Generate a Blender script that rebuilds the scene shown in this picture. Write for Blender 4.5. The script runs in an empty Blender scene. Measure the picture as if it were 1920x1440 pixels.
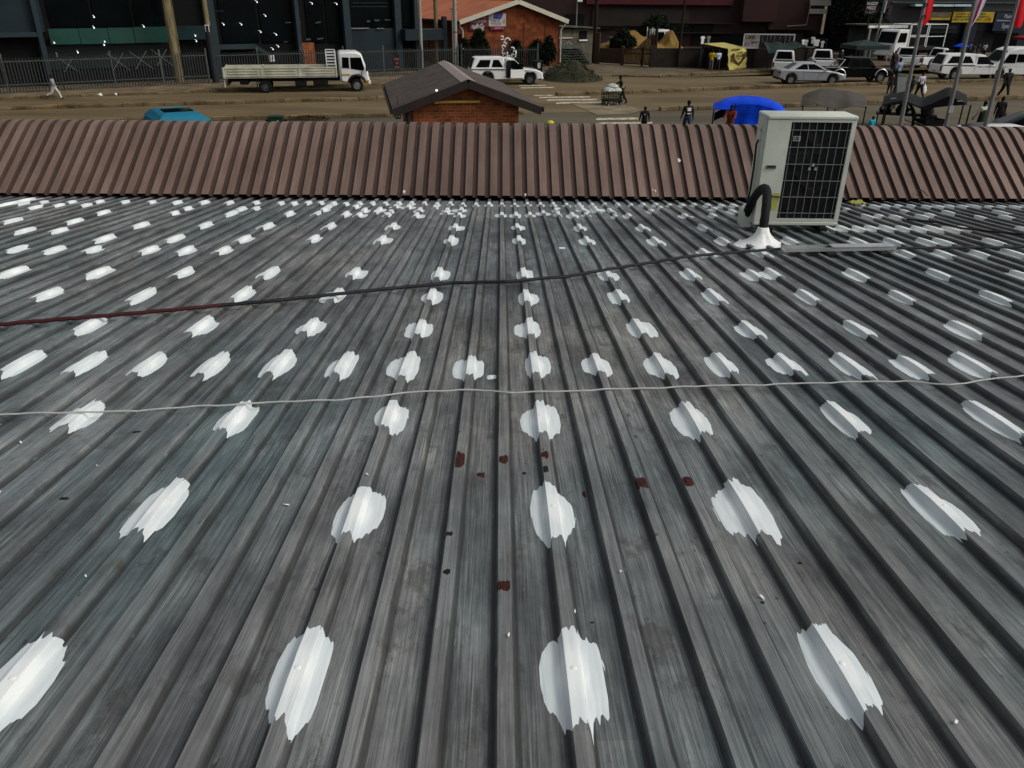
import bpy, bmesh, math, random
from mathutils import Vector, Matrix, noise
from mathutils.geometry import tessellate_polygon
R = math.radians
sc = bpy.context.scene
COL = sc.collection

# ------------------------------------------------------------------ camera, sky, sun, exposure
CAM_H = 5.6
FPX, PITCH, YAW, ROLL = 1467.0, R(26.47), R(0.94), R(0.55)
_f0 = Vector((math.sin(YAW), math.cos(YAW), 0)); _r0 = Vector((math.cos(YAW), -math.sin(YAW), 0)); _z = Vector((0, 0, 1))
FW = _f0 * math.cos(PITCH) - _z * math.sin(PITCH)
_u0 = _f0 * math.sin(PITCH) + _z * math.cos(PITCH)
RT = _r0 * math.cos(ROLL) + _u0 * math.sin(ROLL)
UP = _u0 * math.cos(ROLL) - _r0 * math.sin(ROLL)
EYE = Vector((0, 0, CAM_H))
cd = bpy.data.cameras.new('camera'); cam = bpy.data.objects.new('camera', cd); COL.objects.link(cam)
m = Matrix((RT, UP, -FW)).transposed().to_4x4(); m.translation = EYE
cam.matrix_world = m
cd.sensor_width = 36.0; cd.lens = 36.0 * FPX / 1920.0; cd.clip_end = 2000; cd.clip_start = 0.05
sc.camera = cam

SUN_EL, SUN_AZ = R(44), R(108)          # azimuth clockwise from +Y: from the right, a little behind
world = bpy.data.worlds.new('World'); sc.world = world; world.use_nodes = True
wn = world.node_tree.nodes; wl = world.node_tree.links
sky = wn.new('ShaderNodeTexSky'); sky.sky_type = 'NISHITA'; sky.sun_disc = False
sky.sun_elevation = SUN_EL; sky.sun_rotation = SUN_AZ
sky.air_density = 1.6; sky.dust_density = 5.0; sky.ozone_density = 1.0
hsv = wn.new('ShaderNodeHueSaturation'); hsv.inputs['Saturation'].default_value = 0.28
wl.new(sky.outputs[0], hsv.inputs['Color']); wl.new(hsv.outputs[0], wn['Background'].inputs['Color'])
wn['Background'].inputs['Strength'].default_value = 0.125
sd = bpy.data.lights.new('sun', 'SUN'); sun = bpy.data.objects.new('sun', sd); COL.objects.link(sun)
sd.energy = 1.25; sd.angle = R(16); sd.color = (1.0, 0.96, 0.9)
sdir = Vector((math.sin(SUN_AZ) * math.cos(SUN_EL), math.cos(SUN_AZ) * math.cos(SUN_EL), math.sin(SUN_EL)))
sun.rotation_euler = (-sdir).to_track_quat('-Z', 'Y').to_euler()
sc.view_settings.view_transform = 'Standard'; sc.view_settings.look = 'None'
sc.view_settings.exposure = -0.18; sc.view_settings.gamma = 1.0

# ------------------------------------------------------------------ measuring helpers
def ray(x, y): return FW + RT * ((x - 960) / FPX) - UP * ((y - 720) / FPX)
def at(x, y, z=0.0):
    d = ray(x, y); return EYE + d * ((z - CAM_H) / d.z)
def proj(p):
    q = Vector(p) - EYE; z = q.dot(FW); return 960 + FPX * q.dot(RT) / z, 720 - FPX * q.dot(UP) / z, z
def hgt(base, py):
    """height above the point base at which its vertical reaches picture row py"""
    lo, hi = -5.0, 60.0
    for _ in range(50):
        mid = (lo + hi) / 2
        q = proj((base[0], base[1], base[2] + mid))
        if q[2] > .5 and q[1] > py: lo = mid
        else: hi = mid
    return lo
def mpp(p): return proj(p)[2] / FPX
def perp(x, y):
    """frame through the ground point under a pixel, square to the line of sight"""
    q = at(x, y); d = Vector((q.y, -q.x, 0)).normalized(); return Frame(q, q + d * 4)
class Frame:
    """vertical plane through ground points a, b : gives (u, z) of a pixel on it"""
    def __init__(s, a, b):
        s.o = Vector((a[0], a[1], 0)); d = Vector((b[0] - a[0], b[1] - a[1], 0)); s.len = d.length; s.d = d.normalized()
        s.n = Vector((s.d.y, -s.d.x, 0))          # towards the camera side
        s.rz = math.atan2(s.d.y, s.d.x)
    def px(s, x, y):
        r = ray(x, y); t = (s.o - EYE).dot(s.n) / r.dot(s.n); p = EYE + r * t
        return (p - s.o).dot(s.d), p.z

# ------------------------------------------------------------------ materials
def srgb(h):
    h = h.lstrip('#'); o = []
    for i in (0, 2, 4):
        v = int(h[i:i + 2], 16) / 255.0
        o.append(v / 12.92 if v <= 0.04045 else ((v + 0.055) / 1.055) ** 2.4)
    return tuple(o)
MATS = {}
def mat(name, col, rough=0.6, metal=0.0, var=0.25, scale=3.0, bump=0.0, bscale=20.0, spec=0.22, emit=0.0, tint=None, stretch=None):
    if name in MATS: return MATS[name]
    M = bpy.data.materials.new(name); M.use_nodes = True; MATS[name] = M
    nt = M.node_tree; N = nt.nodes; L = nt.links; b = N['Principled BSDF']
    if isinstance(col, str): col = srgb(col)
    b.inputs['Roughness'].default_value = rough; b.inputs['Metallic'].default_value = metal
    b.inputs['Specular IOR Level'].default_value = spec
    tc = N.new('ShaderNodeTexCoord'); mp = N.new('ShaderNodeMapping'); L.new(tc.outputs['Object'], mp.inputs['Vector'])
    if stretch: mp.inputs['Scale'].default_value = stretch
    nz = N.new('ShaderNodeTexNoise'); nz.inputs['Scale'].default_value = scale; nz.inputs['Detail'].default_value = 6; nz.inputs['Roughness'].default_value = 0.62
    L.new(mp.outputs[0], nz.inputs['Vector'])
    cr = N.new('ShaderNodeValToRGB'); cr.color_ramp.elements[0].position = 0.3; cr.color_ramp.elements[1].position = 0.7
    lo = [c * (1 - var) for c in col]; hi = [min(1, c * (1 + var)) for c in col]
    if tint: lo = [a * (1 - var) for a in (srgb(tint) if isinstance(tint, str) else tint)]
    cr.color_ramp.elements[0].color = (*lo, 1); cr.color_ramp.elements[1].color = (*hi, 1)
    L.new(nz.outputs['Fac'], cr.inputs['Fac']); L.new(cr.outputs['Color'], b.inputs['Base Color'])
    if bump:
        n2 = N.new('ShaderNodeTexNoise'); n2.inputs['Scale'].default_value = bscale; n2.inputs['Detail'].default_value = 4
        L.new(mp.outputs[0], n2.inputs['Vector'])
        bp = N.new('ShaderNodeBump'); bp.inputs['Strength'].default_value = bump; bp.inputs['Distance'].default_value = 0.02
        L.new(n2.outputs['Fac'], bp.inputs['Height']); L.new(bp.outputs['Normal'], b.inputs['Normal'])
    if emit:
        b.inputs['Emission Color'].default_value = (*col, 1); b.inputs['Emission Strength'].default_value = emit
    return M
def brick_mat(name, c1, c2, mortar, scale=1.0, bw=0.23, bh=0.08, axis='X'):
    if name in MATS: return MATS[name]
    M = bpy.data.materials.new(name); M.use_nodes = True; MATS[name] = M
    nt = M.node_tree; N = nt.nodes; L = nt.links; b = N['Principled BSDF']; b.inputs['Roughness'].default_value = 0.9; b.inputs['Specular IOR Level'].default_value = .15
    tc = N.new('ShaderNodeTexCoord'); sp = N.new('ShaderNodeSeparateXYZ'); cb = N.new('ShaderNodeCombineXYZ')
    ad = N.new('ShaderNodeMath'); ad.operation = 'ADD'
    L.new(tc.outputs['Object'], sp.inputs[0]); L.new(sp.outputs['X'], ad.inputs[0]); L.new(sp.outputs['Y'], ad.inputs[1])
    L.new(ad.outputs[0], cb.inputs['X']); L.new(sp.outputs['Z'], cb.inputs['Y'])
    br = N.new('ShaderNodeTexBrick'); br.inputs['Scale'].default_value = scale
    br.inputs['Color1'].default_value = (*srgb(c1), 1); br.inputs['Color2'].default_value = (*srgb(c2), 1); br.inputs['Mortar'].default_value = (*srgb(mortar), 1)
    br.inputs['Brick Width'].default_value = bw; br.inputs['Row Height'].default_value = bh; br.inputs['Mortar Size'].default_value = 0.008; br.inputs['Bias'].default_value = -0.1
    L.new(cb.outputs[0], br.inputs['Vector'])
    nz = N.new('ShaderNodeTexNoise'); nz.inputs['Scale'].default_value = 2.2; nz.inputs['Detail'].default_value = 8; L.new(tc.outputs['Object'], nz.inputs['Vector'])
    mx = N.new('ShaderNodeMix'); mx.data_type = 'RGBA'; mx.blend_type = 'MULTIPLY'; mx.inputs['Factor'].default_value = 0.8
    cr = N.new('ShaderNodeValToRGB'); cr.color_ramp.elements[0].color = (.45, .42, .4, 1); cr.color_ramp.elements[1].color = (1.2, 1.15, 1.1, 1)
    cr.color_ramp.elements[0].position = .3; cr.color_ramp.elements[1].position = .7
    L.new(nz.outputs['Fac'], cr.inputs['Fac']); L.new(br.outputs['Color'], mx.inputs['A']); L.new(cr.outputs['Color'], mx.inputs['B'])
    L.new(mx.outputs['Result'], b.inputs['Base Color'])
    bp = N.new('ShaderNodeBump'); bp.inputs['Strength'].default_value = .5; bp.inputs['Distance'].default_value = .01
    L.new(br.outputs['Fac'], bp.inputs['Height']); bp.invert = True; L.new(bp.outputs['Normal'], b.inputs['Normal'])
    return M
def leaf_mat(name, c1, c2):
    if name in MATS: return MATS[name]
    M = bpy.data.materials.new(name); M.use_nodes = True; MATS[name] = M
    N = M.node_tree.nodes; L = M.node_tree.links; b = N['Principled BSDF']; b.inputs['Roughness'].default_value = 0.7; b.inputs['Specular IOR Level'].default_value = .08
    g = N.new('ShaderNodeNewGeometry'); cr = N.new('ShaderNodeValToRGB')
    cr.color_ramp.elements[0].color = (*srgb(c1), 1); cr.color_ramp.elements[1].color = (*srgb(c2), 1)
    L.new(g.outputs['Random Per Island'], cr.inputs['Fac']); L.new(cr.outputs['Color'], b.inputs['Base Color'])
    return M

def sheet_mat(name, col, low):
    """painted ribbed cladding: each four-rib sheet its own fade, chalky streaks and stains"""
    M = mat(name, col, .5, var=.13, scale=1.1, bump=.12, bscale=5, tint=low, stretch=(1, .5, .5)); N = M.node_tree.nodes; L = M.node_tree.links; b = N['Principled BSDF']
    src = b.inputs['Base Color'].links[0].from_socket; tc = N.new('ShaderNodeTexCoord'); sp = N.new('ShaderNodeSeparateXYZ'); L.new(tc.outputs['Object'], sp.inputs[0])
    dv = N.new('ShaderNodeMath'); dv.operation = 'DIVIDE'; L.new(sp.outputs['X'], dv.inputs[0]); dv.inputs[1].default_value = .698; fl = N.new('ShaderNodeMath'); fl.operation = 'FLOOR'; L.new(dv.outputs[0], fl.inputs[0])
    wh = N.new('ShaderNodeTexWhiteNoise'); wh.noise_dimensions = '1D'; L.new(fl.outputs[0], wh.inputs['W']); cr = N.new('ShaderNodeValToRGB'); cr.color_ramp.elements[0].color = (.86, .85, .84, 1); cr.color_ramp.elements[1].color = (1.12, 1.11, 1.1, 1); L.new(wh.outputs['Value'], cr.inputs['Fac'])
    mx = N.new('ShaderNodeMix'); mx.data_type = 'RGBA'; mx.blend_type = 'MULTIPLY'; mx.inputs['Factor'].default_value = 1; L.new(src, mx.inputs['A']); L.new(cr.outputs['Color'], mx.inputs['B'])
    mp = N.new('ShaderNodeMapping'); mp.inputs['Scale'].default_value = (14, 1.1, 1.1); L.new(tc.outputs['Object'], mp.inputs[0]); nz = N.new('ShaderNodeTexNoise'); nz.inputs['Scale'].default_value = 1; nz.inputs['Detail'].default_value = 6; nz.inputs['Roughness'].default_value = .7; L.new(mp.outputs[0], nz.inputs['Vector'])
    c2 = N.new('ShaderNodeValToRGB'); c2.color_ramp.elements[0].position = .36; c2.color_ramp.elements[0].color = (.6, .58, .56, 1); c2.color_ramp.elements[1].position = .62; c2.color_ramp.elements[1].color = (1.12, 1.12, 1.12, 1); L.new(nz.outputs['Fac'], c2.inputs['Fac'])
    m2 = N.new('ShaderNodeMix'); m2.data_type = 'RGBA'; m2.blend_type = 'MULTIPLY'; m2.inputs['Factor'].default_value = .5; L.new(mx.outputs['Result'], m2.inputs['A']); L.new(c2.outputs['Color'], m2.inputs['B'])
    # trough shade painted into the colour: darker between the ribs, lighter on the crests
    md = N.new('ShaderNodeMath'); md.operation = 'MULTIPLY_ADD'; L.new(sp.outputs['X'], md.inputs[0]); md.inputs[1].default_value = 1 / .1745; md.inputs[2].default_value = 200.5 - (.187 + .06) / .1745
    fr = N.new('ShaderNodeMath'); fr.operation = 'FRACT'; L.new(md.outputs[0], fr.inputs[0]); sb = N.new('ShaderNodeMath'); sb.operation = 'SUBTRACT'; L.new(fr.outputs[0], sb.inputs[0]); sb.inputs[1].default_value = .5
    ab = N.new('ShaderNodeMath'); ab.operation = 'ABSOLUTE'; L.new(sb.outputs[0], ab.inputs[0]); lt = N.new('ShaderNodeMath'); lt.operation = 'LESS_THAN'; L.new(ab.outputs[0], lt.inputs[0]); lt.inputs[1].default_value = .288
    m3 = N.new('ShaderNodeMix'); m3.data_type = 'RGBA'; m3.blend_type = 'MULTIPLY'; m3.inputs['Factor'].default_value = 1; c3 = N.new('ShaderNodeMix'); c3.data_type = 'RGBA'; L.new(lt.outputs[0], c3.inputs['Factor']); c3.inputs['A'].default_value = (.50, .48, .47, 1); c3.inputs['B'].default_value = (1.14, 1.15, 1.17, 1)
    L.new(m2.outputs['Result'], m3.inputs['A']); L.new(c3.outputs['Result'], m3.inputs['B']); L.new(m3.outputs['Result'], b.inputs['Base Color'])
    return M

# ------------------------------------------------------------------ mesh collector
class MB:
    def __init__(s): s.v = []; s.f = []; s.m = []; s.mi = 0; s.smooth = False
    def add(s, vs, fs):
        o = len(s.v); s.v.extend(Vector(v) for v in vs)
        for f in fs: s.f.append([i + o for i in f]); s.m.append(s.mi)
        return s
    def box(s, c, d, rz=0.0, rot=None):
        x, y, z = d[0] / 2, d[1] / 2, d[2] / 2
        vs = [Vector(p) for p in ((-x, -y, -z), (x, -y, -z), (x, y, -z), (-x, y, -z), (-x, -y, z), (x, -y, z), (x, y, z), (-x, y, z))]
        Mx = rot if rot is not None else Matrix.Rotation(rz, 3, 'Z')
        c = Vector(c)
        return s.add([c + Mx @ v for v in vs], [(0, 3, 2, 1), (4, 5, 6, 7), (0, 1, 5, 4), (1, 2, 6, 5), (2, 3, 7, 6), (3, 0, 4, 7)])
    def rbox(s, c, d, b=0.02, rz=0.0):
        """box with chamfered edges (octagonal section in plan and in height)"""
        x, y, z = d[0] / 2, d[1] / 2, d[2] / 2; b = min(b, x * .49, y * .49, z * .49)
        def ring(xx, yy, zz, bb): return [(-xx + bb, -yy, zz), (xx - bb, -yy, zz), (xx, -yy + bb, zz), (xx, yy - bb, zz), (xx - bb, yy, zz), (-xx + bb, yy, zz), (-xx, yy - bb, zz), (-xx, -yy + bb, zz)]
        rs = [ring(x - b, y - b, -z, b), ring(x, y, -z + b, b), ring(x, y, z - b, b), ring(x - b, y - b, z, b)]
        Mx = Matrix.Rotation(rz, 3, 'Z'); c = Vector(c); vs = [c + Mx @ Vector(p) for r_ in rs for p in r_]
        fs = [tuple(reversed(range(8))), tuple(range(24, 32))]
        for k in range(3):
            for i in range(8):
                j = (i + 1) % 8; fs.append((k * 8 + i, k * 8 + j, k * 8 + 8 + j, k * 8 + 8 + i))
        return s.add(vs, fs)
    def quad(s, a, b, c, d): return s.add([a, b, c, d], [(0, 1, 2, 3)])
    def beam(s, a, b, w, h=None, up=(0, 0, 1)):
        a = Vector(a); b = Vector(b); h = h or w; d = (b - a); l = d.length
        if l < 1e-6: return s
        d.normalize(); u = Vector(up)
        if abs(d.dot(u)) > .98: u = Vector((0, 1, 0))
        x = d.cross(u).normalized(); z = x.cross(d)
        return s.box((a + b) / 2, (w, l, h), rot=Matrix((x, d, z)).transposed())
    def tube(s, pts, r, n=8, cap=True):
        pts = [Vector(p) for p in pts]; rs = r if isinstance(r, (list, tuple)) else [r] * len(pts)
        vs = []; prev = None
        for i, p in enumerate(pts):
            d = (pts[min(i + 1, len(pts) - 1)] - pts[max(i - 1, 0)])
            if d.length < 1e-9: d = Vector((0, 0, 1))
            d.normalize()
            if prev is None:
                u = Vector((0, 0, 1)) if abs(d.z) < .9 else Vector((1, 0, 0)); x = d.cross(u).normalized()
            else:
                x = prev - d * prev.dot(d)
                x = x.normalized() if x.length > 1e-6 else d.cross(Vector((0, 0, 1))).normalized()
            prev = x; y = d.cross(x)
            for k in range(n):
                a = 2 * math.pi * k / n; vs.append(p + (x * math.cos(a) + y * math.sin(a)) * rs[i])
        fs = []
        for i in range(len(pts) - 1):
            for k in range(n):
                j = (k + 1) % n; fs.append((i * n + k, i * n + j, (i + 1) * n + j, (i + 1) * n + k))
        if cap: fs.append(tuple(reversed(range(n)))); fs.append(tuple(range((len(pts) - 1) * n, len(pts) * n)))
        return s.add(vs, fs)
    def lathe(s, prof, c, axis='Z', n=16, cap=True):
        """prof: list of (radius, height) ; axis Z, Y or X"""
        vs = []; c = Vector(c)
        for (r, h) in prof:
            for k in range(n):
                a = 2 * math.pi * k / n; p = (r * math.cos(a), r * math.sin(a), h)
                if axis == 'Y': p = (p[0], p[2], p[1])
                if axis == 'X': p = (p[2], p[0], p[1])
                vs.append(c + Vector(p))
        fs = []
        for i in range(len(prof) - 1):
            for k in range(n):
                j = (k + 1) % n; fs.append((i * n + k, i * n + j, (i + 1) * n + j, (i + 1) * n + k))
        if cap and prof[0][0] > 1e-5: fs.append(tuple(reversed(range(n))))
        if cap and prof[-1][0] > 1e-5: fs.append(tuple(range((len(prof) - 1) * n, len(prof) * n)))
        return s.add(vs, fs)
    def prism(s, poly, y0, y1, inset=0.0, bev=0.0, axis='Y'):
        """side outline poly [(x,z)] carried from y0 to y1 (concave allowed); bev rounds the two flanks"""
        P = [Vector((p[0], p[1])) for p in poly]; n = len(P)
        area = sum(P[i].x * P[(i + 1) % n].y - P[(i + 1) % n].x * P[i].y for i in range(n))
        if area < 0: P.reverse()
        tri = tessellate_polygon([[Vector((p.x, p.y, 0)) for p in P]])
        def shrink(d):
            out = []
            for i in range(n):
                a, b, c = P[i - 1], P[i], P[(i + 1) % n]
                e1 = (b - a).normalized() if (b - a).length > 1e-9 else Vector((1, 0)); e2 = (c - b).normalized() if (c - b).length > 1e-9 else e1
                nn = Vector((-(e1.y + e2.y), e1.x + e2.x))
                nn = nn.normalized() if nn.length > 1e-6 else Vector((-e1.y, e1.x))
                out.append(b + nn * d)
            return out
        secs = [(y0, P), (y1, P)] if bev <= 0 else [(y0, shrink(bev)), (y0 + bev, P), (y1 - bev, P), (y1, shrink(bev))]
        vs = []
        for y, Q in secs:
            for p in Q: vs.append((p.x, y, p.y) if axis == 'Y' else (y, p.x, p.y) if axis == 'X' else (p.x, p.y, y))
        fs = []; k = len(secs)
        for t in range(k - 1):
            for i in range(n):
                j = (i + 1) % n; fs.append((t * n + i, t * n + j, (t + 1) * n + j, (t + 1) * n + i))
        for a, b, c in tri: fs.append((a, b, c)); fs.append(((k - 1) * n + c, (k - 1) * n + b, (k - 1) * n + a))
        return s.add(vs, fs)
    def build(s, name, mats, parent=None, smooth=False, loc=None, rz=None):
        me = bpy.data.meshes.new(name); me.from_pydata([tuple(v) for v in s.v], [], s.f)
        ms = mats if isinstance(mats, (list, tuple)) else [mats]
        for M in ms: me.materials.append(M)
        if len(ms) > 1: me.polygons.foreach_set('material_index', s.m)
        bm = bmesh.new(); bm.from_mesh(me); bmesh.ops.recalc_face_normals(bm, faces=bm.faces[:]); bm.to_mesh(me); bm.free()
        if smooth:
            me.polygons.foreach_set('use_smooth', [True] * len(me.polygons))
            me.set_sharp_from_angle(angle=R(38))
        me.update()
        o = bpy.data.objects.new(name, me); COL.objects.link(o)
        if parent is not None: o.parent = parent
        if loc is not None: o.location = loc
        if rz is not None: o.rotation_euler = (0, 0, rz)
        return o
def tag(o, label=None, cat=None, group=None, kind=None):
    if label: o['label'] = label
    if cat: o['category'] = cat
    if group: o['group'] = group
    if kind: o['kind'] = kind
    return o
def thing(name, label, cat, loc=(0, 0, 0), rz=0.0, group=None):
    o = bpy.data.objects.new(name, None); COL.objects.link(o); o.location = loc; o.rotation_euler = (0, 0, rz)
    o.empty_display_size = .2
    return tag(o, label, cat, group)
def kids(o): return [c for c in bpy.data.objects if c.parent == o]
def copy_tree(o, parent=None):
    c = o.copy(); COL.objects.link(c)
    if parent is not None: c.parent = parent
    for ch in kids(o): copy_tree(ch, c)
    return c
def text_part(name, body, size, M, parent, loc, rot=(math.pi / 2, 0, 0), ext=0.004, sx=1.0, bold=0.0):
    cu = bpy.data.curves.new(name, 'FONT'); cu.body = body; cu.size = size; cu.extrude = ext; cu.align_x = 'CENTER'; cu.align_y = 'CENTER'; cu.offset = bold
    t = bpy.data.objects.new(name, cu); COL.objects.link(t)
    dg = bpy.context.evaluated_depsgraph_get(); me = bpy.data.meshes.new_from_object(t.evaluated_get(dg))
    bpy.data.objects.remove(t); me.materials.clear(); me.materials.append(M)
    o = bpy.data.objects.new(name, me); COL.objects.link(o); o.parent = parent; o.location = loc; o.rotation_euler = rot; o.scale = (sx, 1, 1)
    return o
def marks(mb, x0, x1, z0, z1, y, rows, rng, fill=.8, gap=.35):
    """rows of small raised letter-like strokes on the plane y (illegible small print)"""
    rh = (z1 - z0) / rows
    for r_ in range(rows):
        zt = z1 - r_ * rh; zb = zt - rh * (1 - gap); x = x0
        end = x0 + (x1 - x0) * rng.uniform(.75, 1.0)
        while x < end:
            w = (zt - zb) * rng.uniform(.3, .75)
            if x + w > x1: break
            if rng.random() < fill:
                mb.box((x + w * .2, y, (zt + zb) / 2), (w * .28, .008, zt - zb))
                if rng.random() < .7: mb.box((x + w * .55, y, rng.choice((zt - rh * .08, zb + rh * .08, (zt + zb) / 2))), (w * .6, .008, (zt - zb) * .24))
                if rng.random() < .5: mb.box((x + w * .85, y, (zt + zb) / 2), (w * .22, .008, zt - zb))
            x += w * 1.25
# ------------------------------------------------------------------ ground, roads, kerbs
def sheet(name, pts, z, M, grid=None):
    mb = MB(); mb.add([(p[0], p[1], z) for p in pts], [tuple(range(len(pts)))])
    return tag(mb.build(name, M), kind='structure')
m_dirt = mat('dusty ground', '#5f5440', .95, var=.35, scale=.35, bump=.6, bscale=3.0, tint='#4a4032')
m_road = mat('dusty road', '#67593f', .93, var=.22, scale=.22, bump=.35, bscale=9.0, tint='#534733', stretch=(.35, 1.6, 1))
m_near = mat('grey brown asphalt', '#57503f', .92, var=.2, scale=.3, bump=.35, bscale=12.0, tint='#4a443a', stretch=(.3, 1.4, 1))
m_pave = mat('dusty pavement', '#6b5f49', .95, var=.25, scale=.8, bump=.5, bscale=6.0, tint='#54493a')
m_kerb = mat('dirty kerb concrete', '#6b5c40', .9, var=.35, scale=1.2, bump=.4, bscale=8, tint='#463b28')
m_conc = mat('worn concrete', '#7b705a', .9, var=.22, scale=.9, bump=.3, bscale=9, tint='#665c49')
m_line = mat('worn road paint', '#b6ae9a', .8, var=.4, scale=3.5, tint='#7d725c')
sheet('ground', [(-420, -120), (420, -120), (420, 600), (-420, 600)], 0.0, m_dirt)
KC = [(-30, 36.4), (-9, 40.9), (3.4, 43.4), (15, 46.2), (33, 51.6), (62, 60.2)]
KB = [(-25.4, 43.2), (-6.3, 48.8), (5.3, 51.8), (18.2, 56.7), (40, 63.6), (66, 71.8)]
sheet('near_road', [(-60, 26.5), (80, 26.5), (80, 66), (62, 60.2), (33, 51.6), (15, 46.2), (3.4, 43.4), (-9, 40.9), (-30, 36.4), (-60, 30)], .008, m_near)
sheet('road', [(-60, 30.05), (-30, 36.45)] + [(a, b + .05) for a, b in KC[1:]] + [(110, 75), (110, 100), (66, 71.9)] + [(a, b - .05) for a, b in reversed(KB[:-1])] + [(-60, 33.5)], .012, m_road)
KA = [(-40, 41.9), (-28.4, 47.2), (-19, 51.2), (-8.7, 56.5), (2.5, 60.6)]
sheet('far_road', [(-60, 33.6), (-25.4, 43.3)] + [(a, b + .05) for a, b in KB[1:]] + [(110, 100.2), (110, 86), (60, 78), (30, 71.2), (21.5, 69.0), (12, 63.6), (6, 64.5), (2.5, 60.5), (-8.7, 56.4), (-19, 51.1), (-28.4, 47.1), (-60, 36)], .016, m_road)
sheet('pavement', [(-60, 36.2)] + [(a, b + .06) for a, b in KA] + [(2.5, 63), (-5, 68), (-14.5, 62), (-29.4, 51.6), (-60, 40)], .10, m_pave)
def kerb(name, pts, w, h, seg=1.0, M=None, seed=1):
    mb = MB(); rng = random.Random(seed)
    for (a, b) in zip(pts[:-1], pts[1:]):
        A = Vector((a[0], a[1], 0)); B = Vector((b[0], b[1], 0)); n = max(1, int((B - A).length / seg))
        rz = math.atan2((B - A).y, (B - A).x)
        for i in range(n):
            c = A.lerp(B, (i + .5) / n); hh = h * rng.uniform(.86, 1.05)
            if rng.random() < .05: hh *= .6
            mb.rbox((c.x, c.y, hh / 2), ((B - A).length / n - .02, w, hh), .025, rz + rng.uniform(-.01, .01))
    return tag(mb.build(name, M or m_kerb), kind='structure')
kerb('kerb', KC[:2] + [(1.2, 42.9)], .32, .2, seed=2); kerb('kerb', [(8.6, 44.6)] + KC[3:], .32, .24, seed=3)
kerb('kerb', KB[:2] + [(-1.5, 50.1)], .55, .2, seed=4); kerb('kerb', [(3.4, 51.3)] + KB[2:], .45, .22, seed=5)
kerb('kerb', KA, .25, .18, seed=6)
kerb('kerb', [(8.5, 64.2), (12, 63.9), (21.3, 69.1), (30, 71.4), (60, 78.2)], .3, .2, seed=7)
# refuge between the two crossings
P = [at(1068, 194), at(1155, 194), at(1205, 206), at(1185, 214), at(1120, 217)]
sheet('traffic_island', [(p.x, p.y) for p in P], .03, m_conc)
def stripes(rows):
    mb = MB()
    for (x0, x1, y0, y1) in rows:
        q = [at(x0, y1), at(x1, y1 - .012 * (x1 - x0)), at(x1 + 2, y0 - .012 * (x1 - x0)), at(x0 + 2, y0)]
        mb.add([(p.x, p.y, .021) for p in q], [(0, 1, 2, 3)])
    return tag(mb.build('crossing_stripes', m_line), kind='structure')
stripes([(1010, 1105, 182.2, 184.6), (1025, 1118, 187, 189.6), (1042, 1130, 192.2, 195.4), (1000, 1062, 179, 180.6)])
stripes([(1117, 1196, 222, 226), (1119, 1222, 230.5, 234), (1122, 1240, 238, 242)])
stripes([(972, 1022, 160.5, 162), (975, 1038, 164.4, 166.2)])

# ------------------------------------------------------------------ the roof we stand on
RP, RX0 = .1745, .187                  # rib pitch and the place of one rib
SLOPE = R(6.2); D_ROOF = 1.40
def roof_z(Y): return CAM_H - D_ROOF / math.cos(SLOPE) - math.tan(SLOPE) * Y
RH, RC, RB = .031, .0185, .0295          # rib height, half crest, half base
def wob(X, Y): return .0035 * noise.noise((X * 1.3, Y * .55, 21.0)) + .0015 * noise.noise((X * 2.9, Y * 1.7, 5.0))
def prof(X):
    d = abs((X - RX0 + RP / 2) % RP - RP / 2)
    if d < RC: return RH
    if d < RB: return RH * (RB - d) / (RB - RC)
    return 0.0
def roof_hit(x, y):
    d = ray(x, y); n = Vector((0, math.sin(SLOPE), math.cos(SLOPE))); t = -D_ROOF / d.dot(n); return EYE + d * t

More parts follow.
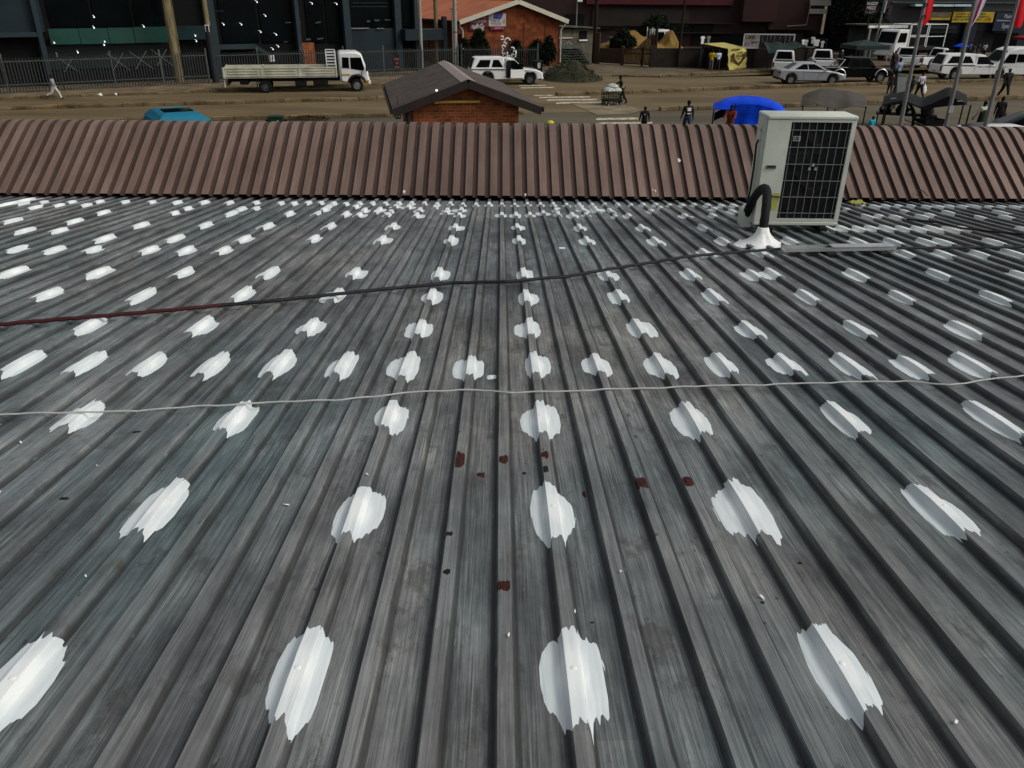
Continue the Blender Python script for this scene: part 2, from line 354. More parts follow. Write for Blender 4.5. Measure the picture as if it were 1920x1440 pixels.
def roof_material():
    M = bpy.data.materials.new('weathered painted roof sheet'); M.use_nodes = True
    nt = M.node_tree; N = nt.nodes; L = nt.links; b = N['Principled BSDF']
    def math_(op, a, bb=None, c=None):
        n = N.new('ShaderNodeMath'); n.operation = op
        for i, v in enumerate((a, bb, c)):
            if v is None: continue
            if isinstance(v, (int, float)): n.inputs[i].default_value = v
            else: L.new(v, n.inputs[i])
        return n.outputs[0]
    tc = N.new('ShaderNodeTexCoord')
    def noise_(scale, sx, sy, detail=6, rough=.6, off=0):
        mp = N.new('ShaderNodeMapping'); mp.inputs['Scale'].default_value = (sx, sy, 1); mp.inputs['Location'].default_value = (off, off * 1.7, off)
        L.new(tc.outputs['Object'], mp.inputs['Vector'])
        nz = N.new('ShaderNodeTexNoise'); nz.inputs['Scale'].default_value = scale; nz.inputs['Detail'].default_value = detail; nz.inputs['Roughness'].default_value = rough
        L.new(mp.outputs[0], nz.inputs['Vector']); return nz.outputs['Fac']
    def ramp(f, *st):
        cr = N.new('ShaderNodeValToRGB'); e = cr.color_ramp.elements
        e[0].position, e[0].color = st[0][0], (*st[0][1], 1); e[1].position, e[1].color = st[-1][0], (*st[-1][1], 1)
        for p, c in st[1:-1]:
            q = e.new(p); q.color = (*c, 1)
        L.new(f, cr.inputs['Fac']); return cr.outputs['Color']
    def mix(fac, A, B, bt='MIX'):
        n = N.new('ShaderNodeMix'); n.data_type = 'RGBA'; n.blend_type = bt
        if isinstance(fac, (int, float)): n.inputs['Factor'].default_value = fac
        else: L.new(fac, n.inputs['Factor'])
        for k, v in (('A', A), ('B', B)):
            if isinstance(v, tuple): n.inputs[k].default_value = (*v, 1)
            else: L.new(v, n.inputs[k])
        return n.outputs['Result']
    sp = N.new('ShaderNodeSeparateXYZ'); L.new(tc.outputs['Object'], sp.inputs[0])
    big = noise_(1.0, 1.1, .45, 5, .6)
    base = ramp(big, (.3, (.084, .096, .101)), (.5, (.135, .150, .156)), (.72, (.20, .217, .223)))
    # blue-green and warm dirt casts in broad patches
    cast = noise_(1.0, .55, .35, 4, .55, 11)
    base = mix(math_('MULTIPLY', ramp(cast, (.46, (0, 0, 0)), (.68, (1, 1, 1))), .55), base, (.150, .139, .120))
    cast2 = noise_(1.0, .7, .3, 4, .55, 31)
    base = mix(math_('MULTIPLY', ramp(cast2, (.47, (0, 0, 0)), (.66, (1, 1, 1))), .7), base, (.088, .128, .135))
    # brush / rain streaks down the slope
    st = noise_(1.0, 85, 1.7, 8, .74, 3)
    base = mix(.85, base, ramp(st, (.32, (.5, .5, .5)), (.5, (.96, .96, .96)), (.68, (1.4, 1.38, 1.36))), 'MULTIPLY')
    st2 = noise_(1.0, 190, 3.2, 5, .65, 5)
    base = mix(.8, base, ramp(st2, (.38, (.55, .55, .55)), (.6, (1.3, 1.3, 1.3))), 'MULTIPLY')
    blot = noise_(1.0, 2.2, 1.3, 7, .68, 71)
    base = mix(.9, base, ramp(blot, (.36, (.55, .55, .56)), (.5, (1, 1, 1)), (.64, (1.42, 1.4, 1.36))), 'MULTIPLY')
    bl2 = noise_(1.0, 5.5, 3.2, 8, .75, 83)
    base = mix(math_('MULTIPLY', ramp(bl2, (.56, (0, 0, 0)), (.62, (1, 1, 1))), .6), base, (.052, .05, .046))
    med = noise_(1.0, 9, 1.6, 6, .72, 41)
    base = mix(math_('MULTIPLY', ramp(med, (.5, (0, 0, 0)), (.6, (1, 1, 1))), .6), base, mix(1.0, base, (.52, .53, .55), 'MULTIPLY'))
    med2 = noise_(1.0, 6, 1.1, 6, .72, 53)
    base = mix(math_('MULTIPLY', ramp(med2, (.55, (0, 0, 0)), (.63, (1, 1, 1))), .55), base, mix(1.0, base, (1.5, 1.48, 1.42), 'MULTIPLY'))
    lin = noise_(1.0, 120, .5, 3, .5, 61)
    base = mix(math_('MULTIPLY', ramp(lin, (.66, (0, 0, 0)), (.70, (1, 1, 1))), .45), base, (.30, .30, .29))
    # squarish worn areas per sheet
    fl = math_('FLOOR', math_('DIVIDE', math_('SUBTRACT', sp.outputs['X'], RX0), RP))
    fy = math_('FLOOR', math_('MULTIPLY', math_('ADD', sp.outputs['Y'], math_('MULTIPLY', fl, .37)), .8))
    cb = N.new('ShaderNodeCombineXYZ'); L.new(fl, cb.inputs[0]); L.new(fy, cb.inputs[1])
    wh = N.new('ShaderNodeTexWhiteNoise'); wh.noise_dimensions = '2D'; L.new(cb.outputs[0], wh.inputs['Vector'])
    base = mix(.6, base, ramp(wh.outputs['Value'], (0, (.75, .75, .76)), (1, (1.22, 1.2, 1.17))), 'MULTIPLY')
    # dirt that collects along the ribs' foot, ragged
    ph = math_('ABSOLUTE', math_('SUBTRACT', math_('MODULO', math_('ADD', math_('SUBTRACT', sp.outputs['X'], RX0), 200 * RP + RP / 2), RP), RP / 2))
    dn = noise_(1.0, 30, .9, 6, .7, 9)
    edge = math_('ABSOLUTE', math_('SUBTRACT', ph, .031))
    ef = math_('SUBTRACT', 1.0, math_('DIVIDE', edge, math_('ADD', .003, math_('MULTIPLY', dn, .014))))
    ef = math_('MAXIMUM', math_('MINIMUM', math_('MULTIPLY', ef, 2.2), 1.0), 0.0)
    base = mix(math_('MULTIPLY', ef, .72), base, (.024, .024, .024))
    # worn crests: coating rubbed lighter
    cres = math_('LESS_THAN', ph, .0205)
    wn_ = noise_(1.0, 14, 1.3, 5, .7, 17)
    base = mix(math_('MULTIPLY', cres, math_('MULTIPLY', ramp(wn_, (.35, (0, 0, 0)), (.65, (1, 1, 1))), .4)), base, (.21, .21, .205))
    # spots and scuffs
    sc_ = noise_(1.0, 26, 12, 3, .6, 23)
    base = mix(math_('MULTIPLY', ramp(sc_, (.69, (0, 0, 0)), (.73, (1, 1, 1))), .7), base, (.02, .018, .016))
    sc2 = noise_(1.0, 60, 9, 3, .5, 27)
    base = mix(math_('MULTIPLY', ramp(sc2, (.70, (0, 0, 0)), (.74, (1, 1, 1))), .45), base, (.24, .24, .235))
    L.new(base, b.inputs['Base Color'])
    ro = N.new('ShaderNodeMapRange'); L.new(st, ro.inputs['Value']); ro.inputs['To Min'].default_value = .75; ro.inputs['To Max'].default_value = .58
    L.new(ro.outputs[0], b.inputs['Roughness']); b.inputs['Specular IOR Level'].default_value = .3
    bp = N.new('ShaderNodeBump'); bp.inputs['Strength'].default_value = .35; bp.inputs['Distance'].default_value = .004
    L.new(math_('ADD', st, math_('MULTIPLY', big, .8)), bp.inputs['Height']); L.new(bp.outputs['Normal'], b.inputs['Normal'])
    return M
m_roof = roof_material()
X0, X1, Y0, Y1 = -17.0, 17.0, -4.0, 11.35
ws = thing('workshop_building', 'low workshop under a weathered grey ribbed metal roof dotted with white sealant', 'building')
mb = MB(); xs = []
k0, k1 = int((X0 - RX0) / RP), int((X1 - RX0) / RP)
for k in range(k0, k1 + 1):
    c = RX0 + k * RP
    lap = k % 4 == 1
    xs += [(c - RB, 0.0), (c - RC, RH), (c + RC, RH), (c + RB, .0022 if lap else 0.0)]
    if lap: xs += [(c + RB + .007, .0024), (c + RB + .0075, 0.0)]
    else: xs += [(c + RB + .035, .0012), (c + RB + .07, .0010)]
ys = [Y0 + (Y1 - Y0) * i / 64 for i in range(65)]
vs = []
for Y in ys:
    for (X, h) in xs:
        w = noise.noise((X * .9, Y * .7, 3.1)) * .004 + noise.noise((X * 3.1, Y * 1.9, 7.7)) * .0022
        vs.append((X + wob(X, Y), Y, roof_z(Y) + h + w))
nx = len(xs); fs = [(j * nx + i, j * nx + i + 1, (j + 1) * nx + i + 1, (j + 1) * nx + i) for j in range(64) for i in range(nx - 1)]
mb.add(vs, fs); roof = mb.build('roof', m_roof, ws); roof['label'] = 'weathered grey ribbed metal roof with white sealant dabs over its screws'
def surf(X, Y):
    return roof_z(Y) + prof(X - wob(X, Y)) + noise.noise((X * .9, Y * .7, 3.1)) * .004 + noise.noise((X * 3.1, Y * 1.9, 7.7)) * .0022

# white sealant brushed over the fixing screws
def seal_mat(name, thin, thick):
    M = bpy.data.materials.new(name); M.use_nodes = True; N = M.node_tree.nodes; L = M.node_tree.links; b = N['Principled BSDF']
    a = N.new('ShaderNodeAttribute'); a.attribute_name = 'core'
    tc = N.new('ShaderNodeTexCoord'); mp = N.new('ShaderNodeMapping'); mp.inputs['Scale'].default_value = (90, 9, 9); L.new(tc.outputs['Object'], mp.inputs[0])
    nz = N.new('ShaderNodeTexNoise'); nz.inputs['Scale'].default_value = 1; nz.inputs['Detail'].default_value = 5; L.new(mp.outputs[0], nz.inputs['Vector'])
    ad = N.new('ShaderNodeMath'); ad.operation = 'MULTIPLY_ADD'; L.new(nz.outputs['Fac'], ad.inputs[0]); ad.inputs[1].default_value = .8; L.new(a.outputs['Fac'], ad.inputs[2])
    cr = N.new('ShaderNodeValToRGB'); e = cr.color_ramp.elements; e[0].position, e[0].color = .3, (*thin, 1); e[1].position, e[1].color = 1.0, (*thick, 1)
    L.new(ad.outputs[0], cr.inputs['Fac']); L.new(cr.outputs['Color'], b.inputs['Base Color']); b.inputs['Roughness'].default_value = .45
    bp = N.new('ShaderNodeBump'); bp.inputs['Strength'].default_value = .25; bp.inputs['Distance'].default_value = .004; L.new(nz.outputs['Fac'], bp.inputs['Height']); L.new(bp.outputs['Normal'], b.inputs['Normal'])
    return M
m_seal = seal_mat('white acrylic sealant', (.57, .63, .64), (.775, .80, .79))
m_rust = mat('exposed red primer', '#3d1a15', .8, var=.45, scale=60, tint='#1d1110')
m_stain = mat('dark scab of dirt', '#1b1714', .85, var=.3, scale=40)
SEAL = []      # (size in picture, mesh data)
def patch_data(X, Y, w, l, seed, rag=1.0, h=.0028, sq=.5):
    rng = random.Random(seed); off = rng.uniform(0, 99)
    xs_ = set(round(-w / 2 + w * i / 34, 4) for i in range(35))
    kc = RX0 + round((X - RX0) / RP) * RP
    for kk in (-1, 0, 1):
        for d in (-RB, -RC, RC, RB):
            v = round(kc + kk * RP + d - X + wob(X, Y), 4)
            if -w / 2 < v < w / 2: xs_.add(v)
    xs_ = sorted(xs_); vs = []; core = []; nr = 7
    sk = rng.uniform(-.25, .25); pw = rng.uniform(2.6, 5.5); sq = sq * rng.uniform(.4, .85); asy = rng.uniform(-.3, .3)
    for x in xs_:
        t = min(1, abs(2 * x / w))
        L_ = l / 2 * max(0.02, (1 - t ** pw)) ** sq
        big_ = noise.noise((x * 9 + off, off, 0)); fine = noise.noise((x * 70 + off, off, 1)); vf = noise.noise((x * 210 + off, 2.2, off))
        d = abs((X + x - RX0 + RP / 2) % RP - RP / 2)
        foot = math.exp(-((d - .027) / .008) ** 2)
        L_ *= 1 + asy * (x / w) * 1.6
        ya = -L_ * (1 + rag * (.30 * big_ + .20 * fine + .11 * vf)) - rag * l * .16 * foot * rng.uniform(.2, 1.1) + sk * x
        yb = L_ * (1 + rag * (.2 * noise.noise((x * 9 + off, 5.5, off)) + .17 * noise.noise((x * 75, 9.1, off)) + .09 * vf)) + rag * l * .07 * foot * rng.random() + sk * x
        for j in range(nr):
            s = j / (nr - 1); y = ya + (yb - ya) * s
            e = 0 if j in (0, nr - 1) else 1
            hh = h * (.15 + .85 * e) * (1 if t < .93 else .4)
            q = math.hypot(x / (w * .26), y / (l * .28)); cv = max(0, 1.0 - q) ** .35 * .75 if q < 1 else 0.0
            if d < .02: cv = max(cv, .12)
            vs.append((X + x, Y + y, surf(X + x, Y + y) + hh + (.0022 if cv > .2 else 0))); core.append(cv + .08 * e)
    n = len(xs_); fs = [(i * nr + j, (i + 1) * nr + j, (i + 1) * nr + j + 1, i * nr + j + 1) for i in range(n - 1) for j in range(nr - 1)]
    # screw head under the coat
    o = len(vs); zc = surf(X, Y)
    if w > .1 and abs(kc - X) < .01:
        for rr, hh in ((.011, .0035), (.009, .0055), (.005, .0068)):
            for k in range(8):
                a = k * math.pi / 4; vs.append((X + rr * math.cos(a), Y + rr * math.sin(a), zc + hh)); core.append(.7)
        for t_ in range(2):
            for k in range(8): fs.append((o + t_ * 8 + k, o + t_ * 8 + (k + 1) % 8, o + t_ * 8 + 8 + (k + 1) % 8, o + t_ * 8 + 8 + k))
        fs.append(tuple(o + 16 + k for k in range(8)))
    return vs, fs, core
def patch_obj(name, datas, M, parent):
    V = []; F = []; C = []
    for vs, fs, core in datas:
        o = len(V); V += vs; F += [tuple(i + o for i in f) for f in fs]; C += core
    me = bpy.data.meshes.new(name); me.from_pydata(V, [], F); me.materials.append(M)
    at_ = me.attributes.new('core', 'FLOAT', 'POINT'); at_.data.foreach_set('value', C)
    me.polygons.foreach_set('use_smooth', [True] * len(me.polygons)); me.set_sharp_from_angle(angle=R(30))
    o = bpy.data.objects.new(name, me); COL.objects.link(o); o.parent = parent; return o
ROWS = {
 1.445: [52, 562, 1068, 1590], 2.31: [300, 672, 1035, 1395, 1758], 3.13: [145, 440, 727, 1012, 1297, 1578, 1872],
 3.87: [32, 150, 277, 403, 527, 643, 762, 882, 1000, 1117, 1243, 1358, 1478, 1592, 1717, 1838],
 4.59: [160, 373, 585, 790, 995, 1200, 1405, 1613, 1815], 5.44: [80, 268, 453, 632, 812, 988, 1165, 1340, 1520, 1695, 1875],
 6.2: [25, 183, 345, 505, 665, 825, 980, 1137, 1295, 1407, 1450, 1607, 1768, 1915],
 7.15: [42, 115, 187, 262, 333, 407, 1327, 1420, 1685, 1760, 1822, 1890],
 7.78: [190, 323, 452, 585, 715, 845, 972, 1100, 1230, 1358, 1492, 1622, 1675, 1735, 1770, 1872],
 8.2: [60, 105], 8.62: [255, 375, 496, 615, 735, 852, 970, 1088, 1205, 1318, 1565, 1590, 1620, 1645, 1670, 1697, 1722, 1748, 1775, 1800, 1915],
 8.85: [15, 132], 9.55: [205, 313, 425, 535, 640, 735, 860, 945, 975, 1000, 1080, 1185, 1290, 1340, 1620, 1690, 1735, 1840, 1890],
 9.95: [75, 352, 447, 488, 600, 700, 785, 837, 1045, 1120, 1150, 1225, 1385, 1765, 1870], 10.2: [110, 150, 620, 655, 755, 810, 1100, 1347]}
rng = random.Random(12); pid = 0; used = set()
def row_px(Y):        # picture row of the roof line Y at the middle
    return proj((0.18, Y, roof_z(Y)))[1]
for Y, xl in ROWS.items():
    for x in xl:
        # walk the picture row that this roof line makes
        yy = row_px(Y)
        for _ in range(6):
            p = roof_hit(x, yy); yy += (proj((p.x, Y, roof_z(Y)))[1] - yy)
        k = round((roof_hit(x, yy).x - RX0) / RP); X = RX0 + k * RP
        if (k, round(Y, 2)) in used: continue
        used.add((k, round(Y, 2)))
        far = min(1, (Y - 1.4) / 8)
        if Y > 9.4: w_, l_ = rng.uniform(.09, .16), rng.uniform(.22, .36)
        else: w_, l_ = rng.uniform(.14, .185) + (.015 if 2 < Y < 2.6 else 0), rng.uniform(.29, .37) + .02 * far
        pid += 1
        px_ = proj((X, Y, roof_z(Y))); SEAL.append((px_[2], patch_data(X + rng.uniform(-.02, .02) * (1 if Y > 1.5 else .3), Y + rng.uniform(-.03, .03), w_, l_, pid * 3 + 1)))
for _ in range(34):                  # extra dabs crowded near the low end
    k = rng.randint(-14, 30); Y = rng.uniform(9.45, 10.35); X = RX0 + k * RP; pid += 1
    if 2.6 < X < 4.1: continue
    SEAL.append((proj((X, Y, roof_z(Y)))[2], patch_data(X + rng.uniform(-.03, .03), Y, rng.uniform(.08, .2), rng.uniform(.16, .34), pid * 3 + 1)))
for k in range(-44, 46):             # the row under the brown upstand
    X = RX0 + k * RP; px_ = proj((X, 10.5, roof_z(10.5)))
    if px_[0] < 530 and (k % 2 or px_[0] < 60): continue
    if 1415 < px_[0] < 1612: continue
    pid += 1; SEAL.append((px_[2], patch_data(X, 10.52 + rng.uniform(-.05, .05), rng.uniform(.09, .13), rng.uniform(.18, .3), pid * 3 + 1)))
for (px_, py_, w_, l_) in ((922, 707, .05, .07), (1054, 465, .07, .11), (20, 385, .34, .5), (52, 378, .3, .4)):
    p = roof_hit(px_, py_); pid += 1; SEAL.append((p.y, patch_data(p.x, p.y, w_, l_, pid * 3 + 1)))
MORE = []                            # the same rows carried on over the rest of the sheet
for Y, xl in ROWS.items():
    step = 2 if abs(Y - 3.87) < .05 else 4
    for k in range(-88, 92, step):
        X = RX0 + k * RP; q_ = proj((X, Y, roof_z(Y)))
        if abs(X) > 16.5 or -30 < q_[0] < 1950: continue
        pid += 1; MORE.append(patch_data(X, Y + rng.uniform(-.04, .04), rng.uniform(.14, .185), rng.uniform(.29, .38), pid * 3 + 1))
SEAL.sort(key=lambda t: t[0])
for i, (_, dta) in enumerate(SEAL[:99]):
    patch_obj('sealant_patch', [dta], m_seal, roof)
so = patch_obj('sealant_patches', [d for _, d in SEAL[99:]] + MORE, m_seal, roof); so['kind'] = 'stuff'; so['label'] = 'small white sealant dabs crowded along the far end of the roof'
for (px_, py_, w_, l_, kind) in ((863, 868, .036, .13, 0), (901, 883, .034, .05, 0), (944, 866, .036, .09, 0), (983, 880, .028, .035, 1), (1021, 856, .03, .06, 0), (1023, 884, .02, .05, 1), (1204, 912, .05, .08, 0), (1289, 908, .04, .08, 0),
      (841, 1006, .03, .025, 0), (838, 1077, .022, .03, 1), (944, 1104, .04, .05, 0), (120, 940, .05, .02, 1), (255, 814, .05, .02, 1), (1430, 1122, .018, .02, 1), (1500, 1048, .03, .02, 1), (1110, 1160, .02, .015, 1), (1095, 920, .014, .05, 0),):
    p = roof_hit(px_, py_ + 8); pid += 1
    o = patch_obj('rust_spot' if kind == 0 else 'dirt_spot', [patch_data(p.x, p.y, w_, l_, pid, rag=2.3, h=.0010, sq=.42)], m_rust if kind == 0 else m_stain, roof)
# sealant heap round the pipe sleeve
p = roof_hit(1426, 461); HEAP = Vector((p.x, p.y, surf(p.x, p.y)))
mb = MB(); vs = []; n = 28
prof_h = [(.24, .0), (.21, .012), (.16, .035), (.115, .062), (.08, .10), (.058, .14), (.05, .175), (.042, .185)]
for (rr, hh) in prof_h:
    for k in range(n):
        a = 2 * math.pi * k / n; q = rr * (1 + .16 * noise.noise((math.cos(a) * 2.1, math.sin(a) * 2.1, hh * 3)) + .09 * noise.noise((math.cos(a) * 6, math.sin(a) * 6, 4)))
        x, y = HEAP.x + q * math.cos(a) * 1.1, HEAP.y + q * math.sin(a)
        vs.append((x, y, (surf(x, y) + .004 if hh == 0 else HEAP.z + hh + .012 * noise.noise((a * 3, hh * 20, 1)))))
fs = [(t * n + k, t * n + (k + 1) % n, (t + 1) * n + (k + 1) % n, (t + 1) * n + k) for t in range(len(prof_h) - 1) for k in range(n)] + [tuple((len(prof_h) - 1) * n + k for k in range(n))]
mb.add(vs, fs); mb.build('sealant_mound', mat('sealant heap', (.76, .77, .75), .45, var=.08, scale=20, bump=.4, bscale=40), roof, smooth=True)

# brown bull-nosed upstand
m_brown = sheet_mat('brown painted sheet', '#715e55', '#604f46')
yb, ang = 10.97, R(31)
zb_ = EYE.z + (ray(960, 371) * (yb / ray(960, 371).y)).z
path = [(yb, zb_)]; t1 = 1.37
rad = .42
for i in range(1, 7): path.append((yb + t1 * i / 6 * math.cos(ang), zb_ + t1 * i / 6 * math.sin(ang)))
cy, cz = path[-1][0] + rad * math.sin(ang), path[-1][1] - rad * math.cos(ang)
for i in range(1, 13):
    a = math.pi / 2 + ang - (R(31) + R(88)) * i / 12
    path.append((cy + rad * math.cos(a), cz + rad * math.sin(a)))
path.append((path[-1][0] + .03, path[-1][1] - .75))
mb = MB(); prof2 = []
for k in range(int(X0 / RP), int(X1 / RP)):
    c = RX0 + k * RP + .06
    prof2 += [(c - .060, 0.0), (c - .050, .040), (c + .050, .040), (c + .060, 0.0)]
vs = []
for i, (y, z) in enumerate(path):
    a = path[max(0, i - 1)]; b_ = path[min(len(path) - 1, i + 1)]; ty, tz = b_[0] - a[0], b_[1] - a[1]; ln = math.hypot(ty, tz); ny, nz_ = -tz / ln, ty / ln
    for (X, h) in prof2:
        w = noise.noise((X * .8, i * .15, 1.3)) * .008
        vs.append((X, y + ny * (h + w), z + nz_ * (h + w)))
nx = len(prof2); fs = [(j * nx + i, j * nx + i + 1, (j + 1) * nx + i + 1, (j + 1) * nx + i) for j in range(len(path) - 1) for i in range(nx - 1)]
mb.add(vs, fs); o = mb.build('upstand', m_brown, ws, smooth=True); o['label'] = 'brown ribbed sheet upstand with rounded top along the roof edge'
m_dark = mat('dark void wall', '#1a1613', .9, var=.2)
wy = path[-1][0]
mb = MB(); mb.box((0, 11.75, 2.2), (33.6, .2, 1.7)); mb.box((0, wy - .3, 1.45), (33.6, .24, 2.9)); mb.build('wall', mat('painted block wall', '#5a4f45', .9, scale=1.5), ws)
mb = MB()
for x in (-16.8, 16.8): mb.prism([(Y0, 0), (wy - .45, 0), (wy - .45, 2.6), (Y1, roof_z(Y1) - .06), (Y0, roof_z(Y0) - .06)], x - .1, x + .1, axis='X')
mb.box((0, Y0 + .1, 1.9), (33.3, .2, 3.8)); mb.build('wall', MATS['painted block wall'], ws)
# white scuffs on the upstand, and a stray loop of wire
def on_up(px, py):
    lo, hi = yb, yb + 1.3
    for _ in range(40):
        y = (lo + hi) / 2; d = ray(px, py); p = EYE + d * (y / d.y); zs = zb_ + (y - yb) * math.tan(ang) + .045
        if p.z > zs: lo = y
        else: hi = y
    return Vector((p.x, y, zs))
for (px_, py_, l_) in ((1273, 301, .05), (1229, 358, .03), (758, 360, .04), (1224, 356, .02), (985, 372, .03)):
    p = on_up(px_, py_); rr = random.Random(px_); n = 7
    vs = [(p.x + l_ * .6 * math.cos(k * .9) * rr.uniform(.5, 1), p.y + l_ * math.sin(k * .9) * rr.uniform(.5, 1) * math.cos(ang), p.z + .005 + l_ * math.sin(k * .9) * rr.uniform(.5, 1) * math.sin(ang)) for k in range(n)]
    MB().add(vs + [(v[0], v[1], v[2] - .008) for v in vs], [tuple(range(n)), tuple(reversed(range(n, 2 * n)))] + [(k, (k + 1) % n, n + (k + 1) % n, n + k) for k in range(n)]).build('paint_splash', mat('white splash', (.6, .6, .58), .6), o)
p0, p1, p2, p3 = on_up(1713, 380), on_up(1717, 362), on_up(1726, 361), on_up(1733, 378)
tag(MB().tube([p0 + Vector((0, -.06, .03)), p1 + Vector((0, -.02, .04)), p2 + Vector((0, -.02, .04)), p3 + Vector((0, -.05, .03))], .007, 6).build('wire', mat('rusty wire', '#4a3a30', .7), smooth=True), 'short bent wire standing at the foot of the brown upstand on the right', 'wire')
# ------------------------------------------------------------------ cables on the roof
def drape(pts, r, wob=0.0, seed=0, step=.045, lift=0.0):
    out = []; ph = seed * 1.3
    for (a, b) in zip(pts[:-1], pts[1:]):
        n = max(2, int((b - a).length / step))
        for i in range(n):
            p = a.lerp(b, i / n); X = p.x; Y = p.y + wob * (noise.noise((X * 2.3 + ph, ph, 0)) + .6 * noise.noise((X * 6 + ph, 1, ph)))
            d = abs((X - RX0 + RP / 2) % RP - RP / 2)
            z = roof_z(Y) + .038 + r - .003 * (d / (RP / 2)) ** 2 + lift
            out.append(Vector((X, Y, z)))
    out.append(Vector((pts[-1].x, pts[-1].y, roof_z(pts[-1].y) + RH + r)))
    return out
def on_roof(l):
    global D_ROOF
    keep = D_ROOF; D_ROOF = keep - RH - .012; r_ = [roof_hit(x, y) for x, y in l]; D_ROOF = keep
    if l[0][0] < 0: r_.insert(0, r_[0] + (r_[0] - r_[1]).normalized() * 4)
    if l[-1][0] > 1920: r_.append(r_[-1] + (r_[-1] - r_[-2]).normalized() * 4)
    return r_
m_cab = mat('black cable sheath', '#17161a', .5, var=.3, scale=30); m_cabr = mat('dark red cable sheath', '#3a0f14', .5, var=.3, scale=30)
mb = MB(); pts = drape(on_roof([(-160, 622), (0, 610), (200, 594), (370, 578), (500, 567), (640, 552), (760, 540), (850, 532), (950, 530), (1060, 520), (1180, 500), (1290, 482), (1380, 474), (1462, 468), (1660, 467), (1820, 465), (1990, 464)]), .013, .012, 2)
i_ = next(i for i, p in enumerate(pts) if proj(p)[0] > 400)
cb_ = thing('cable', 'thick black cable with dark red left stretch lying across the grey roof', 'cable', pts[len(pts) // 2])
def rel(ps, e): return [p - e.location for p in ps]
MB().tube(rel(pts[:i_ + 1], cb_), .013, 7).build('red_sheath', m_cabr, cb_, smooth=True); MB().tube(rel(pts[i_:], cb_), .0128, 7).build('black_sheath', m_cab, cb_, smooth=True)
mb = MB(); pts = drape(on_roof([(-120, 780), (0, 776), (150, 772), (260, 768), (370, 760), (530, 752), (640, 750), (760, 737), (860, 730), (960, 736), (1060, 732), (1180, 729), (1250, 728), (1360, 722), (1420, 720), (1560, 718), (1700, 716), (1780, 720), (1860, 708), (1990, 700)]), .005, .024, 5, step=.03)
tag(mb.tube(pts, .0043, 6).build('cable', mat('white cable sheath', '#a9aba8', .5, var=.15, scale=20), smooth=True), 'thin white cable wandering across the grey roof below the middle', 'cable')
mb = MB(); pts = drape(on_roof([(1700, 412), (1760, 418), (1800, 428), (1850, 434), (1925, 441), (2000, 446)]), .012, .01, 8)
tag(mb.tube(pts, .012, 6).build('cable', m_cab, smooth=True), 'short black cable running off the right edge near the brown upstand', 'cable')
# cable tray on blocks
a, b = roof_hit(1466, 480), roof_hit(1672, 478); c = (a + b) / 2; c.z = roof_z(c.y) + RH - .022
tr = thing('cable_tray', 'grey metal cable tray on black blocks in front of the air conditioner', 'cable tray', c, math.atan2(b.y - a.y, b.x - a.x)); ln = (b - a).length
m_tray = mat('galvanised steel', '#9da0a0', .5, metal=.3, var=.25, scale=6)
mb = MB(); mb.box((0, 0, .05), (ln, .10, .006)); mb.box((0, -.05, .066), (ln, .005, .034)); mb.box((0, .05, .066), (ln, .005, .034)); mb.build('channel', m_tray, tr)
mb = MB(); mb.box((ln * .2, 0, .0855), (ln * .55, .112, .005)); mb.build('lid', m_tray, tr)
for x in (-ln * .1, ln * .38): MB().rbox((x, -.03, .02), (.10, .16, .054), .01).build('block', mat('black rubber', '#151515', .8), tr)
# scraps
m_chip = mat('white paint flake', (.75, .75, .73), .5, var=.1)
for i, (x, y) in enumerate(((40, 832), (186, 888), (538, 948), (954, 1210), (1162, 1090), (1740, 1130), (1428, 1122), (162, 1082), (1078, 1150), (690, 905), (1785, 1375), (262, 885))):
    rr = random.Random(i); p = roof_hit(x, y); p.z = surf(p.x, p.y) + .004; mb = MB(); n = 7
    L_ = rr.uniform(.003, .0075); vs = [(L_ * (1 + rr.uniform(-.4, .5)) * math.cos(k * .898) * 1.6, L_ * .55 * (1 + rr.uniform(-.3, .5)) * math.sin(k * .898), rr.uniform(0, .004)) for k in range(n)]
    vs += [(v[0], v[1], v[2] + .002) for v in vs]
    mb.add(vs, [tuple(reversed(range(n))), tuple(range(n, 2 * n))] + [(k, (k + 1) % n, n + (k + 1) % n, n + k) for k in range(n)])
    o = mb.build('paint_flake', m_chip, loc=p, rz=rr.uniform(0, 6)); tag(o, 'small white paint flake lying loose on the grey metal roof', 'paint flake', 'loose white paint flakes on the roof')
p = roof_hit(1605, 388); p.z = roof_z(p.y) + .04; mb = MB(); rr = random.Random(5); n = 9
for t in range(5):
    for k in range(n): pass
vs = [((i / 8 - .5) * .2, (j / 4 - .5) * .12, .02 + .03 * noise.noise((i * .6, j * .9, 3)) + .02 * (j / 4)) for j in range(5) for i in range(9)]
vs += [(v[0], v[1], v[2] - .012) for v in vs]
fs = [(j * 9 + i, j * 9 + i + 1, j * 9 + i + 10, j * 9 + i + 9) for j in range(4) for i in range(8)]; fs += [tuple(45 + q for q in reversed(f)) for f in fs]
mb.add(vs, fs); tag(mb.build('foam_scrap', mat('yellow green foam', '#8d8c45', .8, var=.25, scale=30, bump=.6), loc=p, rz=.1), 'crumpled yellow green scrap of foam beside the air conditioner', 'scrap')

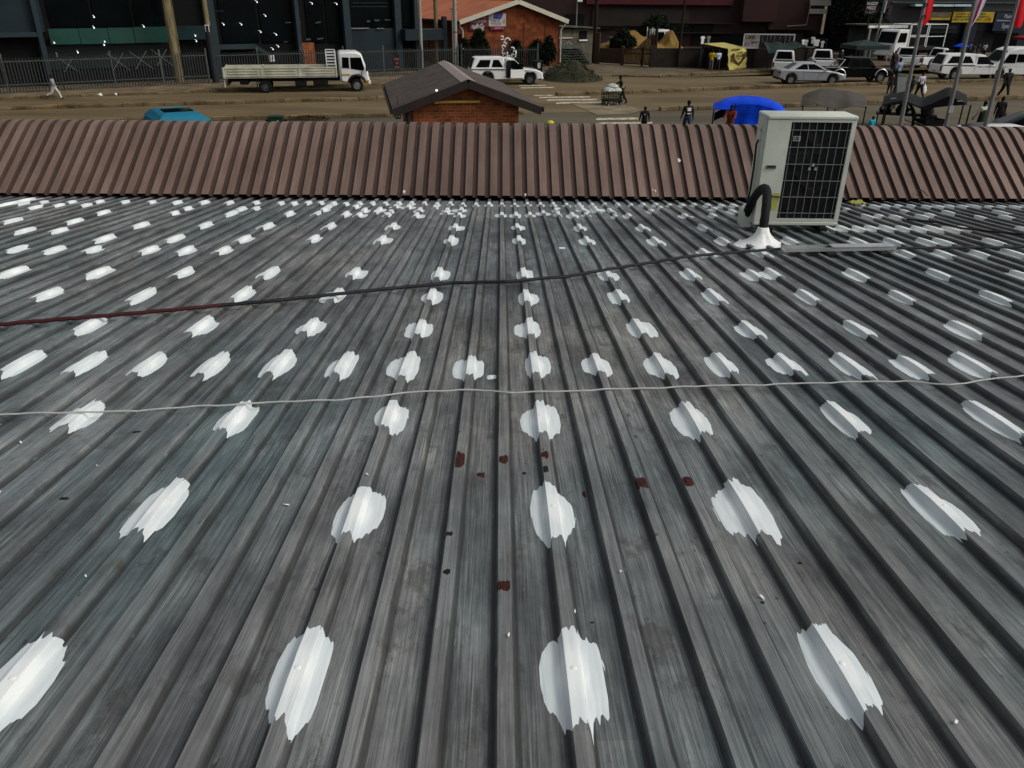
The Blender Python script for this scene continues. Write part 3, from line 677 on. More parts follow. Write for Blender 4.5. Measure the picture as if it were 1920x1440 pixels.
# ------------------------------------------------------------------ air conditioner
a, b = roof_hit(1410, 436), roof_hit(1567, 438); W = 1.0
c = (a + b) / 2; zb = roof_z(c.y) + .085
AC = thing('air_conditioner', 'tall cream outdoor air conditioner with black fan grille standing on the grey roof', 'air conditioner', (c.x, c.y, zb), R(-1.5))
m_ac = mat('cream enamel', '#c3c7bc', .42, var=.06, scale=2.5, tint='#b4b8ac'); m_blk = mat('black grille void', '#0b0c0d', .6, var=.3); m_wire = mat('grey grille wire', '#767c7c', .45, var=.1)
W = (b - a).length; HT = hgt((c.x, c.y, zb), 217); DP = .37
x0, x1 = -W / 2, W / 2; g0, g1 = x0 + W * .265, x1 - .045
mb = MB()
mb.rbox((0, DP / 2 + .03, HT / 2), (W, DP - .03, HT - .05), .012)             # carcass behind the front
mb.rbox((0, DP / 2, HT - .02), (W + .012, DP + .02, .04), .01)               # lid
mb.rbox((0, DP / 2, .02), (W + .006, DP + .012, .04), .008)                  # base pan
mb.box(((x0 + g0) / 2, .012, HT / 2), (g0 - x0, .026, HT - .085))           # left front panel
mb.box(((x1 + g1) / 2, .012, HT / 2), (x1 - g1, .026, HT - .085))
mb.box(((g0 + g1) / 2, .012, HT - .052), (g1 - g0, .026, .025)); mb.box(((g0 + g1) / 2, .012, .058), (g1 - g0, .026, .03))
mb.build('casing', m_ac, AC, smooth=True)
MB().box(((g0 + g1) / 2, .032, HT / 2), (g1 - g0, .012, HT - .14)).build('grille_recess', m_blk, AC)
mb = MB(); zz0, zz1 = .075, HT - .066
for k in range(6):
    z = zz0 + (zz1 - zz0) * (k + .35) / 5.8
    mb.beam((g0, .004, z), (g1, .004, z), .006, .006)
for k in range(8):
    x = g0 + (g1 - g0) * (k + .35) / 7.8; mb.beam((x, .009, zz0), (x, .009, zz1), .0045, .005)
mb.build('grille_wires', m_wire, AC)
for fz in (.30, .70):                                                        # the two fans behind the wires
    f = MB(); cxx = (g0 + g1) / 2; f.lathe([(.05, 0), (.06, .005), (.06, .012)], (cxx, .012, HT * fz), 'Y', 16)
    for k in range(4):
        aa = k * math.pi / 2 + .4; ca, sa = math.cos(aa), math.sin(aa)
        f.add([(cxx + .05 * ca - .03 * sa, .012, HT * fz + .05 * sa + .03 * ca), (cxx + .28 * ca - .10 * sa, .012, HT * fz + .28 * sa + .10 * ca), (cxx + .29 * ca + .07 * sa, .024, HT * fz + .29 * sa - .07 * ca), (cxx + .05 * ca + .03 * sa, .024, HT * fz + .05 * sa - .03 * ca)], [(0, 1, 2, 3)])
    f.build('fan', mat('dark grey fan plastic', '#0b0c0c', .6), AC)
mb = MB(); mb.box((g0 + .075, -.004, HT * .80), (.075, .008, .05)); st_ = mb.build('sticker', mat('grey sticker', '#9aa19c', .5), AC)
mb = MB(); rr = random.Random(3); marks(mb, g0 + .045, g0 + .105, HT * .80 - .02, HT * .80 + .02, -.010, 2, rr); mb.build('sticker_print', m_blk, st_)
mb = MB()                                                                    # three-piece emblem in the middle
for (dx, dz) in ((0, .028), (-.032, -.012), (.032, -.012)):
    mb.prism([(g0 + (g1 - g0) * .47 + dx - .016, HT * .545 + dz - .016), (g0 + (g1 - g0) * .47 + dx + .016, HT * .545 + dz - .016), (g0 + (g1 - g0) * .47 + dx + .005, HT * .545 + dz + .016), (g0 + (g1 - g0) * .47 + dx - .005, HT * .545 + dz + .016)], -.006, .0)
mb.build('emblem', mat('silver emblem', '#a9adab', .35, metal=.4), AC)
mb = MB(); mb.box((x0 + W * .105, -.006, HT * .545), (.10, .012, .035)); hd = mb.build('handle_recess', mat('grey plastic', '#5c605b', .5), AC)
MB().box((x0 + W * .105, -.0135, HT * .55), (.082, .004, .012)).build('slot', m_blk, hd)
mb = MB(); mb.lathe([(.03, 0), (.028, -.02), (.012, -.03)], (x0 - .001, .2, HT * .87), 'X', 12); mb.box((x0 - .012, .2, HT * .80), (.024, .06, .09)); mb.build('isolator', m_ac, AC, smooth=True)
mb = MB(); mb.tube([(x0 - .02, .2, HT * .76), (x0 - .035, .2, HT * .72), (x0 - .03, .19, HT * .5), (x0 - .03, .2, HT * .3), (x0 - .04, .22, HT * .14)], .011, 7); mb.build('power_cable', m_cab, AC, smooth=True)
for x in (x0 + .16, x1 - .16): MB().rbox((x, DP / 2, -.035), (.09, DP + .10, .07), .012).build('foot', MATS['black rubber'] if 'black rubber' in MATS else m_blk, AC)
mb = MB(); mb.box((x0 - .05, .20, .03), (.10, .18, .17)); mb.build('pipe_cover', m_ac, AC)
mb = MB(); mb.box((x0 + W * .215, -.002, .26), (.07, .004, .18)); mb.build('yellow_label', mat('yellow label', '#a8a95a', .6, var=.2, scale=20), AC)
Rm = Matrix.Rotation(-R(-1.5), 3, 'Z'); hp = Rm @ (HEAP - Vector((c.x, c.y, zb)))
pp = []; A0 = Vector((x0 - .045, .17, .03)); B0 = Vector((hp.x, hp.y, hp.z + .14)); top = .49
for i in range(25):
    t = i / 24; q = A0.lerp(B0, t); ar = math.sin(math.pi * min(1, t * 1.0)) ** .62
    bz = A0.z * (1 - t) + B0.z * t; pp.append((q.x + .03 * math.sin(math.pi * t), q.y - .10 * math.sin(math.pi * t), bz + (top - .09) * ar))
MB().tube(pp, [.046 + .004 * noise.noise((i * .7, 2, 2)) for i in range(25)], 10).build('insulated_pipe', mat('black pipe insulation', '#141415', .75, var=.3, scale=20, bump=.5, bscale=30), AC, smooth=True)
MB().tube([(x0 + W * .10, -.01, .32), (x0 + W * .28, -.012, .31)], .006, 6).build('cable_tie', m_blk, AC)
# ------------------------------------------------------------------ brick hut between us and the street
m_brick = brick_mat('red brown hut brick', '#98552f', '#723d25', '#8a705a', bw=.23, bh=.085)
m_hroof = mat('dark brown sheet', '#4b423e', .55, var=.22, scale=2, tint='#3f3733'); m_barge = mat('dark brown timber', '#2b2422', .6, var=.2)
YF = 24.0
def on_y(x, y, Y):
    d = ray(x, y); t = Y / d.y; return EYE + d * t
ap = on_y(878, 150, YF); el = on_y(737, 206, YF); er = on_y(1019, 200, YF)
zr, ze = ap.z, (el.z + er.z) / 2
bk = at(832, 115, zr); be = at(719, 151, ze)
ax = Vector((bk.x - ap.x, bk.y - ap.y, 0)); LH = 9.0; ax.normalize()
LH = (bk - ap).length
hz = math.atan2(-ax.x, ax.y)
hut = thing('brick_hut', 'small red brick hut with dark brown gabled sheet roof just beyond the upstand', 'hut', (ap.x, ap.y, 0), hz)
Wl, Wr = ap.x - el.x, er.x - ap.x
wl_, wr_ = ap.x - on_y(777, 235, YF).x, on_y(978, 235, YF).x - ap.x
inset = .35
mb = MB(); mb.prism([(-wl_, 0), (wr_, 0), (wr_, ze + (zr - ze) * (1 - wr_ / Wr) - .16), (0, zr - .16), (-wl_, ze + (zr - ze) * (1 - wl_ / Wl) - .16)], inset, LH - .3)
mb.build('wall', m_brick, hut)
def slope_sheet(mb, xa, za, xb, zb2, y0, y1, pitch=.2, h=.025, seed=0):
    n = int((y1 - y0) / pitch); prof_ = []
    for k in range(n):
        y = y0 + (y1 - y0) * k / n; s = (y1 - y0) / n
        prof_ += [(y, 0), (y + s * .55, 0), (y + s * .62, h), (y + s * .93, h)]
    prof_.append((y1, 0)); d = Vector((xb - xa, 0, zb2 - za)); nn = Vector((-d.z, 0, d.x)).normalized()
    if nn.z < 0: nn = -nn
    vs = []
    for t in (0, .5, 1):
        for (y, hh) in prof_: vs.append(Vector((xa, y, za)) + d * t + nn * hh)
    m_ = len(prof_); fs = [(j * m_ + i, j * m_ + i + 1, (j + 1) * m_ + i + 1, (j + 1) * m_ + i) for j in range(2) for i in range(m_ - 1)]
    mb.add(vs, fs)
mb = MB(); slope_sheet(mb, -Wl, ze, 0, zr, 0, LH); slope_sheet(mb, Wr, ze, 0, zr, 0, LH); rf = mb.build('roof', m_hroof, hut)
mb = MB(); mb.prism([(-.22, zr - .045), (0, zr + .035), (.22, zr - .045), (.22, zr - .06), (0, zr + .02), (-.22, zr - .06)], -.03, LH + .03); mb.build('ridge_cap', mat('pale brown flashing', '#857870', .45, var=.2), rf)
for xe in (-Wl, Wr):
    for yy in (0.0, LH): MB().beam((xe, yy, ze - .11), (0, yy, zr - .11), .05, .22).build('barge_board', m_barge, hut)
for xe in (-Wl, Wr):
    mb = MB(); mb.prism([(xe - .07, ze - .13), (xe + .07, ze - .13), (xe + .07, ze - .01), (xe + .055, ze - .01), (xe + .055, ze - .115), (xe - .055, ze - .115), (xe - .055, ze - .01), (xe - .07, ze - .01)], -.02, LH); mb.build('gutter', m_barge, hut)
mb = MB(); mb.tube([(-Wl + .45, .22, 0), (-Wl + .45, .22, ze - .1)], .09, 8); mb.tube([(-wl_ - .12, .33, 0), (-wl_ - .12, .33, ze)], .08, 8); mb.build('downpipe', m_barge, hut)
q = on_y(860, 193, YF); q0 = on_y(814, 193, YF); q1 = on_y(903, 195, YF)
mb = MB(); mb.rbox(((q0.x + q1.x) / 2 - ap.x, inset - .06, q.z), (q1.x - q0.x, .10, .07), .015); lf = mb.build('light_fitting', mat('ochre light fitting', '#b5954a', .5, var=.2), hut)
mb = MB(); mb.beam((q0.x - ap.x - .2, inset - .05, q.z + .02), (q0.x - ap.x + .1, inset - .05, q.z + .03), .08, .05); mb.tube([(q0.x - ap.x + .05, inset - .05, q.z + .04), (q0.x - ap.x + .06, -.06, zr - .62)], .012, 6); mb.build('bracket', mat('pale bracket', '#9c958a', .5), lf)
q = on_y(818, 168, YF); mb = MB(); mb.lathe([(.001, -.035), (.03, -.02), (.035, 0), (.025, .025), (.001, .035)], (q.x - ap.x, -.06, q.z), 'Z', 10); mb.build('lamp_bulb', mat('lit bulb', (.9, .9, .85), .3, emit=1.2, var=.02), hut, smooth=True)
m_sgreen = mat('green sign', '#1d4a33', .5, var=.15); m_white = mat('white sign paint', (.72, .72, .7), .5, var=.08)
q = on_y(747, 213, YF)
sg = thing('exit_sign', 'small green sign with white cross mark hanging at the left side of the brick hut', 'sign', (q.x, q.y - .1, q.z), hz)
MB().rbox((0, 0, 0), (.16, .03, .28), .006).build('panel', m_sgreen, sg)
mb = MB(); mb.beam((-.045, -.018, -.08), (.045, -.018, .08), .006, .03); mb.beam((.045, -.018, -.08), (-.045, -.018, .08), .006, .03); mb.build('cross_mark', m_white, sg)
MB().beam((0, .02, .14), (0, .02, .5), .02).build('hanger', m_barge, sg)

# ------------------------------------------------------------------ palisade fences
m_pal = mat('grey palisade steel', '#2b2f2f', .6, metal=.1, var=.3, scale=4); m_palp = mat('pale fence post', '#4f554f', .6, var=.3, scale=3)
def palisade(a, b, h, label, step=.17, post=3.0, h2=None, seed=0, stays=()):
    F = Frame(a, b); t = thing('palisade_fence', label, 'fence', (a[0], a[1], 0), F.rz); rng = random.Random(seed); h2 = h2 or h
    mb = MB(); n = int(F.len / step)
    for i in range(n):
        x = (i + .5) * step; hh = h + (h2 - h) * x / F.len + rng.uniform(-.03, .03); w = .03
        mb.prism([(x - w, .05), (x + w, .05), (x + w, hh - .12), (x, hh), (x - w, hh - .12)], -.004, .006)
    mb.build('pale_panel', m_pal, t)
    for f in (.22, .84):
        MB().beam((0, .03, .1 + h * f), (F.len, .03, .1 + h2 * f), .03, .05).build('rail', m_palp, t)
    n = max(1, round(F.len / post))
    for i in range(n + 1):
        x = F.len * i / n; hh = h + (h2 - h) * i / n
        MB().rbox((x, .07, (hh + .2) / 2), (.09, .07, hh + .2), .01).build('post', m_palp, t)
    for (px, py, w) in stays:
        u, z = F.px(px, py); mb = MB(); mb.beam((u - w, -.03, z + w * .9), (u + w * 1.1, -.03, z - w * .9), .02, .02); mb.beam((u + w * .7, -.05, z + w * .9), (u - w * .7, -.05, z - w * .9), .02, .02); mb.build('wire_stay', mat('pale wire stay', '#6b716d', .6), t)
    return t
fa, fb = at(-90, 184), at(395, 158.5)
palisade(fa, fb, 2.05, 'grey palisade fence with crossed wire stays in front of the dark glass building', post=3.0, seed=1, stays=((221, 116, .55), (264, 113, .6), (303, 108, .55), (128, 122, .4)))
fc = at(860, 140)
palisade(at(404, 158), fc, 2.0, 'grey palisade fence running behind the flatbed truck', seed=2)
palisade(at(866, 140), at(1008, 139), 2.0, 'grey palisade fence behind the white pickup, before the dark bushes', seed=3)

# ------------------------------------------------------------------ dark glass building on the left
F = Frame(at(-60, 168), at(826, 130))
gb = thing('office_building', 'dark glass and slate building with a teal balcony panel behind the palisade fence', 'building', F.o, F.rz)
m_slate = mat('dark slate cladding', '#18252b', .45, var=.2, scale=.6); m_glass = mat('dark facade glass', '#080d0e', .12, var=.4, scale=.25, spec=.1)
m_col = mat('charcoal column', '#233036', .5, var=.15, scale=1); m_teal = mat('teal balcony glass', '#193f37', .3, var=.25, scale=.5, spec=.4); m_void = mat('unlit interior', '#070909', .9, var=.4, scale=.5)
u0, u1 = F.px(-300, 80)[0], F.px(783, 60)[0]; TOP = 11.0
mb = MB(); mb.box(((u0 + u1) / 2, 4.3, TOP / 2), (u1 - u0, 8, TOP)); mb.build('wall', m_void, gb)
def fbox(px0, px1, py0, py1, d, off=0.0):
    """box on the facade spanning picture columns px0..px1 and rows py0..py1 (top, bottom)"""
    a_, zt = F.px((px0 + px1) / 2, py0); b_, zb2 = F.px((px0 + px1) / 2, py1)
    ua, ub = F.px(px0, (py0 + py1) / 2)[0], F.px(px1, (py0 + py1) / 2)[0]
    return ((ua + ub) / 2, -off - d / 2 + .3, (zt + zb2) / 2), (ub - ua, d, zt - zb2)
def fpart(name, M, *r, d=.2, off=0.0, extra=()):
    mb = MB(); c, s = fbox(*r, d, off); mb.box(c, s)
    for e in extra:
        c, s = fbox(*e[:4], e[4], e[5]); mb.box(c, s)
    return mb.build(name, M, gb)
fpart('wall_panel', m_slate, -250, 72, -60, 62, d=.25, off=.05)
fpart('floor_slab', m_col, -250, 76, 62, 71, d=.7, off=.05)
for (a_, b_) in ((80, 160), (166, 238), (244, 308), (408, 478), (484, 546), (572, 606), (610, 640)):
    fpart('window', m_glass, a_, b_, -90, 50 if a_ < 320 else 80, d=.05, off=.04)
fpart('wall_panel', mat('deep slate', '#141b1d', .5, var=.25, scale=.4), 76, 312, 84, 128, d=.06, off=.02)
fpart('teal_panel', m_teal, 92, 148, 53.5, 83, d=.08, off=.5); fpart('teal_panel', m_teal, 149, 202, 52.5, 82, d=.08, off=.5)
fpart('teal_panel', m_teal, 203, 250, 51.5, 81, d=.08, off=.5); fpart('teal_panel', m_teal, 251, 316, 50, 79.5, d=.08, off=.5)
fpart('teal_panel', mat('shaded teal glass', '#16272a', .3, var=.2, scale=.6), 330, 384, 48, 74, d=.08, off=.4)
for (x, y0, y1, w, off) in ((72, -80, 190, 9, .3), (398, -80, 160, 12, .25), (557, -80, 100, 8, .2), (648, -80, 130, 13, .3), (744, -80, 70, 13, .2), (779, -80, 60, 8, .12)):
    u, _ = F.px(x, 55); s = w * mpp(Vector(F.o) + F.d * u)
    mb = MB(); mb.rbox((u, -off + .05, TOP / 2), (s, .45, TOP), .03); mb.build('column', m_col, gb)
fpart('floor_slab', m_col, 398, 478, 83, 92, d=.6, off=.1)
ua, za = F.px(474, 86); ub, zb2 = F.px(504, 104); mb = MB(); mb.beam((ua, -.2, za), (ub, -.2, zb2), .5, .28); mb.build('stair_flight', m_col, gb)
fpart('brick_pier', m_brick, 562, 590, 80, 128, d=.3, off=.1)
fpart('wall_panel', m_slate, 650, 752, 53, 150, d=.35, off=.05)
fpart('window', m_glass, 656, 738, -60, 51, d=.06, off=.1); fpart('window', m_glass, 751, 777, -60, 49, d=.06, off=.1)
fpart('window_sill', mat('pale sill', '#6d7673', .5), 651, 690, 52, 54, d=.2, off=.35, extra=((704, 718, 52.5, 54, .2, .35),))
fpart('canopy', m_slate, 748, 824, 54, 74, d=1.2, off=.3)
u, _ = F.px(823, 90); mb = MB(); mb.rbox((u, -1.0, 2.0), (.35, .35, 4.0), .03); mb.build('column', m_col, gb)
mb = MB(); rr = random.Random(8)
for (x0_, x1_, y) in ((660, 735, 12), (662, 732, 5), (400, 420, 20)): c, s = fbox(x0_, x1_, y, y + 1.0, .02, .17); mb.box(c, s)
mb.build('glazing_bar', m_col, gb)
mb = MB()
for (x, y, w) in ((690, 40, 8), (706, 38, 12), (726, 37, 14), (560, 45, 10), (596, 43, 12), (600, 73, 14), (578, 74, 10), (540, 42, 12), (535, 78, 8)):
    u, z = F.px(x, y); s = .034; mb.beam((u - w * s / 2, .06 - .1, z), (u + w * s / 2, -.04, z + rr.uniform(-.02, .12)), .05, rr.uniform(.04, .12))
mb.build('blind_slat', mat('pale blind slats', '#3c4648', .5, var=.3, scale=2), gb)
m_glowing_dot = mat('glowing white dot', (.85, .95, .95), .4, emit=1.6, var=.02)  # small glowing dots added for the bright specks on the facade
for (x, y) in ((175, 33), (175, 53), (268, 51), (195, 79), (194, 85), (101, 81), (145, 99), (364, 68), (366, 78), (417, 47), (450, 47), (479, 5), (495, 31), (486, 61), (515, 66), (509, 93), (519, 88), (582, 8), (628, 9)):
    u, z = F.px(x, y); mb = MB(); mb.lathe([(.025, 0), (.042, .035), (.03, .065), (.001, .08)], (u, -.42, z), 'Z', 8); mb.beam((u, -.42, z + .1), (u, .1, z + .14), .015); mb.build('glowing_dot', m_glowing_dot, gb)
# sign on the fence, guard notice
q = at(517, 151.5); zt = hgt(q, 103); zb2 = hgt(q, 115)
s = thing('notice_board', 'small white notice fixed on the palisade above the truck bed', 'sign', (q.x, q.y - .25, (zt + zb2) / 2), F.rz)
MB().rbox((0, 0, 0), (.42, .03, zt - zb2), .01).build('panel', m_white, s); mb = MB(); marks(mb, -.16, .16, -.16, .14, -.02, 3, random.Random(4)); mb.build('lettering', mat('dark print', '#26282b', .6), s)
q = at(746, 141); z1, z0 = hgt(q, 108), hgt(q, 127)
s = thing('warning_board', 'red and black warning panel on the fence right of the truck cab', 'sign', (q.x, q.y - .3, (z0 + z1) / 2), F.rz)
m_red = mat('faded red paint', '#9b4450', .5, var=.2, scale=4)
MB().rbox((0, 0, 0), (.42, .05, z1 - z0 + .5), .015).build('panel', m_void, s)
mb = MB(); h = (z1 - z0)
mb.box((0, -.03, h * .38), (.36, .012, h * .22)); mb.add([(-.18, -.032, 0), (.0, -.032, .08), (.18, -.032, 0.02), (.0, -.032, -.1)], [(0, 1, 2, 3)]); mb.box((0, -.03, -h * .4), (.36, .012, h * .2)); mb.build('red_stripes', m_red, s)

# ------------------------------------------------------------------ poles
def pole(name, label, cat, px, py, w, h, M, group=None, lean=(0, 0), taper=.8, z0=0, cap=None):
    q = at(px, py); r = w * mpp(q) / 2; t = thing(name, label, cat, q, 0, group)
    MB().tube([(0, 0, z0), (lean[0] * h * .5, lean[1] * h * .5, h * .5), (lean[0] * h, lean[1] * h, h)], [r, r * (1 + taper) / 2, r * taper], 12).build('shaft', M, t, smooth=True)
    return t, r, q
m_wood = mat('weathered pale timber', '#7d7355', .85, var=.3, scale=1.5, bump=.4, bscale=12, stretch=(6, 6, .6), tint='#5f583f'); m_grey = mat('grey galvanised pole', '#77787a', .5, metal=.3, var=.15)
t, r, q = pole('utility_pole', 'thick pale timber pole standing before the fence left of the truck', 'pole', 338, 156, 17, 10.5, m_wood, taper=.85)
mb = MB(); mb.tube([(r + .03, -.02, 0), (r + .02, -.02, 9)], .03, 6); mb.build('cable_guard', m_wood, t)
t, r, q = pole('utility_pole', 'slender timber pole with a small white tag behind the truck tail', 'pole', 406, 158, 9.5, 10.5, m_wood, taper=.75)
z = hgt(q, 53); MB().rbox((0, -r - .02, z), (.26, .03, .42), .01).build('tag', m_white, t)
mb = MB(); mb.tube([(0, 0, 0), (0, 0, 3.6)], r + .06, 12); mb.build('base_sleeve', mat('dark pole sleeve', '#23282b', .6), t, smooth=True)
m_wpole = mat('dull white pole', '#8f8d84', .5, var=.15); 
t, r, q = pole('flag_pole', 'thin white pole rising behind the left slope of the hut roof', 'pole', 792, 142, 6, 9.5, m_wpole, taper=.8)
t, r, q = pole('street_pole', 'pale stout pole standing on the corner of the slate canopy', 'pole', 820, 131, 7, 9.5, m_wood, taper=1.0)
t, r, q = pole('street_pole', 'pale concrete pole with strapped conduit beside the orange roofed house', 'pole', 855, 133, 7.5, 10.0, m_wpole, taper=.85)
z = hgt(q, 17); mb = MB(); mb.tube([(-r - .03, -.05, .6), (-r - .03, -.05, z)], .06, 6); mb.build('conduit', m_wpole, t)
mb = MB(); mb.beam((-r - .25, 0, z), (r + .05, 0, z), .08); mb.build('crossarm', m_grey, t)
for py in (60, 100):
    z = hgt(q, py); MB().lathe([(r + .015, -.03), (r + .015, .03)], (0, 0, z), 'Z', 12).build('strap', m_void, t)

# ------------------------------------------------------------------ orange roofed brick house
gl, gr_ = at(869, 128), at(1047, 121.5)
G = Frame(gl, gr_); house = thing('brick_house', 'orange roofed brick house with white gable boards and two billboards', 'house', gl, G.rz)
m_orange = mat('terracotta roof tiles', '#a5603f', .75, var=.12, scale=.5, tint='#935339'); m_hbrick = brick_mat('warm house brick', '#7a4226', '#60321d', '#5f4230', bw=.6, bh=.3)
uA, zA = G.px(966, 3); _, zL = G.px(872, 38); _, zR = G.px(1052, 36); zE = (zL + zR) / 2
GW = G.len; LEN = 24; ov = .55
sl = (zA - zE) / uA; sr = (zA - zE) / (GW - uA)
mb = MB(); mb.prism([(0, -.5), (GW, -.5), (GW, zE - .1), (uA, zA - .12), (0, zE - .1)], 0, LEN); mb.build('wall', m_hbrick, house)
mb = MB(); mb.prism([(-ov, zE - sl * ov), (uA, zA), (uA, zA + .12), (-ov, zE - sl * ov + .12)], -ov, LEN + ov); mb.prism([(uA + .001, zA), (GW + ov, zE - sr * ov), (GW + ov, zE - sr * ov + .12), (uA + .001, zA + .12)], -ov, LEN + ov); rf = mb.build('roof', m_orange, house)
mb = MB(); mb.tube([(uA, -ov, zA + .1), (uA, LEN + ov, zA + .1)], .14, 8); mb.build('ridge_tiles', m_orange, rf)
m_cream = mat('cream painted board', '#b5b0a0', .5, var=.1, scale=1)
for (a_, b_) in (((-ov, zE - sl * ov), (uA - .02, zA)), ((uA + .02, zA), (GW + ov, zE - sr * ov))):
    MB().beam((a_[0], -ov - .03, a_[1] + .0), (b_[0], -ov - .03, b_[1] + .0), .05, .34).build('barge_board', m_cream, house)
for u_ in (.02, GW - .02):
    mb = MB(); mb.tube([(u_ + (.5 if u_ > 1 else -.5), -ov + .3, zE - .3), (u_ + (.1 if u_ > 1 else -.1), -.12, zE - .8), (u_ + (.1 if u_ > 1 else -.1), -.12, .2)], .07, 8); mb.build('downpipe', m_cream, house, smooth=True)
mb = MB(); mb.beam((-ov - .05, -.2, zE - sl * ov - .05), (-ov - .05, LEN, zE - sl * ov - .05), .12, .18); mb.build('gutter', m_void, house)
for (y_, z_, w_, h_) in ((4, 1.7, 1.4, 2.2), (8, 1.5, 2, 2.6), (14, 1.5, 3, 2.4)): MB().box((-.03, y_, z_), (.06, w_, h_)).build('window', m_glass, house)
for px in (982, 1022): u, z = G.px(px, 75); MB().box((u, -.012, zE * .5), (.16, .02, zE * .9)).build('movement_joint', mat('dark brick joint', '#4d2814', .9), house)
def gquad(name, M, px0, px1, py0, py1, off=.08, d=.06, pts=None):
    mb = MB()
    if pts: mb.prism([G.px(*p) for p in pts], -off - d, -off)
    else:
        ua, z1 = G.px(px0, py0); ub, z0_ = G.px(px1, py1); mb.box(((ua + ub) / 2, -off - d / 2, (z0_ + z1) / 2), (ub - ua, d, z1 - z0_))
    return mb
bb = thing('billboard', 'red and white billboard under the left gable slope of the orange roofed house', 'billboard', gl, G.rz)
gquad('panel', 0, 0, 0, 0, 0, pts=[(879, 41), (915, 28), (915, 49), (893, 56), (878, 56)]).build('panel', mat('dark red board', '#5d1f2c', .5, var=.25, scale=1.5), bb)
m_off = mat('off white print', '#a59f9d', .6, var=.15, scale=4)
mb = MB(); rr = random.Random(6); ua, z1 = G.px(882, 37); ub, z0_ = G.px(911, 42); marks(mb, ua, ub, z0_ - .02, z1, -.15, 1, rr, 1.0, .1); ua, z1 = G.px(886, 31.5); ub, z0_ = G.px(911, 34); marks(mb, G.px(902, 30)[0], ub, z0_, z1, -.15, 1, rr, 1.0, .2)
ua, z1 = G.px(881, 47); ub, z0_ = G.px(904, 55)
for k in range(14):
    x = rr.uniform(ua, ub); z = rr.uniform(z0_, z1); mb.lathe([(.16, -.15), (.1, -.15), (.1, -.145), (.16, -.145)], (x, 0, z), 'Y', 10) if k % 2 else mb.beam((x - .2, -.15, z - .1), (x + .2, -.15, z + .12), .01, .12)
mb.build('print', m_off, bb)
bb = thing('billboard', 'white billboard with blue panel, upper right of the pair on the brick gable', 'billboard', gl, G.rz)
gquad('panel', 0, 915, 947, 25, 49).build('panel', m_off, bb)
gquad('b', None, 0, 0, 0, 0, off=.145, d=.012, pts=[(925, 25), (942, 25), (938, 35.5), (923, 35.5)]).build('blue_panel', mat('deep blue print', '#33307e', .5, var=.15), bb)
mb = MB(); rr = random.Random(16); ua, z1 = G.px(926, 27); ub, z0_ = G.px(938, 33); marks(mb, ua, ub, z0_, z1, -.165, 2, rr); mb.build('blue_lettering', mat('pale blue print', '#7f7fc0', .5), bb)
mb = MB(); ua, z1 = G.px(922, 37); ub, z0_ = G.px(939, 47); marks(mb, ua, ub, z0_, z1, -.15, 3, rr); ua, z1 = G.px(917, 28); ub, z0_ = G.px(921, 46); marks(mb, ua, ub, z0_, z1, -.15, 5, rr); ua, z1 = G.px(941, 36); ub, z0_ = G.px(946, 46); marks(mb, ua, ub, z0_, z1, -.15, 4, rr); mb.build('lettering', mat('grey green print', '#4f5a50', .6), bb)
bb = thing('name_board', 'narrow dark red name board with pink stripe below the white billboard', 'sign', gl, G.rz)
gquad('p', None, 918, 945, 50, 56).build('panel', mat('dark red board', '#5d1f2c'), bb)
mb = MB(); ua, z1 = G.px(926, 51.5); ub, z0_ = G.px(939, 53.5); mb.box(((ua + ub) / 2, -.15, (z0_ + z1) / 2), (ub - ua, .01, z1 - z0_)); ua, z1 = G.px(941, 50); ub, z0_ = G.px(942.2, 55); mb.box(((ua + ub) / 2, -.15, (z0_ + z1) / 2), (ub - ua, .01, z1 - z0_)); mb.build('stripe', mat('pink print', '#b86a80', .5), bb)
bb = thing('small_sign', 'little red and white sign on the shaded side wall of the orange roofed house', 'sign', at(863, 128), 0)
z = hgt(at(863, 128), 57); MB().rbox((0, -.1, z), (.7, .05, .5), .01).build('panel', m_red, bb); mb = MB(); marks(mb, -.3, .3, z - .18, z + .18, -.13, 2, random.Random(3)); mb.build('lettering', m_off, bb)

# ------------------------------------------------------------------ vegetation
def foliage(mb, blobs, n, size, rng, flat=.5):
    tot = sum(b[3] * b[4] * b[5] for b in blobs) ** 1.0
    for (cx, cy, cz, rx, ry, rz_) in blobs:
        k = max(12, int(n * (rx * ry * rz_) / tot))
        for _ in range(k):
            while True:
                v = Vector((rng.uniform(-1, 1), rng.uniform(-1, 1), rng.uniform(-1, 1)))
                if .25 < v.length < 1: break
            v = v.normalized() * (v.length ** .45) * (1 + .25 * noise.noise((v.x * 3 + cx, v.y * 3 + cy, v.z * 3)))
            p = Vector((cx + v.x * rx, cy + v.y * ry, cz + v.z * rz_))
            if p.z < .03: continue
            s = size * rng.uniform(.6, 1.5); a = Vector((rng.gauss(0, 1), rng.gauss(0, 1), rng.gauss(0, flat))).normalized(); b = a.cross(Vector((rng.gauss(0, 1), rng.gauss(0, 1), rng.gauss(0, 1)))).normalized()
            mb.add([p - a * s - b * s * .15, p - b * s * .45, p + a * s, p + b * s * .45], [(0, 1, 2, 3)])
m_leafd = leaf_mat('dark bush leaves', '#0d130d', '#1e2a1b'); m_leafg = leaf_mat('weedy leaves', '#1c2416', '#39402a'); m_bark = mat('dark bark', '#2a241d', .9, bump=.5)
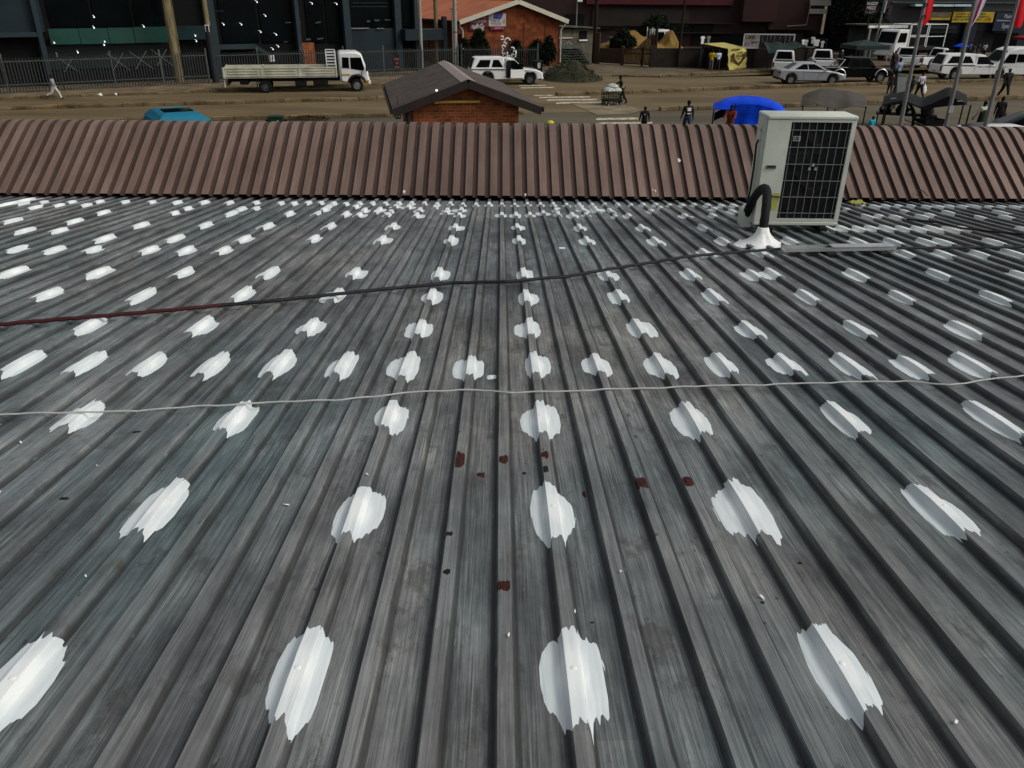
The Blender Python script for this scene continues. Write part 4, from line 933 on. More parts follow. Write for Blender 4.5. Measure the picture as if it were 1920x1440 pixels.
def tree(name, label, px, py, w, top, blobs, n=900, seed=0, M=None, cat='tree', group=None, leaf=.10):
    q = at(px, py); k = mpp(q); H = hgt(q, top); W = w * k; rng = random.Random(seed)
    t = thing(name, label, cat, q, 0, group)
    mb = MB(); mb.tube([(0, 0, 0), (.05 * W, 0, H * .25), (-.02 * W, .02, H * .55)], [W * .06 + .04, W * .045 + .03, W * .02], 8)
    for j in range(5):
        a = rng.uniform(0, 6.3); mb.tube([(0, 0, H * (.18 + .07 * j)), (math.cos(a) * W * .18, math.sin(a) * W * .18, H * (.4 + .07 * j)), (math.cos(a) * W * .33, math.sin(a) * W * .33, H * (.52 + .08 * j))], [W * .03 + .02, W * .02 + .01, .01], 6)
    mb.build('trunk', m_bark, t, smooth=True)
    mb = MB(); foliage(mb, [(b[0] * W, b[1] * W, b[2] * H, b[3] * W, b[4] * W, b[5] * H) for b in blobs], int(n * 2.6), leaf, rng); mb.build('crown', M or m_leafd, t); return t
RB = [(0, 0, .55, .38, .38, .42), (-.25, .05, .4, .28, .28, .34), (.27, -.05, .42, .26, .28, .32), (.05, 0, .82, .22, .22, .18), (-.1, -.2, .3, .3, .25, .26)]
tree('conifer_bush', 'dark rounded conifer with a stubby top against the brick gable', 985, 122, 26, 57, [(0, 0, .5, .42, .42, .5), (.0, 0, .8, .3, .3, .2), (0, 0, .25, .5, .45, .25)], 1300, 1)
tree('garden_bush', 'low broad dark bush right of the stubby conifer', 1006, 124, 34, 74, RB, 1200, 2, cat='bush')
tree('garden_bush', 'dark ragged bush at the right corner of the brick gable', 1028, 124, 28, 66, RB, 900, 3, cat='bush')
tree('garden_bush', 'dark bush left of the conifer, behind the white ornament', 968, 125, 30, 74, RB, 1000, 4, cat='bush')
tree('garden_tree', 'dark leafy tree in front of the red billboard', 898, 131, 42, 53, RB, 1500, 5)
tree('garden_tree', 'dark narrow tree beside the pale concrete pole', 872, 133, 26, 70, RB, 900, 6)
tree('yard_tree', 'dark round tree overhanging the brown steel gate', 1166, 112, 48, 55, [(0, 0, .55, .45, .4, .34), (-.25, 0, .5, .28, .3, .26), (.25, 0, .52, .28, .28, .28), (0, 0, .85, .25, .25, .2)], 1700, 7, leaf=.12)
tree('street_tree', 'large dark tree behind the parked pickups and green gazebo', 1597, 105, 105, -60, [(0, 0, .55, .42, .35, .3), (-.25, 0, .45, .26, .3, .24), (.2, 0, .4, .3, .3, .22), (0, 0, .8, .35, .3, .2), (-.1, 0, .25, .3, .25, .14)], 3200, 8, leaf=.15)
tree('yard_tree', 'dark bushy tree behind the sand heap against the maroon building', 1228, 96, 74, 26, RB, 1700, 9, leaf=.13)
# heap of overgrown soil
q = at(1070, 148); k = mpp(q); hp_ = thing('soil_heap', 'overgrown dark soil heap beside the zebra crossing', 'heap', q)
def heap(t, name, W, D, H, M, seed, n=26, sharp=1.0):
    vs = []; mb = MB()
    for j in range(n + 1):
        for i in range(n + 1):
            x, y = (i / n * 2 - 1), (j / n * 2 - 1); r = math.hypot(x, y); h = max(0, 1 - r ** sharp)
            h *= 1 + .5 * noise.noise((x * 2.3 + seed, y * 2.3, seed)); h += .12 * noise.noise((x * 7 + seed, y * 7, 1)) * min(1, 3 * max(0, 1 - r))
            vs.append((x * W, y * D, max(-.03, H * h if r < 1 else -.03)))
    mb.add(vs, [(j * (n + 1) + i, j * (n + 1) + i + 1, (j + 1) * (n + 1) + i + 1, (j + 1) * (n + 1) + i) for j in range(n) for i in range(n)]); return mb.build(name, M, t, smooth=True)
heap(hp_, 'soil', 62 * k, 3.2, 1.45, mat('dark soil', '#2b2a1c', .95, var=.4, scale=2, bump=1, bscale=5), 3.3)
mb = MB(); rr = random.Random(31); 
for _ in range(1500):
    x, y = rr.uniform(-1, 1), rr.uniform(-1, 1); r_ = math.hypot(x, y)
    if r_ > .95 or noise.noise((x * 3, y * 3, 9)) < -.15: continue
    h_ = (1 - r_) * (1 + .5 * noise.noise((x * 2.3 + 3.3, y * 2.3, 3.3))); p = Vector((x * 62 * k, y * 3.2, 1.45 * h_ + rr.uniform(.02, .22))); s_ = rr.uniform(.05, .13)
    a = Vector((rr.gauss(0, 1), rr.gauss(0, 1), rr.gauss(.4, .6))).normalized(); b = a.cross(Vector((rr.gauss(0, 1), rr.gauss(0, 1), rr.gauss(0, 1)))).normalized(); mb.add([p - a * s_, p - b * s_ * .4, p + a * s_, p + b * s_ * .4], [(0, 1, 2, 3)])
w_ = mb.build('weeds', m_leafg, hp_); w_['kind'] = 'stuff'
q = at(1045, 116.5)
# ------------------------------------------------------------------ shack, corrugated sheets, gate, sand, walls
m_shack = mat('grey patched boards', '#5d5a4c', .85, var=.3, scale=1.2, tint='#413f36'); m_rusty = mat('old corrugated iron', '#565c52', .6, metal=.3, var=.35, scale=1.5, tint='#3a423c')
a_, b_ = at(1046, 114), at(1113, 112); S = Frame(a_, b_); sh = thing('shack', 'small grey shack with one dark window beside the orange roofed house', 'shack', a_, S.rz)
_, zt = S.px(1090, 54); _, zt2 = S.px(1050, 51)
mb = MB(); mb.box((S.len / 2, 2.05, zt / 2), (S.len, 4, zt)); mb.build('wall', m_shack, sh)
mb = MB(); mb.beam((-.3, 1.9, zt2 + .1), (S.len + .3, 1.9, zt + .06), 4.6, .12); mb.build('roof', m_rusty, sh)
ua, z1 = S.px(1087, 58); ub, z0_ = S.px(1100, 74); fr_ = MB().box(((ua + ub) / 2, .03, (z0_ + z1) / 2), (ub - ua, .1, z1 - z0_)).build('window', m_void, sh); MB().box(((ua + ub) / 2, -.04, z0_ - .06), (ub - ua + .1, .12, .12)).build('sill', m_white, fr_)
mb = MB(); ua, z1 = S.px(1040, 52); mb.box((S.len * .12, -.03, zt * .72), (S.len * .5, .05, .06)); mb.build('lintel', m_white, sh)
mb = MB(); rr = random.Random(2)
for k in range(7):
    x = S.len * (.1 + .05 * k); z = zt * .62 - abs(k - 3) * .1; mb.beam((x, -.08, z), (x + .22, -.1, z - rr.uniform(.1, .5)), .03, .12)
tag(mb.build('hanging_cloth', mat('grey pink cloth', '#8b807a', .8), loc=a_, rz=S.rz), 'pale cloths drying in front of the grey shack', 'washing')
st = thing('iron_sheet_stack', 'stack of old greenish corrugated iron sheets leaning before the grey shack', 'stack', at(1074, 119), R(6)); rr = random.Random(9)
for k in range(7):
    q = at(1074, 119); kk = mpp(q); W_ = (64 - 2.5 * k) * kk; zc = .12 + k * .2
    mb = MB(); n = 40; vs = []
    for j in (0, 1):
        for i in range(n + 1): vs.append((W_ * (i / n - .5) * 1.0 - .1 * k, (j - .5) * (2.4 - .15 * k), zc + .03 * math.sin(j * 3) + .05 * noise.noise((i * .2, k * 3.1, j)) + (.25 * j) + .03 * math.sin(i * 1.57)))
    vs += [(v[0], v[1], v[2] - .05) for v in vs]; m_ = n + 1
    fs = [(i, i + 1, m_ + i + 1, m_ + i) for i in range(n)] + [(2 * m_ + m_ + i, 2 * m_ + m_ + i + 1, 2 * m_ + i + 1, 2 * m_ + i) for i in range(n)] + [(2 * m_ + i, 2 * m_ + i + 1, i + 1, i) for i in range(n)] + [(m_ + i, m_ + i + 1, 3 * m_ + i + 1, 3 * m_ + i) for i in range(n)]
    mb.add(vs, fs); mb.build('iron_sheet', m_rusty, st, rz=rr.uniform(-.05, .05))
# gate
a_, b_ = at(1122, 119.5), at(1221, 125); Gt = Frame(a_, b_); gt = thing('steel_gate', 'brown two leaf steel bar gate in front of the sand yard', 'gate', a_, Gt.rz); m_gate = mat('rusty brown steel', '#3a2a1e', .7, var=.3)
_, gz = Gt.px(1150, 92)
for (f0, f1, h1, h2) in ((.0, .44, gz, gz + .1), (.47, 1.0, gz + .1, gz + .2)):
    lf_ = MB(); n = 22
    for i in range(n):
        x = Gt.len * (f0 + (f1 - f0) * (i + .5) / n); up_ = h1 + (h2 - h1) * i / n
        if f0 > .4: up_ += max(0, (i - 9)) * .11
        lf_.beam((x, 0, .12), (x, 0, up_), .075)
    for z in (.15, 1.0, h1): lf_.beam((Gt.len * f0, 0, z), (Gt.len * f1, 0, z), .06, .09)
    lf_.build('gate_leaf', m_gate, gt)
for f, w in ((-.03, .5), (.455, .28), (.83, .14), (1.0, .3)):
    mb = MB(); hh = gz + (1.3 if f in (-.03, 1.0) else .3); mb.rbox((Gt.len * f, -.05, hh / 2), (w, .25, hh), .03); mb.build('post', m_gate, gt)
m_sand = mat('ochre sand', '#785f2e', .95, var=.15, scale=2, bump=.5, bscale=8, tint='#634d26')
yd = at(1170, 113); 
def sandheap(px, py, W_, D_, H_, sd_, label): q = at(px, py); t = thing('sand_heap', label, 'sand heap', q); heap(t, 'sand', W_, D_, H_, m_sand, sd_, sharp=1.2)
sandheap(1192, 110, 4.2, 3.2, 2.5, 1.7, 'broad ochre sand heap behind the steel gate'); sandheap(1247, 106, 3.0, 2.6, 2.1, 6.1, 'tall ochre sand heap beside the white truck cab, over the wall'); sandheap(1140, 109, 3.4, 3.0, 1.6, 9.1, 'low ochre sand heap at the left leaf of the gate')
# perimeter wall
m_wallb = mat('dark brown plaster wall', '#2d2620', .9, var=.25, scale=.7, bump=.3, bscale=6, tint='#1f1b18')
a_, b_ = at(1222, 126.5), at(1512, 128); Wf = Frame(a_, b_); _, wz = Wf.px(1320, 91)
pw = thing('boundary_wall', 'low dark brown boundary wall behind the yellow stall', 'wall', a_, Wf.rz)
MB().box((Wf.len / 2, .12, wz / 2), (Wf.len, .24, wz)).build('wall', m_wallb, pw)
for f in (0.0, .33, .66, 1.0): MB().rbox((Wf.len * f, .1, wz / 2 + .1), (.45, .4, wz + .2), .03).build('pier', m_wallb, pw)
ua, _ = Wf.px(1283, 90); ub, _ = Wf.px(1340, 90)
MB().box(((ua + ub) / 2, .12, wz + .06), (ub - ua, .34, .12)).build('coping', mat('reddish coping', '#4b372d', .8), pw)
# maroon building at the back
a_, b_ = at(1090, 92), at(1534, 95); Mf = Frame(a_, b_); m_mar = mat('dark maroon wall', '#2f2222', .8, var=.2, scale=.3); m_mar2 = mat('maroon fascia', '#48191f', .6, var=.2, scale=.5)
mbld = thing('maroon_building', 'long dark maroon commercial building with red fascia behind the sand yard', 'building', a_, Mf.rz)
MB().box((Mf.len / 2 - 6, 4.2, 5), (Mf.len + 12, 8, 10)).build('wall', m_mar, mbld)
ua, z1 = Mf.px(1100, -20); ub, z0_ = Mf.px(1372, 10); MB().box(((ua + ub) / 2, -.1, (z0_ + z1) / 2), (ub - ua, .7, z1 - z0_)).build('fascia', m_mar2, mbld)
def mpart(name, M, x0, x1, y0, y1, d=.2, off=0): 
    ua, z1 = Mf.px(x0, y0); ub, z0_ = Mf.px(x1, y1); return MB().box(((ua + ub) / 2, .2 - off - d / 2, (z0_ + z1) / 2), (ub - ua, d, z1 - z0_)).build(name, M, mbld)
mpart('bay', mat('dull maroon bay', '#33201f', .8, var=.2, scale=.4), 1392, 1448, -20, 40, d=1.6); mpart('bay', MATS['dull maroon bay'], 1448, 1526, -20, 56, d=.8)
for (x0_, x1_, y0_, y1_) in ((1262, 1296, 44, 61), (1300, 1336, 44, 61), (1062, 1094, 26, 60), (1120, 1150, 20, 55), (1178, 1215, 22, 50)): w_ = mpart('window', m_void, x0_, x1_, y0_, y1_, d=.15, off=.1)
mpart('ledge', mat('grey ledge', '#3a3835', .7), 1258, 1372, 42.5, 44, d=.5, off=.1); mpart('ledge', MATS['grey ledge'], 1258, 1370, 61, 62.4, d=.5, off=.1)
mpart('shop_opening', m_void, 1300, 1540, 62, 94, d=.2, off=.05); mpart('roller_shutter', mat('dark ribbed shutter', '#231d1b', .6), 1420, 1500, 62, 92, d=.1, off=.3)
ua, z1 = Mf.px(1513, 10); ub, z0_ = Mf.px(1506, 46); mb = MB(); mb.tube([(ua, -1, z1), (ub, -1, z0_), (ub - 2.2, -1, z0_ - .15)], .04, 6); mb.build('pipe', m_wpole, mbld)
mpart('panel', mat('dim grey plaster', '#2c2724', .85, var=.25, scale=.5), 1112, 1290, 16, 50, d=.3)
# lattice mast and aerial and other poles
t, r, q = pole('aerial_mast', 'white T shaped aerial on a thin mast before the maroon wall', 'aerial', 1428, 90, 2.2, hgt(at(1428, 90), 10), m_wpole, taper=.8)
z = hgt(q, 23); mb = MB(); k = mpp(q); mb.tube([(-20 * k, 0, z + .1), (17 * k, 0, z - .05), (18 * k, 0, z + 12 * k)], .05, 6); mb.build('crossbar', m_wpole, t)
m_dpole = mat('dark timber pole', '#1d1814', .9, var=.3)
pole('dark_pole', 'dark leaning timber pole in front of the boundary wall by the sand', 'pole', 1270, 127, 5, 8.5, m_dpole, lean=(.02, 0)); pole('dark_pole', 'thick dark pole left of the steel gate by the shack', 'pole', 1113, 118, 8, 9, m_dpole)
pole('dark_pole', 'dark gate pole between the steel gate and the sand heap', 'pole', 1226, 126, 7, hgt(at(1226, 126), 50), m_dpole)
t, r, q = pole('street_lamp', 'slim street lamp with white head behind the grey shack', 'street lamp', 1078, 108, 3, hgt(at(1078, 108), 3), m_grey, taper=.7)
z = hgt(q, 2); MB().rbox((.25, -.1, z), (.5, .25, .16), .05).build('lamp_head', m_white, t); MB().rbox((.05, -.1, z + .25), (.35, .2, .12), .04).build('lamp_head', m_white, t)
# ------------------------------------------------------------------ vehicles (built heading +X, right flank towards -Y)
m_vw = mat('white car paint', (.66, .67, .66), .28, var=.06, scale=2); m_vs = mat('silver car paint', '#9ea2a6', .3, metal=.35, var=.06); m_vk = mat('black car paint', '#08090b', .3, var=.2, spec=.12)
m_vt = mat('turquoise paint', '#006680', .55, var=.1, scale=2); m_vg = mat('car glass', '#07090a', .15, var=.3, scale=1, spec=.04); m_tyre = mat('tyre rubber', '#0f0f10', .85, var=.3, scale=8); m_rim = mat('alloy rim', '#8b8d8f', .35, metal=.6, var=.15)
m_trim = mat('black plastic trim', '#121314', .6, var=.2); m_chr = mat('chrome trim', '#b4b6b8', .2, metal=.8, var=.1); m_tail = mat('red tail lamp', '#6d0f12', .3); m_head = mat('clear lamp', '#c9ccca', .15); m_dimr = mat('steel rim', '#56585a', .5, metal=.4, var=.2)
def arch(cx, r, z0, n=9): return [(cx + r * math.cos(math.pi * (1 - i / n)) * -1, z0 + r * math.sin(math.pi * i / n)) for i in range(n + 1)]
def outline(top, wheels, r, zs):
    """top: outline points from rear to front along the upper edge; the sill at zs carries the wheel arches"""
    pts = list(top); low = []
    for cx in sorted(wheels, reverse=True):
        low.append((cx + r, zs)); low += [(cx + r * math.cos(a), zs + r * math.sin(a) * .98 + .12) for a in [math.pi * i / 8 for i in range(9)]]; low.append((cx - r, zs))
    return pts + low
def wheel(t, cx, y, r, w=.22, rim=None, spokes=5):
    s = -1 if y < 0 else 1
    o = MB().lathe([(r * .62, -w / 2), (r * .93, -w / 2), (r, -w * .3), (r, w * .3), (r * .93, w / 2), (r * .62, w / 2)], (0, 0, 0), 'Y', 20, cap=False).build('wheel', m_tyre, t, smooth=True, loc=(cx, y, r))
    mb = MB(); mb.lathe([(r * .63, s * w * .30), (r * .6, s * w * .40), (r * .5, s * w * .22), (r * .14, s * w * .30), (.001, s * w * .34)], (0, 0, 0), 'Y', 20, cap=False); mb.lathe([(r * .64, 0), (.001, s * .01)], (0, 0, 0), 'Y', 16, cap=False)
    for k in range(spokes):
        a = 2 * math.pi * k / spokes; mb.beam((r * .12 * math.cos(a), s * w * .34, r * .12 * math.sin(a)), (r * .6 * math.cos(a), s * w * .40, r * .6 * math.sin(a)), .045, .03, up=(0, 1, 0))
    mb.build('rim', rim or m_rim, o, smooth=True); return o
class Cabin:
    """tapered greenhouse from belt rectangle to roof rectangle"""
    def __init__(s, xb0, xb1, zb, wb, xt0, xt1, zt, wt): s.p = [(xb0, -wb / 2, zb), (xb1, -wb / 2, zb), (xt1, -wt / 2, zt), (xt0, -wt / 2, zt)]; s.wb = wb; s.wt = wt; s.zt = zt; s.q = (xb0, xb1, zb, xt0, xt1)
    def shell(s, name, M, t, crown=.04):
        xb0, xb1, zb, xt0, xt1 = s.q; vs = []; rows = [(0, 1.0, 0), (.55, .985, 0), (.86, .93, 0), (1.0, .80, crown * .5)]
        n = len(rows)
        def ring(f, zz, k):
            x0 = xb0 + (xt0 - xb0) * f; x1 = xb1 + (xt1 - xb1) * f; w = s.wb + (s.wt - s.wb) * f; z = zb + (s.zt - zb) * f; c = .10 * f
            if k: x0 += .12; x1 -= .12; w -= .2; z += crown
            return [(x0 + c, -w / 2, z), (x1 - c, -w / 2, z), (x1, -w / 2 + c, z), (x1, w / 2 - c, z), (x1 - c, w / 2, z), (x0 + c, w / 2, z), (x0, w / 2 - c, z), (x0, -w / 2 + c, z)]
        R_ = [ring(0, 0, 0), ring(.5, 0, 0), ring(1, 0, 0), ring(1, 0, 1)]
        for r_ in R_: vs += r_
        fs = [tuple(range(24, 32)), tuple(reversed(range(8)))]
        for k in range(3):
            for i in range(8): j = (i + 1) % 8; fs.append((k * 8 + i, k * 8 + j, k * 8 + 8 + j, k * 8 + 8 + i))
        return MB().add(vs, fs).build(name, M, t, smooth=True)
    def side(s, poly, M, t, name='window', off=.012):
        for sg in (-1, 1):
            A, B, C_, D_ = [Vector((p[0], p[1] * -sg if sg < 0 else -p[1], p[2])) if False else Vector((p[0], abs(p[1]) * sg, p[2])) for p in s.p]
            nn = (B - A).cross(D_ - A).normalized()
            if nn.y * sg < 0: nn = -nn
            P_ = []
            for (u, v) in poly:
                lo = A.lerp(B, u); hi = D_.lerp(C_, u); P_.append(lo.lerp(hi, v))
            n = len(P_); mb = MB(); mb.add([p + nn * off for p in P_] + [p - nn * .02 for p in P_], [tuple(range(n)), tuple(reversed(range(n, 2 * n)))] + [(i, (i + 1) % n, n + (i + 1) % n, n + i) for i in range(n)])
            mb.build(name, M, t)
    def end(s, front, M, t, name, m0=.10, m1=.08, v0=.08, v1=.92, off=.012):
        xb0, xb1, zb, xt0, xt1 = s.q; xb, xt = (xb1, xt1) if front else (xb0, xt0); sg = 1 if front else -1
        P_ = []
        for (f, v) in ((m0, v0), (1 - m0, v0), (1 - m1 - .04, v1), (m1 + .04, v1)):
            w = s.wb + (s.wt - s.wb) * v; P_.append(Vector((xb + (xt - xb) * v, (f - .5) * w, zb + (s.zt - zb) * v)))
        nn = (P_[1] - P_[0]).cross(P_[3] - P_[0]).normalized()
        if nn.x * sg < 0: nn = -nn
        mb = MB(); mb.add([p + nn * off for p in P_] + [p - nn * .02 for p in P_], [(0, 1, 2, 3), (7, 6, 5, 4)] + [(i, (i + 1) % 4, 4 + (i + 1) % 4, 4 + i) for i in range(4)]); mb.build(name, M, t)
def lights(t, xf, xr, w, zf, zr_, hl=(.1, .30, .16), tl=(.06, .14, .36)):
    for s in (-1, 1):
        MB().rbox((xf - .02, s * (w / 2 - .2), zf), hl, .03).build('headlight', m_head, t)
        MB().rbox((xr + .0, s * (w / 2 - .09), zr_), tl, .02).build('tail_light', m_tail if True else m_head, t)
def pickup(label, px, py, rz, body, canopy=False, double=False, group=None, L=5.0, open_door=False, opened=None, rim=None, flare=False, rollbar=False, k=1.0):
    q = at(px, py); t = thing('pickup_truck', label, 'pickup', q, rz, group); t.scale = (k, k, k); W = 1.72; r = .36
    xr, xf = -L / 2, L / 2; wr, wf = xr + 1.15, xf - .88; cb0 = .25 if not double else -.55; cb0 = -.15 if not double else -.85
    hood = .98
    top = [(xr, .45), (xr, .98), (xr + .03, 1.02), (cb0, 1.02), (cb0 + 1.9 if False else xf - 1.35, 1.04), (xf - .75, hood), (xf - .2, hood - .08), (xf - .04, .80), (xf, .62), (xf, .40)]
    mb = MB(); mb.prism(outline(top, [wr, wf], r + .07, .36), -W / 2, W / 2, bev=.07); mb.build('body', body, t, smooth=True)
    mb = MB(); mb.box((0, 0, .52), (L - .6, W - .34, .3)); mb.build('chassis', m_trim, t)
    C1 = Cabin(cb0, xf - 1.30, 1.02, W - .06, cb0 + .10, xf - (1.82 if double else 2.02), 1.68, W - .36); cab = C1.shell('cab', body, t)
    if double: C1.side([(.05, .1), (.44, .1), (.45, .85), (.10, .85)], m_vg, cab); C1.side([(.48, .1), (.92, .1), (.86, .35), (.88, .85), (.50, .85)], m_vg, cab)
    else: C1.side([(.10, .1), (.90, .1), (.97, .3), (.93, .85), (.14, .85)], m_vg, cab)
    C1.end(True, m_vg, cab, 'windscreen'); C1.end(False, m_vg, cab, 'rear_window')
    if canopy:
        C2 = Cabin(xr + .02, cb0 - .005, 1.02, W - .03, xr + .30, cb0 - .005, 1.74, W - .34); cn = C2.shell('canopy', body, t)
        C2.side([(.12, .18), (.52, .18), (.55, .82), (.20, .82)], m_vg, cn); C2.side([(.60, .18), (.95, .18), (.86, .62), (.80, .82), (.63, .82)], m_vg, cn); C2.end(False, m_vg, cn, 'rear_window')
        for s in (-1, 1): MB().box(((xr + cb0) / 2, s * (W / 2 - .006), 1.02), (cb0 - xr - .05, .02, .05)).build('gutter_strip', m_trim, cn)
    else:
        MB().box(((xr + cb0) / 2 + .03, 0, 1.012), (cb0 - xr - .16, W - .24, .03)).build('load_bed', m_trim, t)
        for s in (-1, 1): MB().rbox(((xr + cb0) / 2, s * (W / 2 - .075), 1.035), (cb0 - xr, .07, .04), .015).build('bed_rail', m_chr if body is m_vk else body, t)
    MB().rbox((xr - .015, 0, .78), (.04, W - .30, .40), .015).build('tailgate', body, t)
    MB().rbox((xr - .03, 0, .42), (.12, W - .1, .14), .03).build('rear_bumper', m_chr if not canopy else m_trim, t)
    MB().rbox((xf - .04, 0, .45), (.18, W - .06, .22), .05).build('front_bumper', body if not flare else m_chr, t)
    MB().rbox((xf - .045, 0, .70), (.12, .85, .16), .02).build('grille', m_trim, t)
    MB().box((xr - .045, .0, .60), (.015, .44, .11)).build('number_plate', mat('yellow plate', '#b0a95a', .5), t)
    for s in (-1, 1):
        MB().rbox((xf - 1.55, s * (W / 2 + .07), 1.12), (.12, .16, .17), .03).build('mirror', m_trim, t)
        MB().beam((cb0 + .3, s * (W / 2 + .006), .9), (cb0 + .52, s * (W / 2 + .006), .9), .025, .03).build('door_handle', m_trim, t)
        MB().box((cb0 + .03, s * (W / 2 + .001), .74), (.014, .008, .52)).build('door_seam', m_trim, t)
        MB().box((cb0 + (1.0 if double else 1.2), s * (W / 2 + .001), .74), (.014, .008, .52)).build('door_seam', m_trim, t)
        if flare:
            mb = MB()
            for cx in (wr, wf): mb.tube([(cx + (r + .09) * math.cos(a), s * (W / 2), .48 + (r + .09) * math.sin(a)) for a in [math.pi * i / 10 for i in range(11)]], .045, 6)
            mb.build('wheel_flare', m_chr, t, smooth=True)
    if rollbar:
        mb = MB(); mb.tube([(cb0 - .7, -W / 2 + .12, 1.03), (cb0 - .25, -W / 2 + .22, 1.55), (cb0 - .25, W / 2 - .22, 1.55), (cb0 - .7, W / 2 - .12, 1.03)], .035, 8); mb.build('roll_bar', m_chr, t, smooth=True)
    lights(t, xf, xr, W, .70, .80)
    if open_door:
        d_ = MB().rbox((0, 0, 0), (1.0, .06, .55), .02).build('door', body, t, loc=(cb0 + .82, -W / 2 - .16, .74), rz=R(14)); MB().box((.05, 0, .45), (.8, .03, .36)).build('window', m_vg, d_)
        MB().box((cb0 + .25, -W / 2 + .01, 1.0), (.34, .08, 1.05)).build('door_opening', m_trim, t)
    for cx in (wr, wf):
        for s in (-1, 1): wheel(t, cx, s * (W / 2 - .12), r, rim=rim)
    return t
# flatbed truck
qa, qb = at(428, 172.5), at(692, 168.5); q = (qa + qb) / 2; TL = (qb - qa).length
tk = thing('flatbed_truck', 'white flatbed truck with cream drop sides parked along the palisade fence', 'truck', q, math.atan2(qb.y - qa.y, qb.x - qa.x))
m_bed = mat('cream dropside paint', '#b3b2a2', .5, var=.12, scale=1.5, tint='#9c9a88'); m_yel = mat('yellow reflector', '#b89a2c', .4)
k = TL / 9.5; xr, xf = -TL / 2, TL / 2; cl = 1.95 * k; bx1 = xf - cl - .22; W = 2.3
zc = 2.55 * k; rt = .42 * k
mb = MB(); mb.prism([(xf - cl, 1.0 * k), (xf - cl, zc - .08), (xf - cl + .1, zc), (xf - .75 * k, zc), (xf - .42 * k, zc - .14), (xf - .16 * k, 1.62 * k), (xf - .03, 1.25 * k), (xf, .62 * k), (xf - .25, .55 * k)] + [(xf - .85 * k + .56 * k * math.cos(a), .55 * k + .52 * k * math.sin(a)) for a in [math.pi * i / 10 for i in range(11)]] + [(xf - cl, .7 * k)], -W / 2 + .1, W / 2 - .1, bev=.10); cab = mb.build('cab', m_vw, tk, smooth=True)
for s in (-1, 1):
    y = s * (W / 2 - .095)
    for poly in ([(xf - cl + .18 * k, 1.55 * k), (xf - cl + .66 * k, 1.52 * k), (xf - cl + .66 * k, 2.2 * k), (xf - cl + .22 * k, 2.22 * k)], [(xf - cl + .76 * k, 1.5 * k), (xf - .36 * k, 1.36 * k), (xf - .30 * k, 1.5 * k), (xf - .46 * k, 2.2 * k), (xf - cl + .76 * k, 2.2 * k)]):
        mb = MB(); mb.prism(poly, y - .02, y + .02); mb.build('window', m_vg, cab)
    mb = MB(); mb.box((xf - cl + .1 * k, y, 1.2 * k), (.02, .03, .9)); mb.box((xf - .5 * k, y, 1.05 * k), (.02, .03, .5)); mb.build('door_seam', m_trim, cab)
    MB().rbox((xf - .15 * k, s * (W / 2 + .08), 1.55 * k), (.1, .16, .42), .03).build('mirror', m_trim, cab)
    MB().box((xf - cl + .4 * k, s * (W / 2 - .08), 1.14 * k), (.55 * k, .03, .09)).build('reflector', m_yel, cab); MB().box((xf - .22 * k, s * (W / 2 - .08), .72 * k), (.4 * k, .03, .07)).build('reflector', m_yel, cab)
    MB().rbox((xf - .01, s * .75, .85 * k), (.08, .3, .2), .03).build('headlight', m_head, cab)
    mb = MB(); mb.tube([(xf - .85 * k + .58 * k * math.cos(a), s * (W / 2 - .1), .5 * k + .55 * k * math.sin(a)) for a in [math.pi * (.05 + .9 * i / 10) for i in range(11)]], .07, 6); mb.build('mudguard', m_trim, cab, smooth=True)
mb = MB(); mb.add([(xf - .145 * k, -.9, 1.64 * k), (xf - .145 * k, .9, 1.64 * k), (xf - .40 * k, .85, 2.38 * k), (xf - .40 * k, -.85, 2.38 * k)], [(0, 1, 2, 3)]); mb.build('windscreen', m_vg, cab)
mb = MB(); mb.rbox((xf - .02, 0, .62 * k), (.2, W - .2, .26), .05); mb.build('front_bumper', m_vw, tk); MB().box((xf - .02, 0, 1.08 * k), (.06, 1.3, .22)).build('grille', m_trim, cab)
bz, bh = 1.08 * k, .52 * k
MB().box(((xr + bx1) / 2, 0, bz - .05), (bx1 - xr, W, .1)).build('bed_floor', m_bed, tk)
n = 3; sl_ = (bx1 - xr) / n
for s in (-1, 1):
    for i in range(n):
        xa, xb = xr + sl_ * i + .06, xr + sl_ * (i + 1) - .06; y = s * (W / 2)
        mb = MB(); mb.box(((xa + xb) / 2, y, bz + bh / 2), (xb - xa, .03, bh))
        for z in (.03, .33, .66, .97): mb.rbox(((xa + xb) / 2, y + s * .025, bz + bh * z), (xb - xa - (.0 if z in (.03, .97) else .3), .04, .06), .012)
        mb.build('side_panel', m_bed, tk)
    for i in range(n + 1): MB().rbox((xr + sl_ * i, s * (W / 2 + .01), bz + bh / 2 - .03), (.1, .09, bh + .14), .015).build('stake', m_bed, tk)
MB().box((xr, 0, bz + bh / 2), (.04, W, bh)).build('tailgate', m_bed, tk)
mb = MB(); hx = bx1 + .02; hz0, hz1 = bz, zc + .02
for i in range(5): mb.beam((hx, -W / 2 + .1 + (W - .2) * i / 4, hz0), (hx, -W / 2 + .1 + (W - .2) * i / 4, hz1), .06)
for i in range(6): mb.beam((hx, -W / 2 + .1, bz + bh + (hz1 - bz - bh) * i / 5), (hx, W / 2 - .1, bz + bh + (hz1 - bz - bh) * i / 5), .05)
for s in (-1, 1): mb.beam((hx - .55, s * (W / 2 - .06), bz + bh), (hx - .55, s * (W / 2 - .06), hz1), .05); [mb.beam((hx - .55, s * (W / 2 - .06), bz + bh + (hz1 - bz - bh) * i / 5), (hx, s * (W / 2 - .06), bz + bh + (hz1 - bz - bh) * i / 5), .05) for i in range(6)]
mb.build('headboard_rack', m_vw, tk)
mb = MB()
